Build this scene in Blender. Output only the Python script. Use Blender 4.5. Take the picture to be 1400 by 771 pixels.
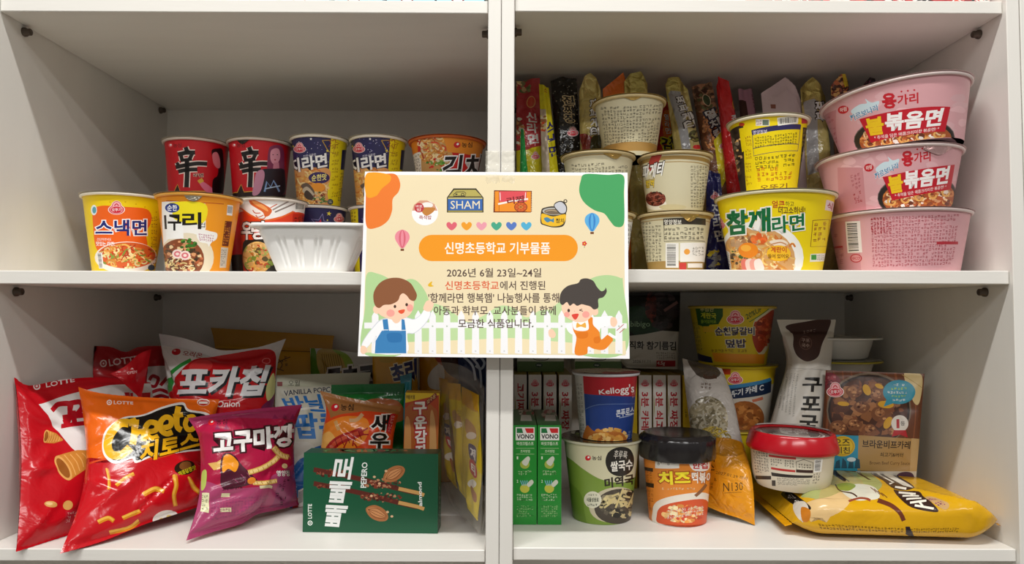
import bpy, math, random
import numpy as np
from mathutils import Vector, Matrix
from mathutils.geometry import tessellate_polygon

# ------------------------------------------------------------------ clear
for o in list(bpy.data.objects):
    bpy.data.objects.remove(o, do_unlink=True)
scene = bpy.context.scene
COL = scene.collection
R_ = math.radians
pi = math.pi

# ------------------------------------------------------------------ camera
F_PX, CAM_D = 970.0, 0.782
PITCH, YAW, ROLL = 0.0419, 0.0020, 0.0038
_cy, _sy, _cp, _sp = math.cos(YAW), math.sin(YAW), math.cos(PITCH), math.sin(PITCH)
RW = np.array([[1, 0, 0], [0, _cp, _sp], [0, -_sp, _cp]]) @ np.array([[_cy, -_sy, 0], [_sy, _cy, 0], [0, 0, 1]])
_c, _s = math.cos(ROLL), math.sin(ROLL)
_right = _c * RW[0] + _s * RW[2]
_up = -_s * RW[0] + _c * RW[2]
_fwd = RW[1]
cam_data = bpy.data.cameras.new('camera')
cam = bpy.data.objects.new('camera', cam_data)
cam_data.sensor_fit = 'HORIZONTAL'
cam_data.sensor_width = 36.0
cam_data.lens = F_PX / 1400 * 36.0
cam_data.clip_start = 0.02
cam.matrix_world = Matrix(((_right[0], _up[0], -_fwd[0], 0), (_right[1], _up[1], -_fwd[1], -CAM_D),
                           (_right[2], _up[2], -_fwd[2], 0), (0, 0, 0, 1)))
COL.objects.link(cam)
scene.camera = cam

# ------------------------------------------------------------------ light and exposure
scene.view_settings.view_transform = 'Standard'
scene.view_settings.look = 'None'
scene.view_settings.gamma = 1.0
scene.view_settings.exposure = 0.0
scene.view_settings.use_curve_mapping = False
world = bpy.data.worlds.new('room_light')
scene.world = world
world.use_nodes = True
wb = world.node_tree.nodes['Background']
wb.inputs[0].default_value = (1.0, 0.95, 0.90, 1)
wb.inputs[1].default_value = 0.25
CEIL_Z = 1.45
def ceiling_lamp(x, y, sx, sy, power):
    ld = bpy.data.lights.new('ceiling_light', 'AREA')
    ld.shape = 'RECTANGLE'
    ld.size, ld.size_y = sx, sy
    ld.energy = power
    ld.color = (1.0, 0.985, 0.955)
    lo = bpy.data.objects.new('ceiling_light', ld)
    lo.location = (x, y, CEIL_Z)
    COL.objects.link(lo)
ceiling_lamp(-0.15, -0.66, 1.2, 0.06, 28.5)
ceiling_lamp(0.25, -2.6, 1.6, 0.16, 46.0)
ceiling_lamp(-1.6, -2.0, 0.9, 0.16, 14.0)
ceiling_lamp(1.9, -1.8, 0.9, 0.16, 14.0)

# ------------------------------------------------------------------ photograph measurements -> points in the place
def P(px, py, Y):
    x, y = px - 700.0, py - 385.5
    x, y = _c * x + _s * y, -_s * x + _c * y
    d = RW.T @ np.array([x, F_PX, -y])
    return np.array([0, -CAM_D, 0]) + d * ((Y + CAM_D) / d[1])
def proj(V):
    V = np.asarray(V, float)
    v = (V - np.array([0, -CAM_D, 0])) @ RW.T
    x = F_PX * v[..., 0] / v[..., 1]
    y = -F_PX * v[..., 2] / v[..., 1]
    return np.stack([700 + _c * x - _s * y, 385.5 + _s * x + _c * y], -1)
def S(Y):
    return F_PX / (CAM_D + Y)

# ------------------------------------------------------------------ materials
def lin(h):
    if not isinstance(h, str):
        return h
    h = h.lstrip('#')
    if len(h) == 3:
        h = ''.join(ch * 2 for ch in h)
    r = []
    for i in (0, 2, 4):
        c = int(h[i:i + 2], 16) / 255
        r.append(c / 12.92 if c <= 0.04045 else ((c + 0.055) / 1.055) ** 2.4)
    return tuple(r)
def mat(name, rough=0.4, metal=0.0, bump=0.0, bscale=60.0, coat=0.0, spec=0.5, mottle=0.0, distort=0.0, bdist=0.004, stretch=None):
    m = bpy.data.materials.new(name)
    m.use_nodes = True
    nt = m.node_tree
    b = nt.nodes['Principled BSDF']
    at = nt.nodes.new('ShaderNodeAttribute'); at.attribute_name = 'Col'
    src = at.outputs['Color']
    tc = nt.nodes.new('ShaderNodeTexCoord')
    co = tc.outputs['Object']
    if stretch:
        mp = nt.nodes.new('ShaderNodeMapping'); mp.inputs['Scale'].default_value = stretch
        nt.links.new(co, mp.inputs['Vector']); co = mp.outputs['Vector']
    if mottle:
        n = nt.nodes.new('ShaderNodeTexNoise'); n.inputs['Scale'].default_value = 45; n.inputs['Detail'].default_value = 6
        mr = nt.nodes.new('ShaderNodeMapRange'); mr.inputs[1].default_value = 0.3; mr.inputs[2].default_value = 0.7
        mr.inputs[3].default_value = 1 - mottle; mr.inputs[4].default_value = 1.0
        mx = nt.nodes.new('ShaderNodeMix'); mx.data_type = 'RGBA'; mx.blend_type = 'MULTIPLY'; mx.inputs[0].default_value = 1
        nt.links.new(co, n.inputs['Vector']); nt.links.new(n.outputs['Fac'], mr.inputs[0])
        nt.links.new(src, mx.inputs[6]); nt.links.new(mr.outputs[0], mx.inputs[7])
        src = mx.outputs[2]
    nt.links.new(src, b.inputs['Base Color'])
    b.inputs['Roughness'].default_value = rough
    b.inputs['Metallic'].default_value = metal
    b.inputs['Specular IOR Level'].default_value = spec
    b.inputs['Coat Weight'].default_value = coat
    b.inputs['Coat Roughness'].default_value = 0.12
    if bump:
        n = nt.nodes.new('ShaderNodeTexNoise'); n.inputs['Scale'].default_value = bscale; n.inputs['Detail'].default_value = 3
        n.inputs['Distortion'].default_value = distort
        bp = nt.nodes.new('ShaderNodeBump'); bp.inputs['Strength'].default_value = bump; bp.inputs['Distance'].default_value = bdist
        nt.links.new(co, n.inputs['Vector']); nt.links.new(n.outputs['Fac'], bp.inputs['Height'])
        nt.links.new(bp.outputs['Normal'], b.inputs['Normal'])
    return m
M = {
    'paper': mat('cup_paper', 0.36, bump=0.05, bscale=90, spec=0.45),
    'card': mat('carton_board', 0.34, bump=0.04, bscale=80, spec=0.45),
    'film': mat('snack_film', 0.20, bump=0.24, bscale=34, distort=0.8, spec=0.40, bdist=0.006),
    'wrap': mat('noodle_wrap', 0.17, bump=0.55, bscale=60, distort=1.0, spec=0.55, bdist=0.006),
    'matte': mat('matte_pouch', 0.42, bump=0.22, bscale=34, distort=0.6, bdist=0.005),
    'foil': mat('gold_foil', 0.28, metal=0.75, bump=0.6, bscale=70, distort=1.0, bdist=0.006),
    'plastic': mat('glossy_plastic', 0.2, spec=0.5),
    'tray': mat('white_tray_plastic', 0.36, bump=0.03, bscale=50),
    'sheet': mat('printer_paper', 0.75, bump=0.06, bscale=30, spec=0.25),
    'panel': mat('white_laminate', 0.42, bump=0.10, bscale=320, mottle=0.03, spec=0.4, bdist=0.001, stretch=(0.15, 1, 1)),
    'panelv': mat('white_laminate_upright', 0.42, bump=0.10, bscale=320, mottle=0.03, spec=0.4, bdist=0.001, stretch=(1, 1, 0.15)),
    'metal': mat('brown_metal', 0.45, metal=0.6),
    'floor': mat('floor_vinyl', 0.5, mottle=0.12, bump=0.02),
}
def clear_mat(name, tint, alpha, rough=0.12, bump=0.35):
    m = bpy.data.materials.new(name); m.use_nodes = True
    nt = m.node_tree; b = nt.nodes['Principled BSDF']
    b.inputs['Base Color'].default_value = (*lin(tint), 1)
    b.inputs['Roughness'].default_value = rough
    b.inputs['Alpha'].default_value = alpha
    n = nt.nodes.new('ShaderNodeTexNoise'); n.inputs['Scale'].default_value = 60; n.inputs['Distortion'].default_value = 1
    bp = nt.nodes.new('ShaderNodeBump'); bp.inputs['Strength'].default_value = bump; bp.inputs['Distance'].default_value = 0.004
    tc = nt.nodes.new('ShaderNodeTexCoord'); nt.links.new(tc.outputs['Object'], n.inputs['Vector'])
    nt.links.new(n.outputs['Fac'], bp.inputs['Height']); nt.links.new(bp.outputs['Normal'], b.inputs['Normal'])
    return m
M['clear'] = clear_mat('clear_zip_plastic', '#d8d4c8', 0.13)
M['shrink'] = clear_mat('clear_shrink_film', '#f4eeee', 0.10)
M['tape'] = clear_mat('clear_tape', '#f4efdc', 0.30, 0.2, 0.8)

# ------------------------------------------------------------------ objects
LINK = []
def empty(name, loc, label=None, cat=None, group=None):
    o = bpy.data.objects.new(name, None)
    o.empty_display_size = 0.02
    o.location = Vector([float(x) for x in loc])
    if label: o['label'] = label
    if cat: o['category'] = cat
    if group: o['group'] = group
    LINK.append(o)
    return o
def build(name, chunks, material, parent=None, origin=(0, 0, 0), smooth=True):
    """chunks: (verts n x 3, faces m x 3 or m x 4, colour or n x 3 colours, normals n x 3 or None)"""
    origin = np.array([float(x) for x in origin])
    V, C, Nn, idx, tot, base = [], [], [], [], [], 0
    allnorm = all(c[3] is not None for c in chunks)
    for v, f, c, n in chunks:
        v = np.asarray(v, float); f = np.asarray(f, int)
        if len(f) == 0: continue
        V.append(v - origin)
        c = np.asarray(lin(c) if isinstance(c, str) else c, float)
        if c.ndim == 1: c = np.tile(c[:3], (len(v), 1))
        C.append(c)
        if allnorm: Nn.append(np.asarray(n, float))
        idx.append((f + base).reshape(-1)); tot.append(np.full(len(f), f.shape[1])); base += len(v)
    V = np.concatenate(V); C = np.concatenate(C); idx = np.concatenate(idx); tot = np.concatenate(tot)
    me = bpy.data.meshes.new(name)
    me.vertices.add(len(V)); me.vertices.foreach_set('co', V.astype(np.float32).ravel())
    me.loops.add(len(idx)); me.loops.foreach_set('vertex_index', idx.astype(np.int32))
    me.polygons.add(len(tot))
    st = np.concatenate([[0], np.cumsum(tot)[:-1]])
    me.polygons.foreach_set('loop_start', st.astype(np.int32))
    me.polygons.foreach_set('use_smooth', np.full(len(tot), bool(smooth)))
    me.update(calc_edges=True)
    at = me.attributes.new('Col', 'FLOAT_COLOR', 'POINT')
    at.data.foreach_set('color', np.concatenate([C, np.ones((len(C), 1))], 1).astype(np.float32).ravel())
    if allnorm and smooth:
        Nn = np.concatenate(Nn)
        Nn = Nn / np.maximum(np.linalg.norm(Nn, axis=1, keepdims=True), 1e-9)
        na = me.attributes.new('custom_normal', 'FLOAT_VECTOR', 'POINT')
        na.data.foreach_set('vector', Nn.astype(np.float32).ravel())
    me.materials.append(material)
    o = bpy.data.objects.new(name, me)
    if parent is not None: o.parent = parent
    else: o.location = Vector(origin)
    LINK.append(o)
    return o
def tag(o, label, cat, group=None):
    o['label'] = label; o['category'] = cat
    if group: o['group'] = group
    return o
def box_chunk(x0, y0, z0, x1, y1, z1, col, bev=0.0):
    x0, x1 = min(x0, x1), max(x0, x1); y0, y1 = min(y0, y1), max(y0, y1); z0, z1 = min(z0, z1), max(z0, z1)
    b = bev
    v, f = [], []
    if b <= 0:
        v = [(x, y, z) for x in (x0, x1) for y in (y0, y1) for z in (z0, z1)]
        f = [(0, 1, 3, 2), (4, 6, 7, 5), (0, 4, 5, 1), (2, 3, 7, 6), (0, 2, 6, 4), (1, 5, 7, 3)]
        return (v, f, col, None)
    import itertools
    vid = {}
    for sx, sy, sz in itertools.product((0, 1), repeat=3):
        for ax in range(3):
            p = [x1 if sx else x0, y1 if sy else y0, z1 if sz else z0]
            s = (sx, sy, sz)
            for k in range(3):
                if k != ax: p[k] += -b if s[k] else b
            vid[(s, ax)] = len(v); v.append(p)
    for ax in range(3):
        o1, o2 = [k for k in range(3) if k != ax]
        for s in (0, 1):
            q = []
            for a_, b_ in ((0, 0), (1, 0), (1, 1), (0, 1)):
                c = [0, 0, 0]; c[ax] = s; c[o1] = a_; c[o2] = b_
                q.append(vid[(tuple(c), ax)])
            f.append(q)
    quads = list(f)
    tris = []
    for ax in range(3):
        o1, o2 = [k for k in range(3) if k != ax]
        for a_ in (0, 1):
            for b_ in (0, 1):
                c0 = [0, 0, 0]; c1 = [0, 0, 0]; c1[ax] = 1
                c0[o1] = c1[o1] = a_; c0[o2] = c1[o2] = b_
                quads.append([vid[(tuple(c0), o1)], vid[(tuple(c1), o1)], vid[(tuple(c1), o2)], vid[(tuple(c0), o2)]])
    for s in itertools.product((0, 1), repeat=3):
        t = [vid[(s, 0)], vid[(s, 1)], vid[(s, 2)]]
        quads.append(t + [t[2]])
    out = []
    va = np.array(v)
    cen = va.mean(0)
    for q in quads:
        uq = list(dict.fromkeys(q))
        n = np.cross(va[uq[1]] - va[uq[0]], va[uq[2]] - va[uq[0]])
        if np.dot(n, va[uq].mean(0) - cen) < 0: uq = uq[::-1]
        if len(uq) == 4:
            out += [(uq[0], uq[1], uq[2]), (uq[0], uq[2], uq[3])]
        else:
            out.append(tuple(uq))
    return (v, out, col, None)
def lathe(prof, center, n=64, col='#fff', axis=None):
    """prof: list of (r, z); axis: 3x3 rotation"""
    a = np.arange(n) / n * 2 * pi
    V = np.concatenate([np.stack([r * np.cos(a), r * np.sin(a), np.full(n, z)], 1) for r, z in prof])
    f = []
    for k in range(len(prof) - 1):
        for i in range(n):
            j = (i + 1) % n
            f.append((k * n + i, k * n + j, (k + 1) * n + j, (k + 1) * n + i))
    if axis is not None: V = V @ axis.T
    return (V + np.asarray(center), f, col, None)

# ------------------------------------------------------------------ printed artwork: flat ink shapes laid onto a surface
_tc = bpy.data.curves.new('lettering', 'FONT'); _to = bpy.data.objects.new('lettering', _tc); COL.objects.link(_to)
_tc.resolution_u = 2
_tcache = {}
def glyphs(s, off):
    k = (s, round(off, 4))
    if k not in _tcache:
        _tc.body = s; _tc.offset = off
        bpy.context.view_layer.update()
        ev = _to.evaluated_get(bpy.context.evaluated_depsgraph_get())
        me = ev.to_mesh(); me.calc_loop_triangles()
        v = np.array([x.co[:2] for x in me.vertices]).reshape(-1, 2)
        t = np.array([x.vertices[:] for x in me.loop_triangles], int).reshape(-1, 3)
        ev.to_mesh_clear()
        _tcache[k] = (v, t)
    return _tcache[k]
def q4(q):
    if len(q) == 4 and not hasattr(q[0], '__len__'):
        x0, y0, x1, y1 = q
        return np.array([(x0, y0), (x1, y0), (x1, y1), (x0, y1)], float)
    return np.array(q, float)
def qmap(q, st):
    q = q4(q); s, t = st[..., 0:1], st[..., 1:2]
    return (1 - s) * (1 - t) * q[0] + s * (1 - t) * q[1] + s * t * q[2] + (1 - s) * t * q[3]
def catmull(p, closed=True, n=6):
    p = np.array(p, float); m = len(p); out = []
    rng = range(m if closed else m - 1)
    for i in rng:
        a, b, c, d = (p[(i - 1) % m], p[i], p[(i + 1) % m], p[(i + 2) % m]) if closed else (p[max(i - 1, 0)], p[i], p[i + 1], p[min(i + 2, m - 1)])
        for k in range(n):
            t = k / n
            out.append(0.5 * ((2 * b) + (c - a) * t + (2 * a - 5 * b + 4 * c - d) * t * t + (3 * b - 3 * c + d - a) * t ** 3))
    if not closed: out.append(p[-1])
    return np.array(out)
class Art:
    def __init__(s, seed=1):
        s.items = []; s.layer = 0; s.rnd = random.Random(seed)
    def soup(s, v, t, col, layer=None):
        if layer is None:
            s.layer += 1; layer = s.layer
        v = np.asarray(v, float); t = np.asarray(t, int).reshape(-1, 3)
        if len(t): s.items.append((v, t, lin(col), layer))
    def poly(s, pts, col, layer=None):
        pts = [(float(p[0]), float(p[1])) for p in pts]
        t = tessellate_polygon([[Vector((x, y, 0)) for x, y in pts]])
        s.soup(pts, t, col, layer)
    def rect(s, x0, y0, x1, y1, col): s.poly([(x0, y0), (x1, y0), (x1, y1), (x0, y1)], col)
    def blob(s, pts, col, n=6): s.poly(catmull(pts, True, n), col)
    def ell(s, cx, cy, rx, ry, col, rot=0, n=28, layer=None):
        a = np.arange(n) / n * 2 * pi; c, d = math.cos(R_(rot)), math.sin(R_(rot))
        x, y = rx * np.cos(a), ry * np.sin(a)
        v = np.stack([cx + x * c - y * d, cy + x * d + y * c], 1)
        s.soup(np.vstack([v, [[cx, cy]]]), [(i, (i + 1) % n, n) for i in range(n)], col, layer)
    def rr(s, x0, y0, x1, y1, r, col, q=None):
        pts = []
        for cx, cy, a0 in ((x1 - r, y1 - r, 0), (x0 + r, y1 - r, 90), (x0 + r, y0 + r, 180), (x1 - r, y0 + r, 270)):
            for k in range(7):
                a = R_(a0 + 15 * k); pts.append((cx + r * math.cos(a), cy + r * math.sin(a)))
        s.poly(pts, col)
    def line(s, pts, w, col, layer=None, smooth=False, closed=False):
        p = catmull(pts, closed, 5) if smooth else np.array(pts, float)
        if closed: p = np.vstack([p, p[:1]])
        d = np.gradient(p, axis=0) if len(p) > 2 else np.tile(p[-1] - p[0], (len(p), 1))
        d /= np.maximum(np.linalg.norm(d, axis=1, keepdims=True), 1e-6)
        n = np.stack([-d[:, 1], d[:, 0]], 1) * (w / 2)
        v = np.vstack([p + n, p - n]); m = len(p)
        t = []
        for i in range(m - 1): t += [(i, i + 1, m + i), (i + 1, m + i + 1, m + i)]
        s.soup(v, t, col, layer)
    def text(s, txt, q, col, b=0.02, o=(), flip=False):
        q = q4(q); b = b * .55
        v0, _ = glyphs(txt, b)
        if not len(v0): return
        lo, hi = v0.min(0), v0.max(0)
        for off, c in list(o) + [(0, col)]:
            v, t = glyphs(txt, b + off * .75)
            st = (v - lo) / np.maximum(hi - lo, 1e-6); st[:, 1] = 1 - st[:, 1]
            s.soup(qmap(q, st), t, c)
    def vtext(s, txt, q, col, b=0.02, o=()):          # letters stacked downwards
        n = len(txt); q = q4(q)
        for i, ch in enumerate(txt):
            st = np.array([(0.0, (i + .04) / n), (1, (i + .04) / n), (1, (i + .96) / n), (0, (i + .96) / n)])
            if ch != ' ': s.text(ch, qmap(q, st), col, b, o)
    def micro(s, q, rows, col, cw=.85, fill=0.97):    # blocks of print too small to read
        q = q4(q); h = np.linalg.norm(q[3] - q[0]); w = np.linalg.norm(q[1] - q[0])
        nc = max(3, int(w / (h / rows) / cw)); V, T = [], []
        rn = s.rnd
        for r in range(rows):
            end = nc if rn.random() < .9 else int(nc * rn.uniform(.6, .95))
            for c in range(end):
                if rn.random() > fill: continue
                u0, v0 = c / nc, (r + .14) / rows; du, dv = .8 / nc, .7 / rows
                for k in range(4):
                    if rn.random() < .55:
                        yy = v0 + dv * rn.choice((0, .4, .8)); a = (u0 + du * rn.uniform(0, .2), yy, u0 + du * rn.uniform(.7, 1), yy + dv * .2)
                    else:
                        xx = u0 + du * rn.choice((.1, .45, .8)); a = (xx, v0 + dv * rn.uniform(0, .3), xx + du * .17, v0 + dv * rn.uniform(.7, 1))
                    i = len(V); V += [(a[0], a[1]), (a[2], a[1]), (a[2], a[3]), (a[0], a[3])]; T += [(i, i + 1, i + 2), (i, i + 2, i + 3)]
        if V: s.soup(qmap(q, np.array(V)), T, col)
    def barcode(s, q, bg='#f4f2ee', fg='#222', n=26, vert=False):
        q = q4(q); s.poly(q, bg); V, T = [], []; x = .06
        while x < .93:
            w = s.rnd.choice((.012, .02, .03)); i = len(V)
            V += [(x, .1), (x + w, .1), (x + w, .78), (x, .78)]; T += [(i, i + 1, i + 2), (i, i + 2, i + 3)]; x += w + s.rnd.choice((.014, .022, .03))
        V = np.array(V)
        if vert: V = V[:, ::-1]
        s.soup(qmap(q, V), T, fg)
    def _in(s, e, k=1.0):
        cx, cy, rx, ry = e; a = s.rnd.uniform(0, 2 * pi); r = math.sqrt(s.rnd.random()) * k
        return cx + rx * r * math.cos(a), cy + ry * r * math.sin(a)
    def _clip(s, p, e):
        p = np.array(p, float); c = np.array(e[:2]); d = (p - c) / np.array(e[2:]); L = np.linalg.norm(d, axis=1)
        f = np.where(L > 1, 1 / np.maximum(L, 1e-6), 1)[:, None]
        return c + (p - c) * f
    def jit(s, col, j=.18):
        k = s.rnd.uniform(1 - j, 1 + j); return tuple(min(1, x * k) for x in lin(col))
    def noodle(s, e, pal, n, L, w):
        b = s.layer
        for i in range(n):
            x, y = s._in(e, .95); a = s.rnd.uniform(0, 2 * pi); k = s.rnd.uniform(-1.6, 1.6); pts = []
            for j in range(6):
                pts.append((x, y)); x += math.cos(a) * L / 5; y += math.sin(a) * L / 5 * .8; a += k / 2
            s.line(s._clip(pts, e), w * s.rnd.uniform(.7, 1.2), s.jit(s.rnd.choice(pal)), layer=b + 1 + i % 6)
        s.layer = b + 6
    def chunk(s, e, pal, n, r0, r1, j=.2):
        b = s.layer
        for i in range(n):
            x, y = s._in(e, .92); r = s.rnd.uniform(r0, r1); m = s.rnd.choice((5, 6, 7)); a0 = s.rnd.uniform(0, 6)
            pts = [(x + r * s.rnd.uniform(.6, 1.1) * math.cos(a0 + k / m * 2 * pi), y + r * .8 * s.rnd.uniform(.6, 1.1) * math.sin(a0 + k / m * 2 * pi)) for k in range(m)]
            pts = s._clip(pts, e)
            s.soup(np.vstack([pts, [np.mean(pts, 0)]]), [(k, (k + 1) % m, m) for k in range(m)], s.jit(s.rnd.choice(pal), j), layer=b + 1 + i % 6)
        s.layer = b + 6
    # --- marks that come back on several packs
    def yellowface(s, cx, cy, r):
        for k, c in ((1.0, '#fbe9e6'), (.9, '#d2243a'), (.78, '#f3b3b8')):
            s.ell(cx, cy + r * .22, r * k, r * .62 * k, c); s.ell(cx, cy - r * .28, r * .6 * k, r * .6 * k, c)
        s.ell(cx, cy + r * .24, r * .7, r * .4, '#d2243a')
        s.text('오뚜기', (cx - r * .56, cy + r * .02, cx + r * .56, cy + r * .44), '#fff', .02)
        s.line([(cx - r * .25, cy - r * .25), (cx, cy - r * .5), (cx + r * .25, cy - r * .25)], r * .12, '#d2243a', smooth=True)
    def seedmark(s, cx, cy, r, col='#fff', bg='#d21f2b', word=True):
        s.ell(cx, cy, r, r * .95, bg, -20); s.ell(cx + r * .2, cy - r * .25, r * .4, r * .34, '#fff', -40)
        if word: s.text('농심', (cx + r * 1.4, cy - r * .8, cx + r * 4.6, cy + r * .8), col, .03)
    def ringmark(s, cx, cy, r, col='#fff', q=None, bg='#c11'):
        s.ell(cx, cy, r, r, col); s.ell(cx, cy, r * .62, r * .62, bg); s.ell(cx, cy, r * .3, r * .3, col)

# ------------------------------------------------------------------ surfaces that take print
def split(T, a):
    a = np.array(a, float); eps = 1e-6; out = []
    while len(T):
        g = T @ a
        k = np.floor(g.min(1) + eps) + 1
        need = g.max(1) > k + eps
        out.append(T[~need]); T = T[need]
        if not len(T): break
        h = g[need] - k[need][:, None]
        pos = h > 0; cnt = pos.sum(1)
        lone = np.where(cnt == 1, pos.argmax(1), (~pos).argmax(1))
        i = np.arange(len(T)); A, B, C = T[i, lone], T[i, (lone + 1) % 3], T[i, (lone + 2) % 3]
        ha, hb, hc = h[i, lone], h[i, (lone + 1) % 3], h[i, (lone + 2) % 3]
        Pm = A + (ha / (ha - hb))[:, None] * (B - A); Q = A + (ha / (ha - hc))[:, None] * (C - A)
        T = np.concatenate([np.stack([A, Pm, Q], 1), np.stack([Pm, B, C], 1), np.stack([Pm, C, Q], 1)])
    return np.concatenate(out) if out else T
STEP = 7e-6
class Surf:
    """(M+1) x (N+1) grid of points; px2uv maps photograph pixels to (u*N, v*M)"""
    def __init__(s, V, px2uv=None, smoothV=None, flip=True):
        s.V = V; s.M, s.N = V.shape[0] - 1, V.shape[1] - 1
        du = np.gradient(V, axis=1); dv = np.gradient(V, axis=0)
        n = np.cross(du, dv)
        if flip: n = -n
        s.n = n / np.maximum(np.linalg.norm(n, axis=2, keepdims=True), 1e-12)
        s.flip = flip
        s.pp = proj(V if smoothV is None else smoothV)
        if px2uv: s.px2uv = px2uv
    def _bil(s, G, uv):
        u = np.clip(np.floor(uv[:, 0]).astype(int), 0, s.N - 1); v = np.clip(np.floor(uv[:, 1]).astype(int), 0, s.M - 1)
        fu, fv = (uv[:, 0] - u)[:, None], (uv[:, 1] - v)[:, None]
        a, b, c, d = G[v, u], G[v, u + 1], G[v + 1, u + 1], G[v + 1, u]
        return (1 - fu) * (1 - fv) * a + fu * (1 - fv) * b + fu * fv * c + (1 - fu) * fv * d, (1 - fv) * (b - a) + fv * (c - d), (1 - fu) * (d - a) + fu * (c - b)
    def px2uv(s, p):
        g = s.pp.reshape(-1, 2); uv = np.zeros((len(p), 2))
        for i in range(0, len(p), 4000):
            k = ((p[i:i + 4000, None, :] - g[None]) ** 2).sum(2).argmin(1)
            uv[i:i + 4000, 0] = k % (s.N + 1); uv[i:i + 4000, 1] = k // (s.N + 1)
        for _ in range(7):
            q, du, dv = s._bil(s.pp, uv)
            r = p - q; det = du[:, 0] * dv[:, 1] - du[:, 1] * dv[:, 0]
            det = np.where(np.abs(det) < 1e-3, 1e-3, det)
            d = np.stack([(r[:, 0] * dv[:, 1] - r[:, 1] * dv[:, 0]) / det, (du[:, 0] * r[:, 1] - du[:, 1] * r[:, 0]) / det], 1)
            uv = np.clip(uv + np.clip(d, -3, 3), [-.6 * s.N - 1, -.6 * s.M - 1], [1.6 * s.N + 1, 1.6 * s.M + 1])
        return uv
    def base(s, col, j0=0, j1=None, cols=None):
        j1 = s.M if j1 is None else j1
        V = s.V[j0:j1 + 1].reshape(-1, 3); n = s.n[j0:j1 + 1].reshape(-1, 3); w = s.N + 1; f = []
        for j in range(j1 - j0):
            for i in range(s.N):
                a, b, c, d = j * w + i, j * w + i + 1, (j + 1) * w + i + 1, (j + 1) * w + i
                f += [(a, b, c), (a, c, d)] if not s.flip else [(a, c, b), (a, d, c)]
        return (V, f, col, n)
    def ink(s, art, j0=0, j1=None, lift=2e-5):
        j1 = s.M if j1 is None else j1
        out = []
        done = np.zeros((0, 6))
        for v, t, col, lay in art.items:
            uv = s.px2uv(v)
            b0, b1 = uv.min(0), uv.max(0)
            hit = done[(done[:, 0] < b1[0]) & (done[:, 2] > b0[0]) & (done[:, 1] < b1[1]) & (done[:, 3] > b0[1]) & (done[:, 4] != lay)]
            layer = 1 + (hit[:, 5].max() if len(hit) else 0)
            done = np.vstack([done, [b0[0], b0[1], b1[0], b1[1], lay, layer]])
            T = uv[t]
            T[:, :, 0] -= 0; ok = (T[:, :, 0].max(1) > 0) & (T[:, :, 0].min(1) < s.N) & (T[:, :, 1].max(1) > j0) & (T[:, :, 1].min(1) < j1)
            T = T[ok]
            if not len(T): continue
            for a in ((1, 0), (0, 1), (1, -1)): T = split(T, a)
            c = T.mean(1)
            e1, e2 = T[:, 1] - T[:, 0], T[:, 2] - T[:, 0]
            ar = e1[:, 0] * e2[:, 1] - e1[:, 1] * e2[:, 0]
            ok = (c[:, 0] > 0) & (c[:, 0] < s.N) & (c[:, 1] > j0) & (c[:, 1] < j1) & (np.abs(ar) > 1e-7)
            T, c, ar = T[ok], c[ok], ar[ok]
            if not len(T): continue
            sw = ar < 0; T[sw] = T[sw][:, ::-1]
            if s.flip: T = T[:, ::-1]
            u = np.floor(c[:, 0]).astype(int); w = np.floor(c[:, 1]).astype(int)
            fu = T[:, :, 0] - u[:, None]; fv = T[:, :, 1] - w[:, None]
            low = ((c[:, 0] - u) >= (c[:, 1] - w))[:, None, None]
            def ev(G):
                a, b, cc, d = G[w, u][:, None], G[w, u + 1][:, None], G[w + 1, u + 1][:, None], G[w + 1, u][:, None]
                U, W = fu[..., None], fv[..., None]
                return np.where(low, a + U * (b - a) + W * (cc - b), a + W * (d - a) + U * (cc - d))
            Pn = ev(s.n); Pn /= np.maximum(np.linalg.norm(Pn, axis=2, keepdims=True), 1e-9)
            Pv = ev(s.V) + Pn * (lift + STEP * layer)
            Pv, Pn = Pv.reshape(-1, 3), Pn.reshape(-1, 3)
            key = np.round(T.reshape(-1, 2), 4)
            _, i1, inv = np.unique(key, axis=0, return_index=True, return_inverse=True)
            out.append((Pv[i1], inv.reshape(-1, 3), col, Pn[i1]))
        return out

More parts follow.
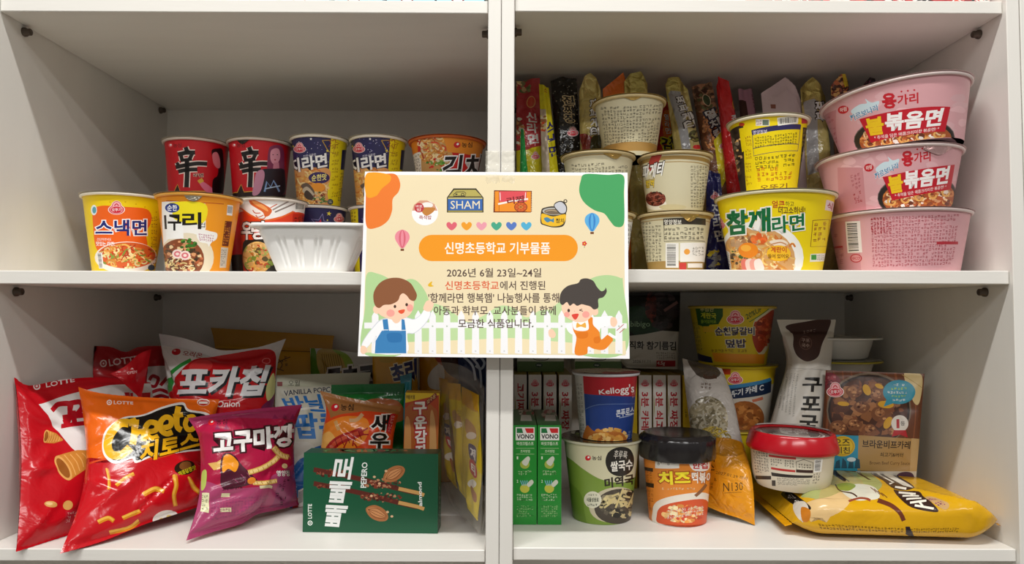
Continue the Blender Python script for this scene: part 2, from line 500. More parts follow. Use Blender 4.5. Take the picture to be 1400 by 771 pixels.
# ------------------------------------------------------------------ builders
Z3 = np.array([0, 0, 1.0])
def face_dir(X, Y):
    f = np.array([-X, -(Y + CAM_D), 0.0]); f /= np.linalg.norm(f)
    return f, np.array([-f[1], f[0], 0.0])
def cup(name, label, cx, Y, zb, h, rt, rb, col, art=None, rimcol='#f1ead9', lid='#cfc6b2', lidart=None, group=None, cat='noodle cup',
        tilt=0.0, prof=None, material='paper', rim_r=0.0019, N=84, Mv=2, tab=None, lean=0.0, bands=()):
    X = P(cx, 400, Y)[0]
    c = np.array([X, Y, zb])
    f, rg = face_dir(X, Y)
    t_, l_ = R_(tilt), R_(lean)
    def place(a, b, z):                      # a towards the viewer, b to the right, z up
        a2 = a * math.cos(l_) + z * math.sin(l_); z = -a * math.sin(l_) + z * math.cos(l_)
        b2 = b * math.cos(t_) + z * math.sin(t_); z2 = -b * math.sin(t_) + z * math.cos(t_)
        return c + a2[..., None] * f + b2[..., None] * rg + z2[..., None] * Z3
    def ring(th, v):
        z = h * (1 - v); r = np.interp(v, [p[0] for p in prof], [p[1] for p in prof]) if prof else rt + (rb - rt) * v
        return r, z
    th = np.linspace(-pi, pi, N + 1)
    vs = np.linspace(0, 1, Mv + 1)
    TH, VS = np.meshgrid(th, vs)
    r, z = ring(TH, VS)
    V = place(r * np.cos(TH), r * np.sin(TH), z)
    vv = np.linspace(0, 1, 21); ex = 1.5
    def pr(t, v):
        r, z = ring(t, v); return proj(place(r * np.cos(t), r * np.sin(t), z))
    xl = pr(np.full(21, -ex), vv)[:, 0]; xr = pr(np.full(21, ex), vv)[:, 0]
    ts = np.linspace(-1.45, 1.45, 41)
    ytop = pr(ts, np.zeros(41))[:, 1]; ybot = pr(ts, np.ones(41))[:, 1]
    def px2uv(p):
        v = np.full(len(p), .5)
        for _ in range(5):
            l, rr = np.interp(v, vv, xl), np.interp(v, vv, xr)
            s_ = (p[:, 0] - (l + rr) / 2) / ((rr - l) / 2)
            k = np.clip(s_, -.97, .97); t = np.arcsin(k) + (s_ - k) * 4
            tt = np.clip(t, -1.45, 1.45)
            y0, y1 = np.interp(tt, ts, ytop), np.interp(tt, ts, ybot)
            v = (p[:, 1] - y0) / (y1 - y0)
            v = np.clip(v, -.5, 1.5)
        return np.stack([(t + pi) / (2 * pi) * N, v * Mv], 1)
    sf = Surf(V, px2uv, flip=True)
    root = empty(name, c, label, cat, group)
    ch = [sf.base(col)]
    if art: ch += sf.ink(art)
    a = np.linspace(0, 2 * pi, N + 1)[:-1]
    bot = place(rb * np.cos(a), rb * np.sin(a), np.zeros(N)); bc = place(np.zeros(1), np.zeros(1), np.zeros(1))
    ch.append((np.vstack([bot, bc]), [(i, (i + 1) % N, N) for i in range(N)], col, np.tile(-Z3, (N + 1, 1))))
    body = build('cup_body', ch, M[material], root, c)
    # rolled rim
    rp = [(rt + rim_r * 0.7 + rim_r * math.cos(k / 10 * 2 * pi), h - rim_r * .2 + rim_r * math.sin(k / 10 * 2 * pi)) for k in range(11)]
    n2 = 72; a = np.linspace(0, 2 * pi, n2 + 1)[:-1]
    RV = np.concatenate([place(r_ * np.cos(a), r_ * np.sin(a), np.full(n2, z_)) for r_, z_ in rp])
    F = [(k * n2 + i, k * n2 + (i + 1) % n2, (k + 1) * n2 + (i + 1) % n2, (k + 1) * n2 + i) for k in range(10) for i in range(n2)]
    build('rim', [(RV, F, rimcol, None)], M[material], root, c)
    if lid:
        nl, ml = 56, 5
        tl = np.linspace(pi, 3 * pi, nl + 1) ; rr_ = np.linspace(rt + rim_r * 2.2, 0.0002, ml + 1)
        TL, RL = np.meshgrid(tl - pi, rr_)
        TL = TL + pi
        ZL = h + rim_r * 0.9 + 0.0006 * np.cos(RL / rt * pi * 1.5)
        LV = place(RL * np.cos(TL), RL * np.sin(TL), ZL)
        ls = Surf(LV, flip=False)
        if ls.n[2, 3][2] < 0: ls = Surf(LV, flip=True)
        lc = [ls.base(lid)] + (ls.ink(lidart) if lidart else [])
        build('lid', lc, M['film'] if material == 'paper' else M[material], root, c)
    if tab:
        ta = Art(3); ta.blob(tab[0], tab[1])
        build('peel_tab', sf.ink(ta, lift=0.0011), M['foil'], root, c)
    root['_sf'] = 0
    del root['_sf']
    return root, sf, place

def resample(W, n):
    W = np.array(W); d = np.concatenate([[0], np.cumsum(np.linalg.norm(np.diff(W, axis=0), axis=1))])
    t = np.linspace(0, d[-1], n)
    return np.stack([np.interp(t, d, W[:, k]) for k in range(3)], 1)
def edge(pts, n, smooth=True):
    W = np.array([P(*p) for p in pts])
    if smooth and len(W) > 2:
        Wc = [];
        for k in range(3): pass
        q = catmull(W, False, 8)
        return resample(q, n)
    return resample(W, n)
def coons(Lp, Rp, N, Mv, Tp=None, Bp=None, sharp=False):
    Le, Re = edge(Lp, Mv + 1), edge(Rp, Mv + 1)
    Te = edge([Lp[0]] + list(Tp or []) + [Rp[0]], N + 1, not sharp); Be = edge([Lp[-1]] + list(Bp or []) + [Rp[-1]], N + 1)
    u = np.linspace(0, 1, N + 1)[None, :, None]; v = np.linspace(0, 1, Mv + 1)[:, None, None]
    return ((1 - v) * Te[None] + v * Be[None] + (1 - u) * Le[:, None] + u * Re[:, None]
            - ((1 - u) * (1 - v) * Te[0] + u * (1 - v) * Te[-1] + (1 - u) * v * Be[0] + u * v * Be[-1]))
def creases(N, Mv, asp, rnd, n, amp, wid):
    """folds of a crumpled film, running in from the edges"""
    U, W = np.meshgrid(np.linspace(0, 1, N + 1), np.linspace(0, 1, Mv + 1) * asp)
    D = np.zeros_like(U)
    for _ in range(n):
        side = rnd.choice('lrtbtblrc')
        t = rnd.random()
        if rnd.random() < .5: t = rnd.choice((rnd.uniform(0, .22), rnd.uniform(.78, 1)))
        x, y, a = {'l': (0, t * asp, rnd.uniform(-.9, .9)), 'r': (1, t * asp, pi + rnd.uniform(-.9, .9)),
                   't': (t, 0, pi / 2 + rnd.uniform(-.9, .9)), 'b': (t, asp, -pi / 2 + rnd.uniform(-.9, .9)),
                   'c': (rnd.uniform(.2, .8), rnd.uniform(.2, .8) * asp, rnd.uniform(0, 6.28))}[side]
        L = rnd.uniform(.18, .5); w = wid * rnd.uniform(.6, 1.5)
        dx, dy = U - x, W - y
        s_ = dx * math.cos(a) + dy * math.sin(a); d = -dx * math.sin(a) + dy * math.cos(a)
        d = d + .25 * s_ * s_ * rnd.uniform(-1, 1)
        f = np.clip(s_ / L, 0, 1); f = np.where((s_ > 0) & (s_ < L), np.sin(f * pi) ** .6, 0)
        D += rnd.choice((1, 1, -1)) * amp * rnd.uniform(.4, 1) * np.maximum(1 - np.abs(d) / w, 0) ** 1.3 * f
    return D
def bag(name, label, L, R, T, col, art=None, Tp=None, Bp=None, seals=(.06, .06), sealcol=None, backcol=None, cat='snack bag', group=None,
        N=48, Mv=60, wr=26, amp=0.0022, wid=.05, seed=1, material='film', power=.55, low=0.0015, sealmat=None, edgewave=0.0, sharp=False):
    rnd = random.Random(seed)
    C = coons(L, R, N, Mv, Tp, Bp, sharp)
    n = Surf(C, flip=True).n
    n = n + 0
    U, W = np.meshgrid(np.linspace(0, 1, N + 1), np.linspace(0, 1, Mv + 1))
    s0, s1 = seals
    vb = np.clip((W - s0) / max(1e-6, 1 - s0 - s1), 0, 1)
    bul = (4 * U * (1 - U)) ** power * (4 * vb * (1 - vb)) ** power
    asp = np.linalg.norm(C[-1, N // 2] - C[0, N // 2]) / max(1e-6, np.linalg.norm(C[Mv // 2, -1] - C[Mv // 2, 0]))
    D = creases(N, Mv, asp, rnd, wr, amp, wid)
    for _ in range(5):
        fx, fy, ph = rnd.uniform(2, 7), rnd.uniform(2, 7), rnd.uniform(0, 6)
        D += low / 5 * 2 * np.sin(fx * U * 2 + fy * W * 2 + ph)
    env = np.minimum(1, (4 * U * (1 - U)) ** .5 * 1.6) * np.clip((vb * (1 - vb)) * 14, 0, 1)
    inseal = (W < s0) | (W > 1 - s1)
    crimp = np.where(inseal, 0.00035 * np.where(np.arange(N + 1)[None] % 2, 1, -1), 0)
    smoothF = C + n * (bul * T / 2)[..., None]
    # keep the seals a little wavy
    wave = np.where(inseal | True, 1, 0) * (1 - bul) * edgewave * np.sin(U * 9 + seed)
    F = smoothF + n * (D * env + crimp + 0.0003 + wave)[..., None]
    Bk = C - n * (bul * T / 2 + D * env * .5 - crimp + 0.0003 - wave)[..., None]
    zf = [z for z in (L_LOW[1], L_MID[1]) if z < F[..., 2].mean()][-1] if F[..., 0].mean() < SEAM else [z for z in (R_LOW[1], R_MID[1]) if z < F[..., 2].mean()][-1]
    xa, xb = (LX0, LX1) if F[..., 0].mean() < SEAM else (RX0, RX1)
    for G in (F, Bk, smoothF):                 # soft packs give way to the boards they touch
        G[..., 2] = np.maximum(G[..., 2], zf + .0005)
        G[..., 0] = np.clip(G[..., 0], xa + .0008, xb - .0008)
        if F[..., 1].max() > .05: G[..., 1] = np.minimum(G[..., 1], .3972)
    fs = Surf(F, smoothV=smoothF, flip=True); bs = Surf(Bk, flip=False)
    cen = C[-1].mean(0)
    root = empty(name, cen, label, cat, group)
    j0, j1 = int(round(s0 * Mv)), Mv - int(round(s1 * Mv))
    bc = backcol or col; sc = sealcol or col
    m = M[material]
    build('pouch_body', [fs.base(col, j0, j1), bs.base(bc, j0, j1)] + (fs.ink(art, j0, j1) if art else []), m, root, cen)
    if j0 > 0: build('top_seal', [fs.base(sc, 0, j0), bs.base(sc, 0, j0)] + (fs.ink(art, 0, j0) if art else []), M[sealmat or material], root, cen)
    if j1 < Mv: build('bottom_seal', [fs.base(sc, j1, Mv), bs.base(sc, j1, Mv)] + (fs.ink(art, j1, Mv) if art else []), M[sealmat or material], root, cen)
    return root, fs

def carton(name, label, cat, cx, Y, zb, w, h, d, col, arts=None, yaw=0.0, lean=0.0, group=None, topcol=None, sidecol=None, material='card', roll=0.0, part='carton_body', parent=None):
    """cx: photo column of the middle of the front face's foot"""
    X = P(cx, 500, Y)[0]
    c = np.array([X, Y, zb])
    a, l, r_ = R_(yaw), R_(lean), R_(roll)
    ux = np.array([math.cos(a), math.sin(a), 0]); uy0 = np.array([-math.sin(a), math.cos(a), 0])
    uz = Z3 * math.cos(l) + uy0 * math.sin(l); uy = uy0 * math.cos(l) - Z3 * math.sin(l)
    ux, uz = ux * math.cos(r_) - uz * math.sin(r_), uz * math.cos(r_) + ux * math.sin(r_)
    p = lambda i, j, k: c + ux * (w * (i - .5)) + uy * (d * j) + uz * (h * k)
    quads = {'front': ((0, 0, 1), (1, 0, 1), (0, 0, 0), (1, 0, 0)), 'top': ((0, 1, 1), (1, 1, 1), (0, 0, 1), (1, 0, 1)),
             'right': ((1, 0, 1), (1, 1, 1), (1, 0, 0), (1, 1, 0)), 'left': ((0, 1, 1), (0, 0, 1), (0, 1, 0), (0, 0, 0)),
             'back': ((1, 1, 1), (0, 1, 1), (1, 1, 0), (0, 1, 0)), 'bottom': ((0, 0, 0), (1, 0, 0), (0, 1, 0), (1, 1, 0))}
    ch = []
    for k, q in quads.items():
        V = np.array([[p(*q[0]), p(*q[1])], [p(*q[2]), p(*q[3])]])
        sf = Surf(V, flip=True)
        cc = topcol if (k == 'top' and topcol) else sidecol if (k in ('left', 'right') and sidecol) else col
        ch.append(sf.base(cc))
        if arts and k in arts: ch += sf.ink(arts[k])
    if parent is not None:
        return build(part, ch, M[material], parent, parent.location)
    root = build(name, ch, M[material], None, c)
    if cat: tag(root, label, cat, group)
    return root

# ------------------------------------------------------------------ the setting
WHITE = '#e9e6df'
LX0, LX1, SEAM, RX0, RX1 = -0.577, -0.0265, -0.0114, 0.0036, 0.5553
L_TOP, L_MID, L_LOW = (0.3363, 0.3508), (0.0289, 0.0437), (-0.2737, -0.2605)
R_TOP, R_MID, R_LOW = (0.3388, 0.3533), (0.0327, 0.0476), (-0.2713, -0.2578)
Z_FLOOR, Z_CAB = -0.98, 0.98
def structure(o):
    o['kind'] = 'structure'; return o
structure(build('floor', [box_chunk(-3, -4, Z_FLOOR - .05, 3, .46, Z_FLOOR, '#8f8a80')], M['floor']))
structure(build('wall_back', [box_chunk(-3, .43, Z_FLOOR, 3, .47, 1.5, '#d8d4cb')], M['panelv']))
def shelf_unit(name, label, x0, x1, levels, xa, xb):
    """x0..x1 inside, xa..xb outside"""
    c = (0.5 * (xa + xb), 0.2, Z_FLOOR)
    root = empty(name, c, label, 'shelving unit')
    root['kind'] = 'thing'
    b = .0008
    for a_, b_ in ((xa, x0), (x1, xb)):
        build('side_panel', [box_chunk(a_ + .0003, 0, Z_FLOOR + .001, b_ - .0003, .408, Z_CAB, WHITE, b)], M['panelv'], root, c, smooth=False)
    build('back_panel', [box_chunk(x0 - .004, .398, Z_FLOOR + .02, x1 + .004, .402, Z_CAB - .01, WHITE)], M['panelv'], root, c, smooth=False)
    for z0, z1 in levels:
        build('shelf', [box_chunk(x0 + .0004, .0055, z0, x1 - .0004, .398, z1, WHITE, b)], M['panel'], root, c, smooth=False)
        for xs_, d in ((x0, 1), (x1, -1)):
            for y in (.046, .372):
                prof = [(.0001, .0085), (.0032, .0085), (.0040, .0078), (.0040, .0030), (.0052, .0026), (.0054, 0)]
                A = np.array([[0, 0, d], [0, 1, 0], [1, 0, 0]], float)
                build('shelf_pin', [lathe(prof, (xs_, y, z0 - .0078), 20, '#5b5148', A)], M['metal'], root, c)
    return root
shelf_unit('shelving_unit', 'white open shelving unit on the left side of the centre seam', LX0, LX1,
           [(-.95, -.935), (-.58, -.565), L_LOW, L_MID, L_TOP, (.645, .66)], LX0 - .015, SEAM)
shelf_unit('shelving_unit', 'white open shelving unit on the right side of the centre seam', RX0, RX1,
           [(-.95, -.935), (-.578, -.563), R_LOW, R_MID, R_TOP, (.648, .663)], SEAM, RX1 + .0150)
_c3 = (RX1 + .015 + .2, .2, Z_FLOOR)
_r3 = empty('shelving_unit', _c3, 'white shelving unit at the right edge, only its side board showing', 'shelving unit')
_r3['kind'] = 'thing'
build('side_panel', [box_chunk(RX1 + .0160, 0, Z_FLOOR + .001, RX1 + .031, .408, Z_CAB, WHITE, .0008)], M['panelv'], _r3, _c3, smooth=False)
ZL_T, ZR_T, ZL_B, ZR_B = [z + .0003 for z in (L_MID[1], R_MID[1], L_LOW[1], R_LOW[1])]

# ================================================================== upper left compartment: cup noodles
NOOD = ['#e8b45a', '#f0c878', '#d8923c', '#f6dca0', '#c8702c']
# --- yellow cup with an orange panel
a = Art(11)
a.ell(152, 400, 0.1, 0.1, '#fff')
a.blob([(128, 288), (140, 281), (168, 283), (196, 285), (205, 294), (204, 306), (198, 318), (200, 335), (196, 345), (170, 343), (140, 345), (131, 336), (128, 310)], '#f0661c')
a.ell(172, 352, 42, 22, '#f4ede0'); a.ell(173, 349, 39, 18, '#d8622a')
a.noodle((173, 350, 37, 16), NOOD + ['#b8401c', '#e8e0a0', '#88a040', '#d03020'], 90, 14, 2.2)
a.text('스낵면', (131, 300, 199, 322), '#1f2a78', .045, [(.07, '#fff')])
a.text('간단하면서도', (133, 325, 152, 329), '#fff', .0)
a.text('맛있는 라면!', (132, 330, 156, 336), '#fff', .03)
a.yellowface(158.5, 284, 11)
for x, y in ((128, 281), (150, 276), (170, 276), (184, 279), (196, 283), (212, 290), (214, 300), (207, 331), (210, 345)):
    a.ell(x, y, 1.2, .8, '#d8a800')
for y in range(296, 365, 9): a.micro((205, y, 214, y + 7), 2, '#a8642a')
a.ell(129, 287, 4, 7, '#e8f0f0'); a.ell(129.5, 287, 2.6, 4.6, '#5aa0b0')
a.barcode([(133, 345), (140, 345), (142, 367), (136, 367)], vert=True)
a.ell(206, 366, 5, 4, '#3a4a5a')
cup('noodle_cup', 'yellow noodle cup with orange front panel, leftmost on the upper shelf', 168.5, .105, ZL_T, .0955, .0470, .0340, '#f2cf0e', a, group='cup noodles on the upper left shelf')
# --- orange cup
a = Art(12)
a.poly([(216, 268), (326, 268), (326, 282), (216, 279)], '#f39a1d')
a.line([(228, 274.5), (250, 276), (262, 276)], .9, '#b03a18'); a.line([(274, 277), (304, 279)], .9, '#b03a18')
a.poly([(222, 276), (279, 278), (280, 312), (268, 340), (224, 340)], '#f7f4ee')
a.blob([(233, 277), (278, 278), (279, 302), (262, 306), (240, 300), (236, 290)], '#f2df1e', 5)
a.ell(255, 352, 36, 34, '#e9dcc0'); a.ell(248, 354, 30, 28, '#8a4a2a')
a.chunk((248, 354, 29, 27), ['#a85a34', '#d89a6a', '#5a3a24', '#c87048', '#e8c898', '#40301c'], 90, 2, 5)
a.noodle((244, 362, 24, 12), ['#e8d8a8', '#d8c080', '#5a3020'], 40, 10, 1.6)
for x, y in ((243, 347), (253, 349)):
    a.ell(x, y, 7, 6.4, '#f4dcd4'); a.ell(x, y, 4.6, 4, '#d8707a'); a.ell(x, y, 2.4, 2, '#f4dcd4')
a.chunk((257, 334, 12, 9), ['#3f7a2a', '#5a9a34', '#2f5a1c'], 26, 1.5, 4)
a.poly([(228, 305), (250, 304), (251, 326), (228, 327)], '#fbfaf6')
a.ell(236, 284, 9.5, 6.4, '#263a86'); a.text('순한', (229.5, 280, 242.5, 288), '#fff', .03)
a.text('구', (230, 293, 248, 315), '#17130f', .05)
a.text('리', (249, 290, 274, 313), '#17130f', .05)
a.line([(226.5, 294), (227.5, 313)], 3, '#17130f')
a.text('컵', (272, 304, 279, 311), '#3a3020', .01)
a.blob([(268, 320), (276, 314), (286, 316), (295, 319), (294, 327), (288, 331), (284, 337), (282, 333), (272, 330)], '#f6f3ee')
a.micro([(270, 318), (292, 321), (290, 331), (272, 329)], 3, '#b0407a')
a.barcode([(309, 280), (317, 281), (316, 295), (308, 294)], vert=False)
a.poly([(306, 302), (316, 303), (311, 337), (302, 336)], '#6a2818'); a.micro([(306, 303), (315, 304), (311, 335), (303, 334)], 9, '#f0a030')
a.poly([(301, 338), (311, 339), (308, 366), (299, 366)], '#d8d0c0'); a.micro([(301, 340), (309, 341), (306, 364), (300, 364)], 8, '#6a6258')
root, sf, pl = cup('noodle_cup', 'orange noodle cup with black lettering beside the yellow cup', 270, .075, ZL_T, .0905, .0462, .0345, '#f09a1e', a, rimcol='#f0b04a',
    group='cup noodles on the upper left shelf', tab=([(252, 265), (263, 263), (275, 266), (271, 272), (264, 275), (256, 272)], '#b9b2a0'))
# --- white and red cup with a prawn
a = Art(13)
a.poly([(318, 272), (424, 272), (424, 292), (318, 292)], '#f4f1ec')
a.blob([(322, 268), (345, 266), (398, 268), (400, 285), (398, 290), (378, 297), (358, 300), (342, 293), (328, 284), (322, 284)], '#f5f2ee')
a.line([(320, 283), (330, 285), (343, 294), (360, 301), (380, 298), (400, 289)], 2.2, '#e86a28', smooth=True)
a.line([(372, 287), (399, 272)], 2, '#9a8c84'); a.line([(375, 290), (402, 278)], 2, '#8a7c74')
a.blob([(341, 272), (352, 275), (364, 281), (371, 287), (368, 294), (362, 296), (359, 290), (350, 284), (343, 279)], '#d8642a')
a.blob([(345, 274), (354, 277), (364, 284), (366, 289), (358, 285), (348, 279)], '#f0a05a')
for p in ([(360, 294), (353, 297), (350, 294)], [(356, 291), (349, 291), (346, 287)], [(363, 296), (360, 299), (354, 299)], [(369, 284), (378, 279)]): a.line(p, 1.2, '#c8501c', smooth=True)
a.text('우', (330, 303, 346, 328), '#fff', .06, [(.06, '#2a1410')])
a.text('탕', (344, 302, 364, 328), '#fff', .06, [(.06, '#2a1410')])
a.blob([(333, 332), (350, 328), (372, 326), (396, 330), (400, 370), (340, 372)], '#2c2a26')
a.line([(350, 338), (366, 334), (374, 330)], 2.5, '#f0ece6', smooth=True)
a.ell(352, 352, 20, 22, '#e0b06a'); a.noodle((352, 352, 19, 21), NOOD + ['#c83c1e', '#9ab04a'], 70, 12, 2)
a.chunk((362, 352, 18, 16), ['#c8542a', '#e8b060', '#8aa040', '#6a5a34', '#d89a60', '#b0bc60'], 60, 2, 5)
a.barcode((402, 272, 416, 290), '#efece6'); a.poly([(399, 292), (420, 293), (418, 345), (397, 345)], '#c42a1a'); a.micro((401, 296, 417, 340), 9, '#3a1410')
cup('noodle_cup', 'white and red noodle cup with a prawn picture behind the white tray', 370, .142, ZL_T, .0965, .0418, .0330, '#e4401e', a, group='cup noodles on the upper left shelf', rimcol='#efe6da', lidart=None)

# --- red cups with a large black character
def red_cup(cx, art_extra, label, seed, tab=None, art=True):
    a = Art(seed); x = cx - 265
    a.poly([(205 + x, 250), (325 + x, 250), (325 + x, 290), (205 + x, 290)], '#231310')
    a.poly([(205 + x, 240), (325 + x, 240), (325 + x, 262), (262 + x, 262), (246 + x, 261.5), (243 + x, 251), (238 + x, 262), (205 + x, 262)], '#c3121f')
    a.line([(225 + x, 263), (238 + x, 263), (243 + x, 252), (247 + x, 262.5), (300 + x, 263)], 1.1, '#d8a03a')
    brush = [([(253.5, 201), (256.5, 209)], 4.4), ([(243.5, 211), (254, 208.8), (266, 208.5)], 4.6), ([(247.5, 212), (249, 219)], 3.8), ([(262, 210.5), (258.5, 218)], 3.8), ([(247, 219.5), (262, 217.5)], 3.2),
             ([(240.5, 228.5), (252, 226), (268, 223.5), (282, 224)], 4.4), ([(242, 222), (246, 229)], 3.0), ([(244, 234.5), (256, 232), (269, 231.5)], 4.2), ([(255.4, 219), (255.6, 238), (254.8, 256)], 5.0)]
    for w_, c_ in ((2.6, '#f0dcd4'), (0, '#1b1412')):
        for p_, w in brush: a.line([(q_[0] + x, q_[1]) for q_ in p_], w + 1.1 + w_, c_, layer=(1000 if w_ else 1001), smooth=len(p_) > 2)
    a.text('라면', (264 + x, 237, 277 + x, 242), '#2a1814', .04, [(.08, '#e8b8a8')])
    a.ell(233.5 + x, 198.5, 2.6, 2.4, '#e86a70'); a.ell(234 + x, 198, 1.2, 1.1, '#fff'); a.text('농심', (237 + x, 195.5, 248 + x, 201.5), '#7a0c14', .03)
    if art_extra: art_extra(a)
    return cup('noodle_cup', label, cx, .215, ZL_T + .1000, .0900, .0418, .0335, '#c3121f', a, rimcol='#cfc2b6', group='cup noodles on the upper left shelf', tab=tab)
def figure_one(a):      # dark-haired woman on the pack
    a.blob([(288, 206), (296, 203), (303, 205), (305, 225), (306, 250), (303, 264), (292, 262), (290, 248), (296, 240), (297, 230), (291, 222)], '#1d0f14')
    a.blob([(289, 211), (295, 208), (299, 216), (300, 228), (296, 230), (291, 224)], '#d77a86')
    a.blob([(272, 250), (278, 249), (290, 258), (296, 264), (284, 264), (276, 257)], '#e0708e')
    a.blob([(290, 246), (297, 242), (302, 250), (300, 266), (290, 264)], '#120c10')
    a.poly([(269, 247), (275, 243), (278, 248), (272, 251)], '#d8a83a')
def figure_two(a):      # long-haired woman in a dark shirt on the pack
    x = 0
    a.blob([(366, 206), (372, 199), (382, 199), (387, 207), (388, 226), (390, 262), (380, 266), (366, 262), (364, 240)], '#7d2f52')
    a.blob([(369, 207), (374, 203), (380, 204), (382, 214), (379, 222), (374, 225), (369, 219)], '#d892a4')
    a.poly([(373, 222), (380, 222), (381, 232), (372, 232)], '#c97d92')
    a.blob([(350, 236), (360, 231), (370, 231), (386, 231), (389, 242), (386, 266), (352, 268), (356, 250)], '#241a26')
    a.blob([(350, 236), (358, 232), (361, 240), (357, 258), (352, 266), (345, 266), (347, 250)], '#c486a0')
    a.line([(361, 262), (364, 248), (369, 256), (373, 247), (378, 256), (381, 262)], 2.4, '#7f9fd0'); a.line([(362, 258), (382, 254)], 1.4, '#b8d0ee')
    a.ell(372.2, 211.5, .9, .6, '#2a1018'); a.ell(378, 211.5, .9, .6, '#2a1018'); a.ell(375, 218.5, 1.4, .8, '#a01830')
red_cup(265, figure_one, 'red noodle cup with a big black character and a dark-haired woman', 21)
red_cup(352, figure_two, 'red noodle cup with a big black character and a long-haired woman', 22, tab=([(321, 187), (332, 185), (345, 187), (340, 192), (332, 197), (325, 192)], '#3a3430'))
for cx in (265, 352):
    a = Art(25); a.poly([(cx - 60, 350), (cx + 60, 350), (cx + 60, 380), (cx - 60, 380)], '#231310')
    cup('noodle_cup', 'red noodle cup in the hidden back row under the upper red cups', cx, .215, ZL_T, .0965, .0418, .0330, '#b8121e', a, rimcol='#cfc2b6', group='cup noodles hidden under the red cups')

# --- navy and yellow star cups
def star(a, cx, cy, r, col, w=None, rot=0):
    p = [(cx + (r if k % 2 == 0 else r * .42) * math.sin(R_(rot) + k * pi / 5), cy - (r if k % 2 == 0 else r * .42) * math.cos(R_(rot) + k * pi / 5)) for k in range(10)]
    if w: a.line(p, w, col, closed=True)
    else: a.poly(p, col)
def navy_cup(cx, y0, zb, label, seed, group, full=True):
    a = Art(seed); x, y = cx - 434, y0 - 183
    def T(pts): return [(p[0] + x, p[1] + y) for p in pts]
    a.poly(T([(452, 170), (500, 170), (495, 310), (446, 310)]), '#f0dc1e')
    for k in range(40): a.ell(a.rnd.uniform(392, 450) + x, a.rnd.uniform(188, 222) + y, .5, .5, a.rnd.choice(['#fff', '#8a86c8', '#c8b8e8']), n=8)
    a.line(T([(440, 192), (458, 192), (455, 210), (462, 212), (448, 207)]), 1, '#c8a030', closed=True)
    star(a, 455 + x, 196 + y, 8, '#b04a28', 1, 20); star(a, 425 + x, 190 + y, 2, '#fff'); star(a, 447 + x, 206 + y, 2.2, '#e8d848'); star(a, 401 + x, 200 + y, 2, '#e8d848')
    a.yellowface(410 + x, 202 + y, 8.5)
    if full:
        a.blob(T([(392, 236), (420, 230), (450, 232), (447, 262), (446, 284), (404, 284), (398, 260)]), '#e0a060')
        a.noodle((424 + x, 256 + y, 25, 26), NOOD, 110, 12, 1.8)
        a.text('지라면', T([(393, 218), (446, 209), (447, 228), (396, 238)]), '#f4f2f0', .06, [(.06, '#1a1a3a')])
        a.text('진한국물맛', T([(415, 212), (432, 209), (432, 213), (415, 216)]), '#e8e4f0', .0)
        a.ell(436 + x, 243 + y, 14, 8, '#3a2860'); a.text('순한맛', T([(426, 239), (446, 237), (446, 246), (426, 248)]), '#fff38a', .03)
        a.ell(435 + x, 256 + y, 9, 6, '#f09a2a')
        for k in range(3): a.blob(T([(412 + k * 2, 254 + k * 6), (420, 250 + k * 5), (428, 258 + k * 5), (430, 266 + k * 4), (420, 262 + k * 5)]), ('#6a584a', '#c8b8a0', '#4a3a30')[k])
        a.chunk((438 + x, 270 + y, 12, 9), ['#3a6a2a', '#5a8a3a', '#8a3a2a', '#c8b890'], 40, 1, 2.6)
        a.ell(451 + x, 276 + y, 4, 4, '#3c4a52'); a.micro(T([(448.5, 274), (453.5, 274), (453.5, 278), (448.5, 278)]), 2, '#e8e8d0')
    for k in range(7): a.micro(T([(454, 196 + k * 11), (463, 196 + k * 11), (461, 204 + k * 11), (452, 204 + k * 11)]), 2, '#a06a18')
    a.poly(T([(467, 205), (474, 205), (471, 232), (465, 232)]), '#26244a'); a.micro(T([(465, 236), (473, 236), (468, 276), (461, 276)]), 10, '#6a5a10')
    return cup('noodle_cup', label, cx, .212, zb, .0935, .0378, .0290, '#2b2857', a, group=group)
navy_cup(434, 183, ZL_T + .1010, 'navy and yellow star noodle cup stacked beside the red cups', 31, 'cup noodles on the upper left shelf')
navy_cup(515, 183, ZL_T + .1010, 'navy and yellow star noodle cup stacked at the corner of the notice', 32, 'cup noodles on the upper left shelf')
def low_navy(cx, label, seed, yel):
    a = Art(seed)
    if not yel:
        star(a, cx + 4, 306, 14, '#8a86b8', 1, 10); star(a, cx + 3, 306, 7, '#c82a4a', None, 10); star(a, cx + 15, 292, 3.5, '#e8d848', None, 8); star(a, cx + 13, 301, 1.6, '#e8d848')
        a.yellowface(cx + 29, 298, 7.5)
    else:
        a.poly([(cx - 50, 270), (cx - 25, 270), (cx - 22, 390), (cx - 46, 390)], '#e8d61c')
        a.micro((cx - 38, 289, cx - 27, 330), 9, '#5a4a10')
        star(a, cx - 12, 303, 9, '#8a86b8', 1, 10)
    cup('noodle_cup', label, cx, .212, ZL_T, .0980, .0378, .0290, '#2b2857', a, rimcol='#efe9e0', group='cup noodles on the upper left shelf')
low_navy(434, 'navy noodle cup half hidden behind the white tray', 33, False)
low_navy(515, 'navy noodle cup with yellow band at the left edge of the notice', 34, True)

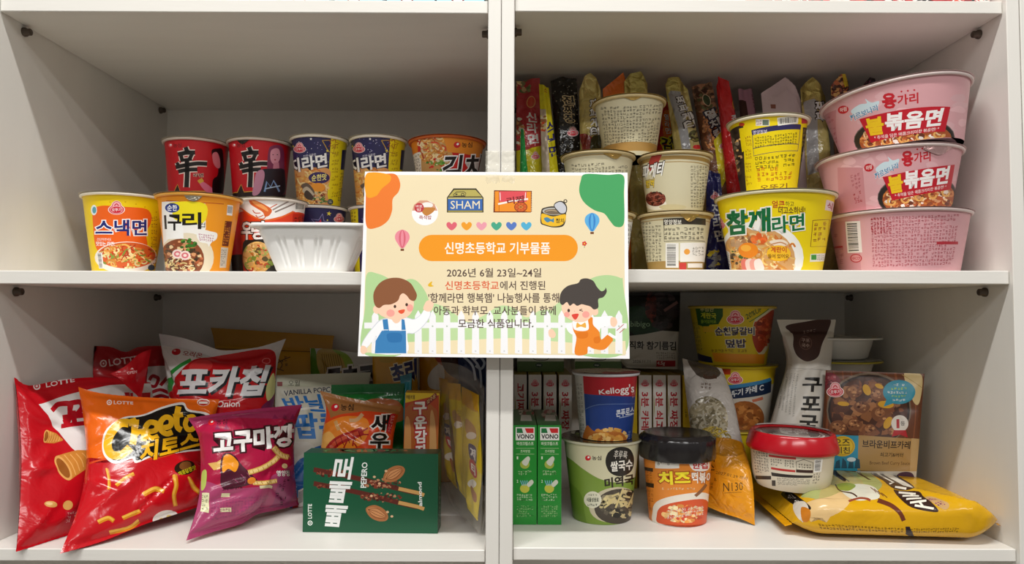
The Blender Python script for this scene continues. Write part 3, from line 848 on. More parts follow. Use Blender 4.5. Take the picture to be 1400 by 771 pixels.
# --- orange-red kimchi bowls
def kimchi_bowl(zb, label, group, art=True):
    a = Art(41)
    a.poly([(545, 186), (572, 182), (575, 300), (550, 300)], '#e8862c')
    a.poly([(558, 212), (577, 207), (580, 240), (561, 240)], '#ece6dc'); a.micro([(561, 214), (575, 210), (577, 236), (563, 238)], 6, '#6a625a')
    a.poly([(577, 183), (604, 182), (620, 215), (606, 245), (578, 250)], '#c89858')
    a.noodle((592, 202, 20, 22), NOOD + ['#c84a2a', '#f0dcb0'], 120, 12, 2)
    a.chunk((597, 225, 18, 10), ['#4a8a2a', '#c82a20', '#e8d8b0', '#7aa040'], 34, 1.5, 4)
    a.poly([(604, 182), (640, 184), (668, 196), (720, 200), (720, 222), (612, 208)], '#e8902a')
    a.seedmark(624, 198, 4.4, '#2a1210')
    a.text('김치', [(607, 212), (661, 211), (657, 245), (603, 248)], '#17100e', .05, [(.055, '#fff')])
    cup('noodle_bowl', label, 610, .2, zb, .0595, .0505, .0395, '#cb1f1c', a, rimcol='#c8622a', group=group, lid='#c86a3a')
kimchi_bowl(ZL_T + .1290, 'orange and red noodle bowl with big black and white letters above the notice', None)
for k in (0, 1): kimchi_bowl(ZL_T + k * .0642, 'orange and red noodle bowl stacked out of sight behind the notice', 'noodle bowls stacked behind the notice')

# --- white empty tray
def white_tray():
    x0, x1 = P(350, 340, .046)[0], P(512, 340, .046)[0]
    cx, w, d = (x0 + x1) / 2, (x1 - x0) / 2, .037
    yc = .046; zt = ZL_T + .0555
    c = np.array([cx, yc, ZL_T])
    n = 400
    t = np.arange(4000) / 4000 * 2 * pi
    def ringp(hx, hy, z, flute=0.0):
        e = 2 / 5.5
        x = hx * np.sign(np.cos(t)) * np.abs(np.cos(t)) ** e; y = hy * np.sign(np.sin(t)) * np.abs(np.sin(t)) ** e
        d = np.concatenate([[0], np.cumsum(np.hypot(np.diff(np.append(x, x[0])), np.diff(np.append(y, y[0]))))]); q = np.linspace(0, d[-1], n + 1)[:-1]
        x, y = np.interp(q, d, np.append(x, x[0])), np.interp(q, d, np.append(y, y[0]))
        if flute:
            f = np.zeros(n)
            for g in (-.62, -.50, -.26, -.15, .15, .26, .50, .62): f += np.exp(-((x / hx - g) / .03) ** 4) + np.exp(-((y / hy - g) / .05) ** 2) * (np.abs(x) > hx * .9)
            s = 1 - flute * np.minimum(f, 1); y = np.where(np.abs(y) > hy * .9, y * s, y); x = np.where(np.abs(x) > hx * .9, x * s, x)
        return np.stack([cx + x, yc + y, np.full(n, z)], 1)
    V = []; H = zt - ZL_T
    prof = [(.20, 0, 0), (.57, 0.0, 0), (.60, .003, 0), (.62, .007, .0), (.635, .009, .07), (.80, .037, .07), (.815, .040, 0), (.845, .0425, 0), (.875, .0525, 0), (.89, .0545, 0), (.985, .0550, 0), (1.0, .0540, 0), (1.002, .0518, 0), (.99, .0512, 0)]
    for s_, z, fl in prof: V.append(ringp(w * s_, d * s_, ZL_T + z, fl))
    V2 = [v - (v - c) * np.array([.012, .02, 0]) + np.array([0, 0, .0012]) for v in V[:10]]
    VV = np.concatenate(V); F = []
    for k in range(len(V) - 1): F += [(k * n + i, k * n + (i + 1) % n, (k + 1) * n + (i + 1) % n, (k + 1) * n + i) for i in range(n)]
    cen = len(VV); VV = np.vstack([VV, [[cx, yc, ZL_T]]]); T = [(i, cen, (i + 1) % n, (i + 1) % n) for i in range(0)]
    root = empty('plastic_tray', c, 'empty white plastic food tray with ribbed sides in front of the cups', 'tray')
    foot = (np.vstack([V[0], [[cx, yc, ZL_T]]]), [(i, n, (i + 1) % n) for i in range(n)], '#f0efec', None)
    flange = len(prof) - 6
    F1 = [f for f in F if f[0] < 9 * n]; F2 = [f for f in F if f[0] >= 9 * n]
    build('tray_body', [(VV, F1, '#f0efec', None), foot, (np.concatenate(V2), [(k * n + i, (k + 1) * n + i, (k + 1) * n + (i + 1) % n, k * n + (i + 1) % n) for k in range(9) for i in range(n)], '#f0efec', None)], M['tray'], root, c)
    build('tray_flange', [(VV, F2, '#f4f3f0', None)], M['tray'], root, c)
white_tray()

# ================================================================== upper right compartment
# --- small beige noodle bowls, printed all over
def beige(cx, Y, zb, h, rt, rb, art, label, tab=None, **k):
    return cup('noodle_bowl', label, cx, Y, zb, h, rt, rb, '#d3cbab', art, rimcol='#d6c394', lid='#a98f52', group='beige noodle bowls', tab=tab, **k)
def gold_lines(a, x0, x1, y, s=0):
    a.poly([(x0, y), (x1, y + s), (x1, y + 5 + s), (x0, y + 5)], '#a5854a'); a.line([(x0, y + 8), (x1, y + 8 + s)], 1, '#a5854a')
a = Art(51); gold_lines(a, 770, 950, 132, -3)
a.micro([(822, 146), (905, 142), (897, 202), (828, 206)], 13, '#5f5a4c', cw=.9)
a.poly([(770, 203), (950, 200), (950, 212), (770, 214)], '#b08a4c')
beige(862, .115, ZR_T + .1452, .0710, .0435, .0315, a, 'beige printed noodle bowl on top of the beige stack', tab=([(846, 132), (856, 124), (870, 122), (880, 123), (885, 128), (876, 133), (866, 137), (856, 134)], '#c9a55c'), tilt=-1)
a = Art(52); gold_lines(a, 750, 880, 214, -3); a.micro([(782, 224), (858, 220), (856, 290), (790, 290)], 13, '#5f5a4c')
beige(818, .1, ZR_T + .0726, .0712, .0435, .0315, a, 'beige printed noodle bowl behind the top edge of the notice', tab=([(822, 207), (832, 205), (846, 206), (850, 209), (842, 217), (832, 214)], '#c9a55c'))
a = Art(53); gold_lines(a, 860, 990, 214, 1); gold_lines(a, 860, 990, 221, 1)
a.poly([(895, 208), (908, 208), (898, 232), (884, 236)], '#a83830')
a.text('파게티', [(880, 226), (910, 220), (906, 240), (878, 246)], '#f6f4f0', .06, [(.08, '#2a221c')])
a.text('범벅', [(884, 246), (896, 244), (895, 256), (884, 257)], '#e8c83a', .05, [(.06, '#4a3020')])
a.ell(897, 279, 15, 8, '#efe9dc'); a.ell(897, 272, 14, 10, '#6a2a20'); a.noodle((897, 271, 13, 9), ['#5a2018', '#8a4030', '#3a1410', '#a86050'], 60, 8, 1.8)
a.micro((944, 226, 967, 284), 13, '#7a7462'); a.ell(920, 283, 18, 4, '#cfc49a')
beige(923.5, .1, ZR_T + .0726, .0712, .0435, .0330, a, 'beige noodle bowl with a picture of brown noodles on its front')
a = Art(54); gold_lines(a, 860, 990, 297, 0)
a.micro((879, 303, 906, 362), 13, '#6a6454'); a.poly([(860, 359), (990, 359), (990, 380), (860, 380)], '#a5854a')
a.rect(908, 299, 964, 308, '#3a342c'); a.text('영양정보', (909, 300, 932, 307), '#f2eee0', .03); a.micro((909, 310, 962, 328), 3, '#4a453a'); a.line([(909, 308), (909, 330), (963, 330)], .8, '#4a453a')
a.barcode((911, 332, 928, 366), '#e9e6e0', vert=True); a.rect(930, 332, 964, 358, '#ece9e2'); a.ell(939, 344, 4, 4, '#e8a040'); a.micro((946, 337, 962, 350), 3, '#8a8478')
a.rect(929, 359, 938, 369, '#c83a32'); a.rect(940, 360, 960, 366, '#efe9e0')
beige(923.5, .1, ZR_T, .0713, .0435, .0330, a, 'beige noodle bowl with a barcode standing on the shelf', tab=([(931, 292), (945, 289), (955, 291), (950, 298), (942, 303), (935, 298)], '#c9a55c'))
a = Art(55); gold_lines(a, 770, 990, 297, 0); a.rect(848, 303, 866, 345, '#eceae4'); a.micro((851, 306, 865, 340), 6, '#55504a')
beige(818, .1, ZR_T, .0713, .0435, .0330, a, 'beige noodle bowl peeking out behind the right edge of the notice')

# --- big yellow bowl
a = Art(56)
a.ell(1040, 352, 58, 50, '#f8f6ef'); a.ell(1037, 354, 50, 44, '#d8a468')
a.noodle((1040, 350, 50, 38), NOOD + ['#d89050', '#f0d8a8'], 170, 16, 2.4)
a.chunk((1020, 334, 20, 13), ['#a87850', '#8a5a38', '#c8a078'], 30, 3, 6); a.chunk((1040, 326, 12, 8), ['#e8662a', '#f0803a'], 16, 3, 6)
a.chunk((1012, 350, 14, 12), ['#5a4a34', '#8a7a5a', '#c8b488', '#4a6a2a'], 30, 1.5, 4)
for k in range(4): a.blob([(1016 + k * 6, 357), (1024 + k * 6, 354), (1026 + k * 7, 368), (1018 + k * 6, 369)], ['#e87a6a', '#f4d8cc', '#f0a898', '#f6e8e0'][k])
a.blob([(1054, 330), (1070, 327), (1078, 333), (1066, 338)], '#f4e2cc'); a.line([(1056, 334), (1068, 331), (1076, 334)], 1.6, '#c88a5a', smooth=True)
a.blob([(1052, 340), (1064, 337), (1072, 345), (1058, 350)], '#5a6a2a')
a.ell(1026, 342, 13.5, 10.5, '#f08a12'); a.ell(1023, 339, 7, 4.5, '#f8b23a')
a.ell(1066, 346, 15.5, 11, '#f6b21c'); a.ell(1066, 346, 15, 10.4, '#f7c02a'); a.text('계란이', (1056, 337, 1076, 345), '#c22a1a', .04); a.text('들어 있어요', (1052, 347, 1079, 353), '#5a2a10', .03)
a.text('참깨', [(995, 289), (1056, 283), (1056, 316), (996, 323)], '#0d6a3a', .07, [(.07, '#f8f6ee')])
a.text('라면', [(1057, 296), (1099, 291), (1099, 314), (1058, 320)], '#0d6a3a', .05, [(.07, '#f8f6ee')])
a.text('얼큰', (1058, 274, 1074, 284), '#b5231c', .03); a.text('하고', (1075, 275, 1086, 282), '#4a3a18', .01); a.text('더고소하네!', (1066, 282, 1100, 292), '#6a4a18', .02)
a.yellowface(985, 306, 9)
a.poly([(1128, 273), (1141, 277), (1139, 290), (1126, 287)], '#eedcd8'); a.text('식', [(1130, 276), (1138, 278), (1136, 288), (1129, 286)], '#a83040', .03)
a.line([(1110, 301), (1133, 300), (1130, 337), (1107, 337)], .9, '#8a4a18', closed=True); a.micro([(1112, 303), (1130, 302), (1128, 330), (1110, 331)], 4, '#a85a1a', cw=1.3)
a.poly([(1107, 347), (1129, 346), (1127, 357), (1106, 358)], '#eceadc'); a.rect(1108, 348, 1115, 355, '#3a9a3a'); a.micro((1116, 348, 1126, 356), 3, '#6a6a5a')
a.barcode([(993, 342), (999, 345), (1001, 368), (996, 366)], vert=True)
bigY, _, _ = cup('noodle_bowl', 'large yellow noodle bowl with green lettering standing on the shelf', 1060.5, .074, ZR_T, .0895, .0672, .0518, '#f1d708', a, rimcol='#efe8c4')
# --- yellow cup on it
a = Art(57)
a.poly([(980, 180), (1018, 170), (1022, 270), (990, 270)], '#3b2f28'); a.chunk((1006, 215, 10, 45), ['#4a3a30', '#8a7a6a', '#e0b070', '#2a2220'], 40, 2, 5)
a.poly([(1012, 176), (1020, 174), (1024, 204), (1016, 208)], '#f1d708')
a.poly([(1019, 168), (1130, 150), (1120, 270), (1026, 270)], '#f1d708')
for k in range(4): a.micro([(1020, 186 + k * 18), (1028, 185 + k * 18), (1030, 199 + k * 18), (1022, 200 + k * 18)], 3, '#b0721a')
a.poly([(1029, 178), (1094, 170), (1093, 177), (1030, 185)], '#2c2a5a'); a.text('영양정보', [(1031, 178.5), (1050, 176.5), (1050, 182), (1031, 184)], '#e8e0f0', .02)
a.line([(1030, 178), (1032, 213), (1090, 206), (1094, 171)], .9, '#2c2a5a'); a.line([(1031, 203), (1091, 197)], .9, '#2c2a5a')
a.micro([(1033, 187), (1090, 180), (1089, 196), (1034, 202)], 4, '#4a440e'); a.micro([(1033, 214), (1088, 208), (1086, 228), (1035, 232)], 3, '#5a5010'); a.micro([(1035, 228), (1084, 226), (1082, 246), (1037, 249)], 3, '#c8601a')
a.rect(1035, 163, 1053, 172, '#e8e2d8'); a.micro((1036, 164, 1043, 171), 2, '#a03a4a'); a.rect(1044, 164, 1052, 171, '#6a7a6a')
a.barcode([(1063, 161), (1091, 158), (1090, 169), (1064, 172)], '#efece0'); a.rect(1095, 160, 1104, 169, '#b8303a')
a.poly([(1097, 174), (1106, 173), (1100, 255), (1090, 255)], '#2e2a2e'); a.micro([(1098, 176), (1105, 175), (1097, 250), (1092, 250)], 12, '#b0a040')
a.text('오뚜기', [(1040, 253), (1076, 250), (1076, 258), (1040, 260)], '#8a5a1a', .03); a.ell(1016, 170, 4, 2.4, '#c8401c')
cup('noodle_cup', 'yellow noodle cup showing its nutrition print, on the large yellow bowl', 1052.5, .088, ZR_T + .0925, .0925, .0458, .0312, '#f1d708', a, rimcol='#efe8d0')

# --- three pink bowls
def pink(cy, k=1.0, x=0.0, seed=1):
    """front print of a pink bowl; cy shifts it down, x to the right"""
    a = Art(seed)
    def T(px, py): return (px * k + x, py + cy)
    def Q(*p): return [T(*i) for i in p]
    for _ in range(26):
        px, py = a.rnd.uniform(1120, 1330), a.rnd.uniform(130, 215); a.blob(Q(*[(px + a.rnd.uniform(6, 14) * math.cos(i), py + a.rnd.uniform(3, 7) * math.sin(i)) for i in range(6)]), a.jit('#e4b4b8', .10))
    a.poly(Q((1105, 150), (1149, 150), (1152, 225), (1105, 225)), '#cf8c92'); a.micro(Q((1131, 185), (1146, 180), (1148, 197), (1134, 200)), 3, '#b0202e', cw=.8); a.micro(Q((1127, 160), (1145, 156), (1146, 178), (1130, 182)), 4, '#b8606a')
    a.ell(*T(1159, 150), 8 * k, 5.5, '#c41f2c', -12); a.text('하림', Q((1154, 148), (1164, 145.5), (1164, 151.5), (1154, 154)), '#f6dcd8', .03)
    a.blob(Q((1170, 152), (1182, 143), (1192, 141), (1190, 135), (1198, 140), (1208, 138), (1206, 145), (1196, 152), (1178, 158)), '#cfe2ea')
    a.text('까르보나라', Q((1167, 158), (1206, 142), (1208, 150), (1170, 167)), '#3a88b0', .04, [(.06, '#f4eef0')])
    a.text('용', Q((1211, 128), (1230, 126), (1231, 148), (1213, 149)), '#c41f2c', .08); a.text('가리', Q((1231, 130), (1258, 126), (1258, 141), (1232, 144)), '#c41f2c', .05)
    for j in range(3): a.ell(*T(1237 + j * 8, 125 - j), 1.2, 1.2, '#c41f2c')
    a.ell(*T(1238, 190), 66 * k, 32, '#6a5f5c', -3); a.ell(*T(1238, 190), 65 * k, 30, '#2c2622', -3)
    a.ell(*T(1240, 192), 60 * k, 26, '#a8562a', -3)
    e = (*T(1240, 192), 58 * k, 25)
    a.noodle(e, ['#c87a3a', '#e0a860', '#a84c20', '#d89050', '#f0d0a0'], 110, 14, 2.4); a.chunk(e, ['#6a3420', '#8a4a2c', '#d8a070', '#f0e0d0', '#b85a30', '#f4ece4'], 120, 2, 5)
    for j in range(5): a.line(Q(*[(1195 + j * 22 + 6 * math.cos(i * .8), 196 - j * 3 + 5 * math.sin(i * .8)) for i in range(6)]), 2.6, '#e8b060', smooth=True)
    a.poly(Q((1181, 163), (1298, 146), (1291, 180), (1196, 195)), '#c31a2c')
    a.text('불', Q((1187, 163), (1213, 158), (1214, 183), (1193, 186)), '#f3c91e', .07); a.text('볶음면', Q((1215, 155), (1291, 147), (1285, 172), (1215, 180)), '#fbf6f4', .07)
    a.text('* 추억을 담은 매콤크리미한 볶음면! *', Q((1200, 186), (1284, 173), (1283, 178), (1201, 191)), '#f8e4e0', .02)
    return a
def shred(root, sf, seed, n=14):
    pass
a = pink(0, seed=61)
PINK = dict(rimcol='#ecdcd8', lid='#e3c4c4', cat='noodle bowl')
_, sfp, _ = cup('noodle_bowl', 'pink noodle bowl leaning on top of the pink stack', 1237, .055, ZR_T + .1415, .0680, .0785, .0630, '#dda6ab', a, tilt=-6.5, group='pink noodle bowls', N=96, **PINK)
a = pink(79, k=.79, x=278, seed=62)
cup('noodle_bowl', 'pink noodle bowl in the middle of the pink stack', 1219, .070, ZR_T + .0700, .0675, .0775, .0630, '#dda6ab', a, tilt=-2.0, group='pink noodle bowls', N=96, tab=([(1262, 202), (1280, 196), (1300, 195), (1313, 196), (1298, 203), (1285, 211), (1276, 210)], '#e2b8b6'), **PINK)
a = Art(63)
a.poly([(1100, 300), (1180, 300), (1182, 372), (1100, 372)], '#d0929a'); a.micro((1134, 310, 1158, 362), 6, '#b4707a', fill=.5); a.rect(1130, 336, 1156, 338.5, '#b8303c')
a.barcode([(1161, 303), (1182, 302), (1184, 345), (1163, 346)], '#eee6e4', vert=True); a.ell(1175, 353, 8.5, 6, '#c23a44'); a.ell(1175, 353, 7, 4.6, '#dc9aa0'); a.text('HACCP', (1169, 351, 1181, 355), '#c23a44', .03)
a.micro([(1196, 297), (1310, 292), (1302, 362), (1198, 366)], 14, '#b8505c', cw=.8); a.micro([(1196, 297), (1224, 296), (1224, 320), (1197, 321)], 4, '#b01c2c', cw=.6); a.rect(1280, 330, 1308, 334, '#b8303c')
cup('noodle_bowl', 'pink noodle bowl with a barcode at the foot of the pink stack', 1228, .073, ZR_T, .0680, .0758, .0640, '#dda6ab', a, group='pink noodle bowls', N=96, **PINK)

# --- instant noodle packs standing in a row behind
def pack(name, label, q, col, art, T=.017, Y0=.30, Y1=.31, seed=1, material='wrap', seals=(.05, .03), sealcol=None, Tp=None, wr=40, amp=.0045, cat='noodle pack', mid=0, power=.5, sealmat=None):
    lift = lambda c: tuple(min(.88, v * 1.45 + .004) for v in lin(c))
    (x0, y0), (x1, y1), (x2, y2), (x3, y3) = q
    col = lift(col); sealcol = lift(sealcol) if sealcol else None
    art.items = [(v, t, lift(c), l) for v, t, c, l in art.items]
    ymin = min([y0, y1] + [t[1] for t in Tp or []]); Y0 = min(Y0, .205)
    for k in range(40):                        # pull the top forward until it clears the board above
        if P(x0, ymin, Y1)[2] < .333: break
        Y1 -= .004
    Tp = [(t[0], t[1], Y1) for t in Tp] if Tp else None
    y2 = y3 = 385.0
    while P(x3, y3, Y0)[2] < ZR_T + .0002: y2 = y3 = y3 - .25
    L = [(x0, y0, Y1), ((x0 + x3) / 2 - mid, (y0 + y3) / 2, (Y0 + Y1) / 2), (x3, y3, Y0)]
    Rr = [(x1, y1, Y1), ((x1 + x2) / 2 + mid, (y1 + y2) / 2, (Y0 + Y1) / 2), (x2, y2, Y0)]
    return bag(name, label, L, Rr, T, col, art, seals=seals, sealcol=sealcol, seed=seed, material=material, N=26, Mv=64, wr=wr, amp=amp, wid=.10,
               cat=cat, Tp=Tp, power=power, group='instant noodle packs standing behind the bowls', edgewave=.002, sharp=True, sealmat=sealmat)
FOOT = 383
a = Art(71); a.chunk((714, 118, 12, 18), ['#5a6a3a', '#8a3a30', '#c8a878', '#7a7a4a'], 40, 2, 5); a.poly([(708, 128), (748, 128), (748, 215), (705, 190)], '#a52a30')
a.ell(726, 140, 6, 8, '#d8a060', 10); a.ell(726, 140, 5, 7, '#b8402a', 10); a.chunk((710, 180, 8, 20), ['#c8905a', '#8a4a30', '#e8d8c0'], 30, 2, 5)
a.vtext('신라면', [(719, 152), (733, 155), (737, 196), (722, 198)], '#f4dcd8', .05, [(.06, '#b02030')])
a.poly([(704, 208), (720, 205), (742, 200), (744, 260), (704, 260)], '#d8c020'); a.yellowface(732, 213, 6)
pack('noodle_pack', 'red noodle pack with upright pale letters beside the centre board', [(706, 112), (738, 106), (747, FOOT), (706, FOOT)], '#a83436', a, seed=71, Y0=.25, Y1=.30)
a = Art(72)
pack('noodle_pack', 'bright green foil wrapper sticking up above the notice', [(712, 176), (716, 177), (736, 383), (708, 383)], '#178a3e', a, seed=72, T=.014, Y0=.165, Y1=.165, wr=30, amp=.004, material='wrap', Tp=None)
a = Art(73); a.text('스', (744, 120, 748, 126), '#a02020', .03); a.vtext('스낵면', [(745, 168), (758, 164), (766, 214), (752, 216)], '#2a2a70', .04)
a.poly([(736, 150), (746, 150), (752, 240), (740, 240)], '#b8a898'); a.chunk((742, 168, 6, 14), ['#c84a2a', '#e8c080', '#8a5a3a'], 20, 2, 4)
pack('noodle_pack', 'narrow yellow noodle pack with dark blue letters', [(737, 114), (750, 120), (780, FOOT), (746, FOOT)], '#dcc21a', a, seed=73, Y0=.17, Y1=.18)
a = Art(74)
for k in range(90): a.ell(a.rnd.uniform(752, 792), a.rnd.uniform(112, 240), 1.0, .8, '#8a867c', n=6)
a.vtext('진짜장', [(769, 131), (784, 131), (788, 168), (772, 168)], '#1a1410', .04, [(.09, '#d8b890')]); a.yellowface(783, 180, 8)
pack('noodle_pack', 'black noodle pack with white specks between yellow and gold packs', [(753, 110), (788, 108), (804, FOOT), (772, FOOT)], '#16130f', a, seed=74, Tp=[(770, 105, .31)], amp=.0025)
a = Art(75); a.vtext('짜파게티', [(806, 136), (816, 134), (820, 186), (808, 188)], '#f0ece4', .04, [(.1, '#2a2018')]); a.poly([(792, 184), (812, 190), (808, 206), (796, 206)], '#7a2c20'); a.poly([(808, 190), (822, 185), (822, 210), (806, 210)], '#3a3a22')
pack('noodle_pack', 'crumpled gold noodle pack left of the topmost beige bowl', [(792, 124), (821, 122), (836, FOOT), (796, FOOT)], '#a8985a', a, seed=75, Tp=[(799, 104, .31), (807, 99, .31), (815, 106, .31)], seals=(.10, .03), sealcol='#b3a468', sealmat='foil', amp=.006, wr=50)
a = Art(76)
pack('noodle_pack', 'orange noodle pack with a pointed top behind the topmost beige bowl', [(824, 122), (856, 112), (864, FOOT), (836, FOOT)], '#c8641e', a, seed=76, Y0=.31, Y1=.33, Tp=[(852, 99, .33)], T=.02)
a = Art(77)
pack('noodle_pack', 'gold foil pack just showing above the topmost beige bowl', [(853, 112), (885, 114), (894, FOOT), (864, FOOT)], '#8e8148', a, seed=77, Tp=[(862, 100, .31), (876, 98, .31), (880, 104, .31)], seals=(.12, .03), sealcol='#a39654', sealmat='foil', amp=.006, wr=50, T=.022)
a = Art(78); a.poly([(900, 200), (932, 200), (934, 240), (900, 240)], '#c22a16'); a.blob([(905, 160), (915, 150), (922, 175), (930, 200), (918, 205), (908, 190)], '#e86a1a')
a.vtext('열라면', [(907, 157), (914, 155), (918, 182), (910, 184)], '#f6e8c0', .05); a.text('김', [(903, 188), (918, 190), (920, 206), (905, 205)], '#16100c', .07, [(.12, '#e8d020')]); a.text('치', [(915, 184), (926, 188), (925, 202), (914, 200)], '#16100c', .06, [(.10, '#e8d020')])
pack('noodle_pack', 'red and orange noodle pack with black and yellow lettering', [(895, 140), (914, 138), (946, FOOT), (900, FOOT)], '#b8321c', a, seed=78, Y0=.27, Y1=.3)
a = Art(79); a.poly([(914, 128), (930, 126), (948, 205), (934, 215), (926, 170)], '#8f8f92'); a.poly([(930, 126), (946, 124), (974, 210), (946, 212)], '#b0a36a')
a.vtext('짜파게티', [(923, 132), (934, 131), (955, 173), (937, 179)], '#f4f0ea', .06, [(.10, '#2a1c16')]); a.ell(950, 186, 9, 8, '#4a4a28', 20); a.chunk((950, 186, 8, 7), ['#6a6a34', '#3a3018', '#8a7a4a'], 24, 1.5, 3.5); a.ell(953, 201, 6, 3, '#c02828'); a.text('소', (962, 196, 969, 203), '#4a5a2a', .03)
pack('noodle_pack', 'gold and silver noodle pack leaning right of the beige stack', [(910, 116), (940, 122), (996, FOOT), (946, FOOT)], '#a9995c', a, seed=79, Tp=[(914, 106, .3), (928, 106, .3)], sealcol='#a39654', sealmat='foil', seals=(.10, .03), Y0=.24, Y1=.3, amp=.004)
a = Art(80); a.chunk((965, 130, 22, 26), ['#6a4a34', '#8a6a50', '#4a2e20', '#a8785a', '#5a5a3a'], 110, 3, 7); a.noodle((975, 175, 14, 30), ['#a86a3c', '#c88a54', '#7a4428'], 60, 12, 2.4)
a.ell(966, 137, 6, 8.5, '#c8b090', -20); a.ell(966, 137, 5, 7.5, '#3a4a30', -20)
a.vtext('멸치칼', [(962, 153), (976, 147), (992, 184), (979, 191)], '#f4f2ee', .06, [(.16, '#1a1a30')])
a.poly([(976, 192), (1002, 184), (1020, 260), (985, 260)], '#ddc22a'); a.yellowface(992, 198, 8)
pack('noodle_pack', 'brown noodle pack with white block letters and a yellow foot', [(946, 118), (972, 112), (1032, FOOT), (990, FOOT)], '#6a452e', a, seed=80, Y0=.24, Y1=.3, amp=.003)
a = Art(81); a.ell(1006, 144, 5, 9, '#d89a3a', -15); a.ell(1006, 144, 4, 8, '#b8241c', -15); a.text('진', (999, 158, 1012, 166), '#f4dcd8', .05)
pack('noodle_pack', 'plain red noodle pack left of the yellow cup', [(980, 118), (996, 112), (1050, FOOT), (1006, FOOT)], '#b51a1e', a, seed=81, Tp=[(982, 104, .31), (988, 107, .31)])
a = Art(82); a.micro([(1026, 130), (1036, 128), (1044, 152), (1032, 154)], 5, '#7a3050'); a.poly([(1008, 138), (1020, 138), (1024, 170), (1010, 170)], '#4a2a24')
pack('noodle_pack', 'pale pink noodle pack behind the yellow cup', [(1009, 122), (1028, 122), (1068, FOOT), (1028, FOOT)], '#c592a6', a, seed=82, material='matte', Y0=.3, Y1=.31)
a = Art(83); a.rect(1053, 143, 1060, 149, '#7a4a3a'); a.text('칼국수', [(1098, 190), (1106, 190), (1108, 214), (1100, 216)], '#6a4a5a', .02)
pack('noodle_pack', 'greyish lilac noodle pack with a peaked top behind the yellow cup', [(1040, 128), (1096, 138), (1112, FOOT), (1060, FOOT)], '#b9a9ac', a, seed=83, Tp=[(1058, 116, .33), (1074, 105, .33), (1086, 118, .33)], material='matte', Y0=.31, Y1=.33, wr=16, amp=.003)
a = Art(84); a.poly([(1098, 140), (1116, 138), (1120, 235), (1104, 240)], '#9b9b9c'); a.vtext('짜파', [(1114, 138), (1129, 138), (1131, 166), (1116, 167)], '#f4f0ea', .06, [(.10, '#2a1c16')])
pack('noodle_pack', 'gold topped noodle pack between the yellow cup and the pink bowls', [(1094, 122), (1129, 132), (1150, FOOT), (1110, FOOT)], '#a9995c', a, seed=84, Tp=[(1101, 113, .31), (1111, 105, .31), (1121, 116, .31)], seals=(.10, .03), sealcol='#a39654', sealmat='foil', amp=.005)
a = Art(85); a.chunk((1146, 118, 14, 18), ['#7a3a2a', '#3a1c14', '#c89a5a', '#a85a30'], 60, 2, 5); a.poly([(1150, 100), (1158, 102), (1160, 118), (1155, 120)], '#c8b02a')
pack('noodle_pack', 'brown noodle pack with a yellow corner behind the pink bowls', [(1136, 118), (1160, 112), (1180, FOOT), (1150, FOOT)], '#4a2c20', a, seed=85, Tp=[(1148, 102, .33), (1156, 101, .33)], Y0=.32, Y1=.34)
a = Art(86); a.micro([(1178, 112), (1192, 108), (1190, 118), (1180, 122)], 2, '#8a3a5a')
pack('noodle_pack', 'black noodle pack tip peeking over the rim of the top pink bowl', [(1172, 124), (1196, 108), (1214, FOOT), (1184, FOOT)], '#231719', a, seed=86, Tp=[(1190, 105, .33)], Y0=.33, Y1=.34)
a = Art(87); a.yellowface(978, 268, 7); a.vtext('진라면', [(972, 278), (984, 278), (990, 330), (978, 332)], '#e8e6f0', .05); a.chunk((976, 355, 10, 18), ['#c8b030', '#8a8a8a', '#3a3a6a'], 30, 2, 5)
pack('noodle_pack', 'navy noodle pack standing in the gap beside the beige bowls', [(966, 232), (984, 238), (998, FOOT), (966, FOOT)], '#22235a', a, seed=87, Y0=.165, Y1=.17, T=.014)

# ================================================================== lower left compartment: snacks
def strokes(a, ps, w, col):
    for p in ps: a.line(p, w, col, smooth=len(p) > 2)
# --- big red corn cone bag, far left
a = Art(101)
a.poly([(52, 553), (130, 531), (205, 524), (260, 530), (260, 660), (150, 632), (118, 634), (98, 612), (72, 578)], '#e9e5e2')
a.text('LOTTE', [(62, 523), (101, 516), (102, 522), (63, 530)], '#f4e6e4', .04); a.ringmark(50, 528, 5, '#f4e6e4', bg='#c1101f')
for q in ([(72, 561), (82, 552), (98, 551), (99, 560), (96, 574), (88, 577)], [(96, 551), (110, 549), (114, 556), (108, 566)]): a.line(q, 7, '#c01424', smooth=True)
a.line([(88, 570), (104, 568), (118, 567)], 7, '#c01424'); a.line([(103, 560), (104, 577)], 7, '#c01424'); a.line([(86, 582), (118, 578)], 6, '#c01424')
a.line([(128, 552), (140, 549), (142, 575)], 7, '#c01424'); a.line([(150, 548), (150, 580)], 7, '#c01424'); a.line([(150, 563), (160, 562)], 7, '#c01424'); a.line([(172, 537), (174, 575)], 8, '#c01424'); a.text('깔콘', [(160, 540), (208, 534), (208, 580), (160, 590)], '#c01424', .06)
def cone(cx, cy, L, w, rot, seed):
    c, s_ = math.cos(R_(rot)), math.sin(R_(rot))
    T = lambda x, y: (cx + x * c - y * s_, cy + x * s_ + y * c)
    a.poly([T(0, -w), T(L * .55, -w * .75), T(L, -w * .1), T(L, w * .1), T(L * .55, w * .75), T(0, w)], '#cf8a3a')
    for k in range(6): a.line([T(L * (.06 + .14 * k), -w * (.95 - .13 * k)), T(L * (.10 + .14 * k), 0), T(L * (.06 + .14 * k), w * (.95 - .13 * k))], 1.3, '#e8ae62', smooth=True)
    a.ell(cx, cy, w * .42, w, '#e6ab5e', rot); a.ell(cx, cy, w * .3, w * .8, '#9a5a22', rot)
cone(64, 596, 24, 9, 12, 1); cone(86, 640, 50, 19, -25, 2)
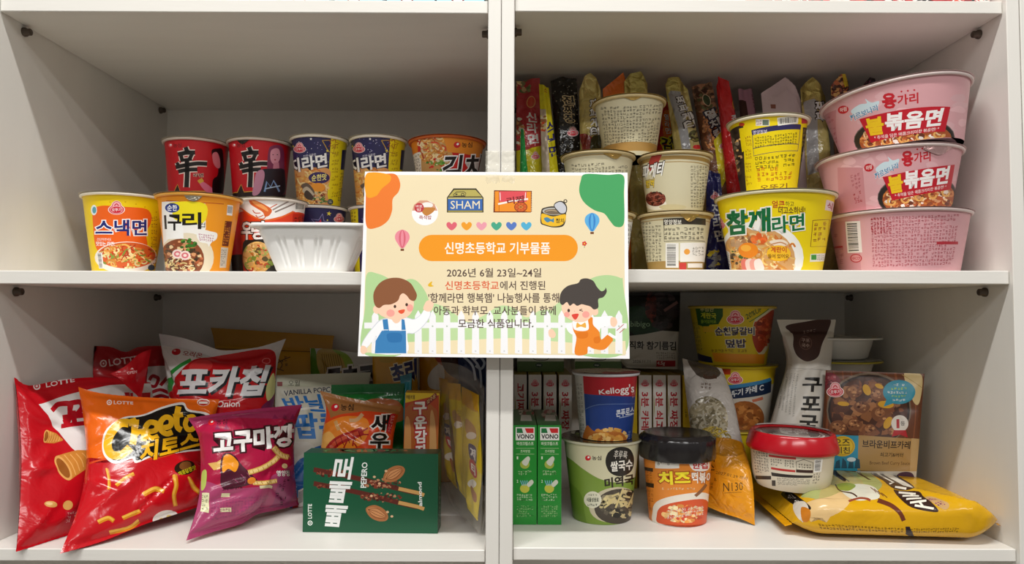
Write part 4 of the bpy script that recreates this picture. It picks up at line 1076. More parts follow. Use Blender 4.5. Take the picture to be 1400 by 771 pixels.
a.ell(68, 690, 8, 4.5, '#d8a45a', 10); a.ell(90, 692, 6, 7, '#d8a45a', 30); a.ell(66, 689, 4, 2, '#e8c48a', 10)
a.poly([(86, 700), (112, 696), (112, 715), (84, 720)], '#c22030'); a.micro([(88, 702), (108, 698), (108, 712), (88, 716)], 3, '#e8b8b8', fill=.6)
big_red, _ = bag('snack_bag', 'large red corn cone bag against the left side board', [(20, 516, .045), (25, 560, .042), (29, 620, .032), (27, 690, .012), (22, 757, -.006)],
    [(206, 523, .205), (212, 570, .198), (214, 630, .19), (216, 695, .155)], .046, '#c0101d', a, Tp=[(40, 527, .065), (85, 519, .105), (140, 516, .155)], Bp=[(80, 736, .04), (140, 716, .09)],
    seals=(.035, .03), seed=5, wr=34, amp=.0040, wid=.06)
# corner of the same bag folded forward
a = Art(102); a.text('OPEN', [(174, 508), (187, 506), (187, 510), (174, 512)], '#f0c8c8', .02); a.poly([(178, 505), (180.5, 502.5), (183, 505)], '#f0c8c8')
def folded_corner(root):
    C = coons([(150, 511, .125), (160, 516, .122)], [(207, 477, .165), (193, 545, .145)], 14, 16, Tp=[(172, 500, .130), (190, 484, .15)])
    U, W = np.meshgrid(np.linspace(0, 1, 15), np.linspace(0, 1, 17)); n = Surf(C, flip=True).n
    F = C + n * (.004 * np.sin(U * pi) * np.sin(W * pi) + creases(14, 16, 1, random.Random(3), 10, .002, .12))[..., None]; B = C - n * .0006
    fs, bs = Surf(F, flip=True), Surf(B, flip=False)
    build('folded_corner', [fs.base('#b20f1b'), bs.base('#b20f1b')] + fs.ink(a), M['film'], root, root.location)
folded_corner(big_red)
# --- second red bag behind
a = Art(103); a.ringmark(141, 497, 5, '#ecd8d6', bg='#ab0f1a'); a.text('LOTTE', [(148, 491), (188, 486), (190, 494), (150, 501)], '#ecd8d6', .04)
a.poly([(200, 502), (300, 500), (300, 640), (196, 640)], '#ded8d6')
for q in ([(204, 520), (208, 514), (216, 518), (212, 528), (204, 527)], [(219, 527), (226, 519), (232, 512)], [(206, 537), (218, 533), (230, 537)], [(206, 545), (220, 541), (232, 545)]): a.line(q, 4.5, '#a81624', smooth=True)
bag('snack_bag', 'red corn snack bag standing behind the large red bag', [(122, 473, .205), (128, 520, .203), (132, 570, .20), (138, 684, .20)], [(286, 474, .32), (290, 560, .31), (292, 655, .30)], .03, '#a80f1a', a,
    Tp=[(150, 474, .225), (172, 481, .24), (200, 473, .26)], seals=(.03, .03), seed=6, wr=28, amp=.005)
# --- white and red potato chip bag
a = Art(104)
a.poly([(217, 470), (250, 500), (240, 520), (236, 560), (228, 600), (216, 600), (222, 520)], '#e6e5e2')
a.line([(262, 492), (247, 500), (238, 508), (234, 520), (233, 545)], 5, '#2f9a3e', smooth=True)
a.blob([(262, 494), (290, 488), (320, 483), (350, 478), (370, 478), (377, 486), (377, 505), (376, 545), (378, 620), (330, 640), (250, 630), (236, 570), (238, 524)], '#c4141c', 8)
a.ell(275, 501, 16, 9, '#d83a3a', -10)
a.ell(241, 481, 6.5, 4.4, '#b81420', -10); a.ell(239, 479.5, 2, 1.3, '#e8a0a0'); a.text('오리온', [(251, 479), (278, 483), (276, 490), (250, 486)], '#9a2028', .03)
a.ell(364, 494, 6, 4.5, '#e87878'); a.ell(364, 494, 4.6, 3.2, '#c4141c')
a.text('포카칩', [(250, 504), (374, 501), (360, 544), (244, 547)], '#23262b', .085, [])
a.text('포카칩', [(247, 502), (371, 499), (357, 541), (241, 544)], '#eceef0', .075, [])
a.text('Onion', [(297, 548), (328, 547), (328, 556), (296, 557)], '#f4e8e4', .03); a.rect(289, 553, 292, 556, '#f4e8e4')
a.blob([(368, 545), (378, 520), (382, 560), (372, 600), (350, 600), (356, 560)], '#7a2a52'); a.blob([(364, 530), (374, 510), (376, 535), (366, 548)], '#d8d890')
for x in np.arange(335, 358, 3): a.line([(x, 481), (x + 2, 483)], 1.4, '#c4141c')
bag('snack_bag', 'white and red onion potato chip bag with a folded top corner', [(217, 456, .24), (222, 480, .235), (232, 520, .225), (238, 580, .215), (236, 660, .21)],
    [(391, 463, .25), (381, 490, .235), (376, 530, .22), (374, 580, .21), (378, 660, .20)], .06, '#dddcd9', a, Tp=[(250, 462, .22), (281, 472, .215), (305, 479, .215), (345, 476, .23), (370, 470, .24)],
    seals=(.085, .03), sealcol='#cfd0d0', seed=9, wr=30, amp=.0042)
# --- orange and red cheese puff bag
a = Art(105)
a.poly([(95, 520), (310, 540), (310, 590), (270, 605), (240, 618), (200, 628), (150, 628), (122, 636), (100, 660)], '#ee6a12')
a.poly([(80, 640), (122, 634), (150, 628), (200, 628), (240, 618), (300, 596), (300, 760), (80, 780)], '#c3111c')
a.line([(122, 634), (150, 627), (200, 628), (240, 618), (280, 600)], 2.5, '#d8481a', smooth=True)
a.ringmark(149.5, 550, 3.6, '#f6e6dc', bg='#ee6a12'); a.text('LOTTE', [(155.5, 547.5), (182, 549), (182, 553), (155.5, 552.5)], '#f6e6dc', .03)
a.ell(278, 550, 8.5, 5, '#f6e8d8'); a.ell(278, 550.5, 7.5, 4, '#c8281c'); a.rect(272, 549, 284, 552, '#f8f0e8')
out = [(140, 616), (141, 596), (150, 582), (170, 570), (196, 566), (222, 556), (250, 550), (258, 560), (286, 566), (292, 590), (292, 612), (250, 618), (215, 622), (186, 634), (180, 628), (158, 634), (146, 628)]
a.blob(out, '#f3f0ea', 5); a.blob([(x + (218 - x) * .045, y + (592 - y) * .085) for x, y in out], '#15120f', 5)
Yc = '#f4b81c'
def fat(p, w=8): a.line(p, w * 1.14, Yc, smooth=True)
fat([(176, 578), (164, 579), (152, 592), (147, 608), (152, 621), (166, 622), (178, 612)], 10); fat([(176, 578), (187, 574)], 8)
fat([(186, 573), (184, 592), (181, 608)], 8); fat([(183, 596), (190, 590), (196, 592), (196, 604)], 7)
fat([(202, 591), (213, 588), (214, 580), (206, 577), (199, 584), (200, 595), (207, 600), (216, 597)], 6.5)
fat([(222, 586), (232, 583), (233, 574), (226, 571), (219, 578), (220, 589), (227, 594), (235, 591)], 6.5)
fat([(244, 556), (241, 572), (242, 584), (248, 588)], 7); fat([(236, 570), (250, 567)], 6)
fat([(256, 571), (264, 570), (268, 578), (264, 586), (257, 587), (253, 580), (256, 571)], 6)
a.text('치토스', [(192, 606), (272, 588), (274, 612), (190, 634)], Yc, .07, [(.05, '#15120f')])
a.ell(252, 640, 14, 10, '#2a1a10', -15); a.ell(253, 637, 8, 6, '#7a4a24', -15); a.text('매콤달콤맛', [(242, 646), (266, 636), (268, 642), (244, 652)], '#c8c020', .04)
def puff(p, w=5.5): a.line(p, w, '#d88a1c', smooth=True); a.line([(x - .8, y - 1) for x, y in p], w * .5, '#f0b848', smooth=True)
puff([(146, 641), (149, 656), (148, 671)], 4); puff([(158, 665), (170, 655), (183, 648)], 5); puff([(238, 650), (240, 664), (237, 678), (240, 692)], 6); puff([(256, 654), (262, 666), (270, 676)], 5)
puff([(134, 714), (148, 708), (156, 712)], 6); puff([(168, 708), (182, 702), (192, 698)], 6); puff([(196, 676), (212, 668), (224, 672)], 7); puff([(150, 728), (176, 722), (190, 712)], 6)
a.ell(226, 709, 18, 11, '#f0ece4', -14); a.ell(221, 711, 4, 3, '#e0c878'); a.ell(231, 707, 4, 3, '#e0c878')
a.micro([(248, 706), (270, 700), (270, 704), (248, 710)], 1, '#f0c8c0')
bag('snack_bag', 'orange and red cheese puff bag with big yellow lettering', [(107, 529, .10), (114, 570, .085), (118, 630, .065), (108, 690, .03), (82, 757, -.012)],
    [(300, 546, .165), (292, 580, .16), (284, 630, .145), (282, 670, .135), (286, 688, .135)], .052, '#c3111c', a, Tp=[(135, 537, .10), (180, 542, .12), (240, 545, .145)], Bp=[(140, 740, .02), (200, 716, .06), (250, 700, .10)],
    seals=(.03, .035), sealcol='#c3111c', seed=12, wr=36, amp=.0036)
# --- purple sweet potato snack bag
a = Art(106)
a.poly([(245, 660), (310, 668), (360, 664), (372, 650), (420, 640), (430, 760), (240, 760)], '#a8426a'); a.poly([(250, 560), (420, 545), (420, 585), (254, 590)], '#a2305a')
a.seedmark(289, 577, 4.6, '#4a1428')
for k, x in enumerate((293, 305, 372, 384, 396)): a.poly([(x, 588 if x < 320 else 573), (x + 4, 580 if x < 320 else 566), (x + 8, 588 if x < 320 else 573)], '#8a2450')
a.text('고구마깡', [(290, 592), (401, 579), (401, 610), (292, 622)], '#43181f', .11, [(.10, '#43181f')])
a.text('고구마깡', [(290, 592), (401, 579), (401, 610), (292, 622)], '#f3efec', .08, [])
a.poly([(284, 634), (296, 632), (302, 628), (302, 641), (292, 643)], '#e0b060')
a.blob([(303, 624), (312, 619), (322, 624), (332, 636), (346, 650), (352, 658), (340, 663), (318, 668), (304, 667), (301, 645)], '#4d1428')
a.blob([(305, 626), (312, 621), (321, 626), (327, 634), (322, 645), (312, 641), (304, 646)], '#f0981e')
strokes(a, [[(330, 648), (336, 656), (334, 662)], [(320, 654), (326, 660)], [(338, 646), (344, 654)]], 1, '#8a3a5a')
def stick(p, w): a.line(p, w, '#d8a850', smooth=True); a.line(p, w * .6, '#f0d08a', smooth=True); [a.line([(x + 1, y - w * .3), (x + 2.4, y + w * .3)], .8, '#b88838') for x, y in catmull(p, False, 6)[::2]]
stick([(340, 646), (358, 640), (374, 630), (384, 620)], 7); stick([(372, 612), (384, 622), (394, 625)], 7); stick([(346, 660), (362, 660), (378, 657)], 6)
a.ell(344, 657, 6, 4.5, '#e88a2a', -20); a.ell(390, 637, 4, 3.4, '#f0d8a0')
a.text('영양정', (378, 643, 396, 651), '#f4eeea', .04, [(.06, '#43181f')]); a.poly([(379, 652), (400, 650), (396, 692), (368, 694)], '#96406a'); a.micro([(382, 655), (398, 653), (394, 690), (376, 692)], 6, '#4a1830', fill=.5)
a.text('고구마 21%', [(304, 667), (332, 664), (332, 668), (304, 671)], '#2a0a14', .02)
a.poly([(276, 674), (286, 674), (286, 701), (274, 699)], '#e0dcb0'); a.micro((276, 676, 285, 698), 4, '#6a6a4a'); a.rect(304, 674, 316, 679, '#dcd4a8'); a.rect(301, 694, 316, 700, '#dcd4a8'); a.rect(354, 664, 372, 668, '#dcd4a8')
a.micro([(290, 682), (366, 676), (360, 700), (288, 712)], 6, '#96406a', cw=.8); a.blob([(276, 646), (282, 644), (281, 664), (275, 670)], '#b8c860')
bag('snack_bag', 'purple sweet potato snack bag beside the orange and red bag', [(257, 572, .085), (272, 600, .075), (274, 650, .06), (270, 690, .045), (255, 739, .022)],
    [(413, 553, .165), (402, 590, .155), (400, 630, .15), (402, 660, .155), (409, 690, .165)], .055, '#a9173f', a, Tp=[(300, 565, .10), (360, 558, .135)], Bp=[(292, 727, .05), (330, 716, .08), (352, 703, .105), (380, 697, .13)],
    seals=(.035, .05), sealcol='#a01f48', seed=15, wr=34, amp=.0036)
# --- blue and white popcorn bag
a = Art(107)
a.poly([(370, 505), (510, 500), (510, 528), (370, 530)], '#c3c5ae'); a.text('오월', (394, 520, 410, 528), '#4a4a3a', .01); a.rect(379, 522, 386, 528, '#8a2a28')
a.text('VANILLA POPCORN', [(388, 534), (472, 527), (472, 534), (389, 541)], '#26304a', .03)
a.text('바닐라', [(384, 543), (470, 536), (476, 566), (392, 560)], '#1a72c0', .055); a.text('팝콘', [(396, 566), (470, 562), (470, 600), (404, 600)], '#1a72c0', .055)
a.line([(410, 560), (436, 557)], 3, '#e8e4da'); a.poly([(390, 628), (470, 600), (480, 720), (370, 720)], '#1a66b4'); a.blob([(385, 610), (420, 604), (430, 618), (410, 628), (396, 640)], '#d8d6cc')
for k in range(6): a.line([(401, 666), (401 + 5 * math.cos(k * 1.047), 666 + 5 * math.sin(k * 1.047))], .9, '#a8cce8')
a.poly([(402, 685), (420, 670), (424, 712), (398, 712)], '#c8282c'); a.barcode([(408, 670), (418, 666), (418, 690), (408, 694)])
bag('snack_bag', 'blue and white vanilla popcorn bag behind the purple bag', [(377, 513, .235), (376, 560, .22), (380, 620, .20), (398, 705, .165)], [(507, 509, .290), (500, 560, .275), (496, 620, .25), (500, 680, .225)], .038, '#cfcdbd', a,
    seals=(.09, .03), sealcol='#b9baa4', seed=18, wr=26, amp=.0036, material='matte')
# --- green bag behind the orange prawn bag
a = Art(108); a.poly([(450, 522), (556, 520), (556, 538), (450, 540)], '#12602a'); a.blob([(490, 556), (505, 546), (530, 545), (548, 552), (550, 575), (492, 580)], '#b8683a'); a.blob([(508, 560), (524, 554), (536, 562), (530, 575), (512, 575)], '#e8d8c8')
bag('snack_bag', 'green snack bag behind the orange prawn bag', [(453, 526, .228), (452, 600, .222), (455, 682, .205)], [(553, 524, .228), (553, 600, .222), (556, 682, .205)], .022, '#177a30', a, seals=(.09, .03), sealcol='#0f5a24', seed=20, wr=20, amp=.0036)
# --- orange prawn cracker bag
a = Art(109)
a.poly([(430, 525), (560, 550), (560, 574), (500, 562), (470, 566), (452, 572), (440, 545)], '#a9713e'); a.poly([(430, 570), (452, 572), (470, 566), (500, 562), (556, 572), (556, 640), (430, 640)], '#e2481a')
a.blob([(440, 585), (470, 570), (500, 572), (504, 590), (490, 610), (450, 618)], '#f08a2a'); a.blob([(438, 600), (452, 590), (462, 610), (446, 620)], '#f4b860')
a.seedmark(458, 557, 5.6, '#26150f'); 
a.line([(449, 617), (458, 606), (470, 599), (484, 594), (496, 589)], 12, '#b3201c', smooth=True); a.line([(452, 612), (462, 603), (476, 596), (490, 592)], 5, '#d8563a', smooth=True)
for p in ([(476, 600), (470, 612), (474, 616)], [(484, 597), (482, 610)], [(492, 592), (503, 585)], [(494, 594), (504, 594)], [(488, 612), (484, 606)]): a.line(p, 2, '#a81c18')
for k in range(5): a.line([(458 + k * 8, 599 - k * 2.5), (462 + k * 8, 611 - k * 2.5)], .9, '#7a1212')
a.line([(478, 575), (488, 574), (496, 566)], 5, '#d8a878', smooth=True); a.line([(459, 576), (464, 588)], 5, '#e0a868', smooth=True)
a.vtext('새우깡', [(508, 566), (534, 566), (530, 640), (504, 640)], '#191210', .07, [(.09, '#f6ede6')])
a.poly([(534, 566), (541, 566), (534, 594), (528, 590)], '#c01c2a'); a.micro([(535, 568), (540, 568), (533, 592), (530, 590)], 6, '#f0c0b8', cw=1.5)
bag('snack_bag', 'orange prawn cracker bag with a gold top behind the green box', [(437, 534, .155), (446, 560, .15), (440, 600, .14), (432, 690, .145)], [(549, 556, .165), (541, 580, .155), (537, 620, .15), (546, 690, .15)], .05, '#e2481a', a,
    Tp=[(465, 541, .155), (505, 549, .155)], seals=(.05, .03), sealcol='#b98a5a', seed=22, wr=28, amp=.0034)
# --- bags along the back
a = Art(110); a.micro([(384, 486), (398, 484), (398, 500), (386, 502)], 3, '#3a2a10', fill=.5)
strokes(a, [[(374, 500), (385, 493), (397, 488)], [(376, 503), (388, 507)], [(380, 490), (386, 498), (383, 504)]], 1.2, '#4a3410')
a.line([(290, 477), (456, 482)], 1.4, '#7a5410')
bag('snack_bag', 'plain mustard yellow bag tallest at the back wall', [(288, 448, .365), (294, 474, .36), (300, 540, .35), (302, 645, .34)], [(457, 459, .365), (454, 480, .36), (452, 560, .35), (452, 645, .34)], .035, '#cf9a20', a, seals=(.13, .03), sealcol='#c08c1e', seed=24, wr=14, amp=.003, material='matte')
a = Art(111); a.blob([(425, 478), (430, 475), (436, 500), (440, 520), (426, 520)], '#5a8a24'); a.blob([(434, 480), (462, 478), (472, 490), (470, 512), (440, 514)], '#b89a48'); a.blob([(455, 478), (474, 484), (484, 500), (474, 503), (468, 490)], '#8aa838')
for k in range(9): a.line([(440 + k * 3, 484), (444 + k * 3.4, 510)], .8, '#6a5420')
a.text('콘초코', [(446, 504), (512, 496), (514, 530), (444, 540)], '#2a1c1a', .10, [(.09, '#e0dcd4')])
bag('snack_bag', 'corn snack bag with dark lettering behind the popcorn bag', [(424, 476, .338), (426, 540, .335), (430, 652, .325)], [(522, 488, .338), (520, 560, .335), (518, 652, .325)], .026, '#c9c7be', a, Tp=[(450, 477, .338), (480, 481, .338)], seals=(.04, .03), seed=26, wr=22, amp=.004)
a = Art(112); a.text('초리', [(530, 500), (570, 489), (570, 520), (540, 524)], '#23255c', .09, [(.07, '#e8dcb8')]); a.rect(556, 488, 572, 524, '#3a2418') if False else None; a.ell(528, 492, 10, 4, '#b8921e')
bag('snack_bag', 'golden yellow snack bag with dark blue letters under the notice', [(509, 470, .30), (510, 540, .298), (512, 658, .29)], [(571, 472, .30), (571, 540, .298), (570, 658, .29)], .022, '#c8921c', a, seals=(.04, .03), seed=28, wr=18, amp=.004)
a = Art(113); a.blob([(585, 516), (594, 502), (606, 498), (606, 530), (588, 530)], '#d8d0c4'); a.blob([(594, 486), (612, 484), (614, 500), (602, 498)], '#a8341c'); a.blob([(604, 484), (640, 484), (640, 520), (612, 510)], '#3a2018')
bag('snack_bag', 'orange yellow snack bag with a dark brown patch under the notice', [(573, 470, .335), (574, 540, .33), (576, 670, .315)], [(632, 472, .335), (632, 540, .33), (630, 670, .315)], .03, '#c88a1a', a, seals=(.04, .03), seed=30, wr=18, amp=.004)
a = Art(114)
for q in ([(632, 486), (646, 500), (650, 520)], [(640, 484), (655, 502), (658, 530)], [(648, 492), (656, 488), (662, 496), (658, 504), (650, 500)]): a.line(q, 3.2, '#c8d4e4', smooth=True)
bag('snack_bag', 'dark blue snack bag with pale lettering in the corner by the centre board', [(626, 470, .31), (627, 540, .305), (628, 670, .29)], [(672, 470, .31), (672, 540, .305), (670, 670, .29)], .03, '#152a55', a, seals=(.04, .03), seed=32, wr=18, amp=.004)
a = Art(115)
for k in range(6): a.line([(546, 514 + k * 2), (560, 510 + k * 2)], .6, '#1a5a6a')
bag('snack_bag', 'small teal wrapper tip behind the yellow potato box', [(547, 514, .235), (549, 560, .23), (552, 680, .22)], [(563, 510, .235), (563, 560, .23), (564, 680, .22)], .015, '#2a8a98', a, seals=(.06, .03), seed=33, wr=8, amp=.002)
# --- dark green chocolate stick box, lying on its side
a = Art(116)
for sgn, y0 in ((0, 641), (1, 660)):
    pts = [(429, y0 + 1), (470, y0 + 9), (510, y0 + 18), (548, y0 + 28), (570, y0 + 33)]
    a.line(pts, 6.5, '#5a2218', smooth=True); a.line([(545, y0 + 27), (572, y0 + 33), (580, y0 + 36)], 5, '#c89a5a'); a.chunk((455, y0 + 6, 26, 6), ['#7a3422', '#4a1a12', '#8a4a34'], 40, 1.4, 3); a.chunk((520, y0 + 20, 30, 7), ['#7a3422', '#4a1a12', '#b07a5a'], 60, 1.4, 3)
for x, y, rot, k in ((539, 648, -32, 1), (516, 702, 24, 1.0)):
    c, s_ = math.cos(R_(rot)), math.sin(R_(rot)); T = lambda p: (x + p[0] * c - p[1] * s_, y + p[0] * s_ + p[1] * c)
    a.blob([T(p) for p in [(-17, 0), (-8, -9), (6, -9), (15, -3), (15, 4), (5, 9), (-8, 8)]], '#a86a3c'); a.blob([T(p) for p in [(-15, 0), (-6, -6), (6, -5), (12, 0), (4, 4), (-7, 4)]], '#c88a58')
    for j in range(4): a.line([T(p) for p in [(-14, 0), (-2, -6 + j * 4), (13, -2 + j * 1.4)]], .7, '#7a4422', smooth=True)
for x, y in ((512, 652), (519, 661), (528, 644), (530, 700), (536, 706), (508, 678)): a.ell(x, y, 2, 1.6, '#d8b088')
a.text('빼빼로', [(487, 625), (487, 719), (441, 719), (459, 625)] if False else [(441, 719), (457, 624), (488, 625), (471, 721)], '#eef0ee', .045)
a.text('PEPERO', [(493, 667), (495, 632), (503, 632), (501, 667)], '#e8ece8', .04)
a.text('almond', [(572, 692), (571, 659), (576.5, 659), (577.5, 692)], '#e8ece8', .04)
a.ringmark(424, 715, 3.4, '#e4eae4', bg='#14573a'); a.text('LOTTE', [(421, 709), (421, 689), (426.5, 689), (426.5, 709)], '#e4eae4', .04)
ar = Art(117); ar.micro((600.5, 665, 602, 715), 8, '#c8d8c8')
at_ = Art(118); at_.chunk((500, 616, 70, 2), ['#5a2a1c', '#1a6a44', '#8a5a3a'], 40, 2, 5)
carton('snack_box', 'dark green chocolate stick box lying on its side in front', 'snack box', 508.5, .064, ZL_B, .1595, .0925, .030, '#0f5134', {'front': a, 'right': ar, 'top': at_}, yaw=-1.5, sidecol='#0d4a30', topcol='#123f2c')
# --- yellow roasted potato box
a = Art(119)
a.rect(548, 526, 600, 700, '#ecc826'); a.poly([(549, 552), (600, 540), (600, 720), (549, 720)], '#c0481c'); a.blob([(550, 580), (558, 555), (574, 548), (592, 556), (599, 580), (599, 720), (550, 720)], '#b8642c'); a.blob([(553, 590), (558, 570), (562, 600), (560, 720), (553, 720)], '#d89a5a'); a.blob([(588, 570), (596, 590), (597, 720), (588, 720)], '#d8a468')
a.poly([(581, 549), (596, 536), (598, 543), (583, 556)], '#8a2420'); a.text('갓구운', [(583, 548), (595, 538), (596, 543), (584, 553)], '#f0d890', .02); a.text('해태', (555, 540, 567, 546), '#5a3414', .03)
a.vtext('구운감자', [(565, 549), (583, 548), (584, 626), (568, 627)], '#f7f1ea', .07, [(.10, '#b81c2c')])
tp = Art(120); tp.micro([(556, 524), (592, 522), (592, 526), (556, 529)], 1, '#a8401c', cw=.6)
carton('snack_box', 'tall yellow potato stick box between the prawn bag and the zip bag', 'snack box', 574, .15, ZL_B + .0008, .0445, .153, .028, '#d9ae1e', {'front': a, 'top': tp}, yaw=4, roll=1.5, topcol='#d8a62a')
# --- sachets in a clear zip bag
def sachet(label, q, seed, logo=None, hidden=False):
    a = Art(seed); (xa, ya), (xb, yb), (xc, yc), (xd, yd) = q
    L = lambda t, s_: tuple((np.array(q[0]) * (1 - t) * (1 - s_) + np.array(q[1]) * (1 - t) * s_ + np.array(q[2]) * t * s_ + np.array(q[3]) * t * (1 - s_)))
    a.poly([L(0, 0), L(0, 1), L(.14, 1), L(.14, 0)], '#c8961e')
    a.blob([L(.24, .25), L(.27, .75), L(.36, .8), L(.38, .4), L(.33, .15)], '#b88a4a'); a.ell(*L(.36, .5), 6, 5, '#efe0cc')
    if logo:
        a.blob([L(.44, .3), L(.44, .85), L(.55, .95), L(.55, .35)], '#1d2b5e'); a.text('제', [L(.455, .36), L(.455, .82), L(.54, .88), L(.54, .4)], '#f4f0ea', .06)
        a.blob([L(.56, .35), L(.56, .95), L(.66, .98), L(.66, .4)], '#b81c2c'); a.text('티', [L(.575, .42), L(.575, .88), L(.65, .92), L(.65, .45)], '#f4f0ea', .06)
        a.ell(*L(.74, .55), 6, 6, '#efe6da'); a.blob([L(.77, .35), L(.79, .85), L(.87, .8), L(.85, .4)], '#a8683a')
    else: a.micro([L(.22, .7), L(.22, .9), L(.9, .95), L(.9, .75)], 30, '#8a6a10', cw=1.5)
    return a
zipY = lambda px: .215 - (px - 600) / 60 * .185
for label, q, lg, sd in (('yellow drink sachet in the clear zip bag, nearest the front', [(631, 528), (654, 540), (659, 640), (653, 712), (634, 640)], True, 131),
                         ('yellow drink sachet with plain edge, in the middle of the zip bag', [(610, 523), (629, 525), (637, 610), (642, 688), (622, 610)], False, 132),
                         ('yellow drink sachet deepest in the zip bag beside the potato box', [(600, 516), (612, 519), (616, 600), (625, 668), (606, 600)], True, 133)):
    a = sachet(label, [q[0], q[1], q[3], (q[3][0] - 12, q[3][1] - 14)], sd, lg)
    bx = q[3][0]
    dz = (-.005, 0, .007)[sd - 131]
    Ls = [(q[0][0], q[0][1], zipY(q[0][0]) + .012 + dz), (q[4][0], q[4][1], zipY(q[4][0]) + .006 + dz), (bx - 14, q[3][1] - 18, zipY(bx - 10) + dz)]
    Rs = [(q[1][0], q[1][1], zipY(q[1][0]) + .012 + dz), (q[2][0], q[2][1], zipY(q[2][0]) + .006 + dz), (bx, q[3][1], zipY(bx) + dz)]
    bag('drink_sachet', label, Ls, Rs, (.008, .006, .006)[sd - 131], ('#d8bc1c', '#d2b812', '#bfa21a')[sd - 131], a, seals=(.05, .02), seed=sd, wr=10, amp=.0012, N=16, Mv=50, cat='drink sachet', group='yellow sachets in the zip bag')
def zip_bag():
    Lp = [(598, 495, .232), (600, 560, .222), (606, 640, .205), (622, 690, .165)]
    Rp = [(662, 531, .050), (663, 600, .040), (662, 680, .030), (657, 731, .022)]
    C = coons(Lp, Rp, 24, 40, Tp=[(622, 497, .17), (645, 508, .10)], Bp=[(632, 702, .12), (645, 718, .07)])
    C[..., 0] = np.minimum(C[..., 0], LX1 - .0035); n = Surf(C, flip=True).n; rnd = random.Random(4)
    U, W = np.meshgrid(np.linspace(0, 1, 25), np.linspace(0, 1, 41))
    vb = np.clip((W - .1) / .9, 0, 1); bul = (4 * U * (1 - U)) ** .5 * np.clip(4 * vb * (1 - vb), 0, 1) ** .5
    D = creases(24, 40, 1.5, rnd, 26, .004, .08)
    F = C + n * (bul * .0185 + D * .6 + .0006)[..., None]; B = C - n * (bul * .0165 + D * .3 + .0006)[..., None]
    for G in (F, B): G[..., 0] = np.minimum(G[..., 0], LX1 - .001); G[..., 2] = np.maximum(G[..., 2], ZL_B + .0004)
    fs, bs = Surf(F, flip=True), Surf(B, flip=False)
    root = empty('zip_bag', C[-1].mean(0), 'clear plastic zip bag holding yellow sachets against the centre board', 'zip bag')
    build('clear_film', [fs.base('#ddd'), bs.base('#ddd')], M['clear'], root, root.location)
    zp = [np.concatenate([C[j] + n[j] * .0011, C[j] - n[j] * .0011]) for j in (3, 4)]
    a_, b_ = C[3] + n[3] * .0022, C[4] + n[4] * .0022
    V = np.concatenate([C[3] + n[3] * .0012, C[4] + n[4] * .0012, (C[3] + C[4]) / 2 + n[3] * .003])
    F_ = [(i, i + 1, 50 + i + 1, 50 + i) for i in range(24)] + [(50 + i, 50 + i + 1, 25 + i + 1, 25 + i) for i in range(24)]
    build('zip_strip', [(V, F_, '#c9c4b6', None)], M['clear'], root, root.location)
zip_bag()

# ================================================================== lower right compartment
# --- two green soup boxes
def soup_box(cx, label, seed):
    a = Art(seed); x0 = cx - 16.5
    a.rect(x0 + 3.5, 584, x0 + 29.5, 602, '#f4f3ee'); a.poly([(x0 + 5, 585.5), (x0 + 15, 585.5), (x0 + 16, 592), (x0 + 5, 592)], '#1d7a40'); a.poly([(x0 + 15, 585.5), (x0 + 28, 585.5), (x0 + 28, 592), (x0 + 19, 592)], '#d8282c'); a.poly([(x0 + 12, 585.5), (x0 + 16, 585.5), (x0 + 19, 593), (x0 + 14, 593)], '#f4f3ee')
    a.text('VONO', (x0 + 5, 593.5, x0 + 28.5, 600), '#14140f', .06)
    a.text('버섯크림스프', (x0 + 5, 604, x0 + 28, 609), '#e4f0d8', .03); a.line([(x0 + 4, 613), (x0 + 29, 613)], .5, '#bfe0a8'); a.text('조리방법', (x0 + 10, 615, x0 + 23, 619), '#d8ecc8', .02); a.line([(x0 + 4, 621), (x0 + 29, 621)], .5, '#bfe0a8')
    a.text('1', (x0 + 5, 624, x0 + 7, 628), '#e4f0d8', .03); a.ell(x0 + 16, 635, 6.5, 6, '#a8b84a'); a.blob([(x0 + 12, 632), (x0 + 20, 624), (x0 + 23, 628), (x0 + 18, 637)], '#d8dccc'); a.micro((x0 + 7, 643, x0 + 26, 650), 2, '#cfe8b8')
    a.text('2', (x0 + 5, 656, x0 + 7, 660), '#e4f0d8', .03); a.ell(x0 + 16, 668, 6.5, 6, '#c8c84a')
    for k in range(4): a.line([(x0 + 10 + k * 3, 657), (x0 + 13 + k * 2, 664)], 1, '#8ac0e0')
    a.blob([(x0 + 19, 662), (x0 + 25, 656), (x0 + 28, 660), (x0 + 22, 666)], '#d8dccc'); a.micro((x0 + 5, 675, x0 + 27, 685), 3, '#d8ecc8'); a.micro((x0 + 5, 691, x0 + 28, 707), 5, '#a8d490')
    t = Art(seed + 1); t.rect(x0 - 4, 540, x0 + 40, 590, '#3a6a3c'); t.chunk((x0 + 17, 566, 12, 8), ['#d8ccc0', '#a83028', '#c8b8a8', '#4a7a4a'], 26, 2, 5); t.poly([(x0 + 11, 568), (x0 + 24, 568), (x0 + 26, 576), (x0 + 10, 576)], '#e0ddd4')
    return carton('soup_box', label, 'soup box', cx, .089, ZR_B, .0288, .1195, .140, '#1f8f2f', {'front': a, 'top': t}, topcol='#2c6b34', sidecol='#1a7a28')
soup_box(718, 'green soup box right against the centre board', 201)
soup_box(751.5, 'green soup box touching the pale green noodle cup', 203)
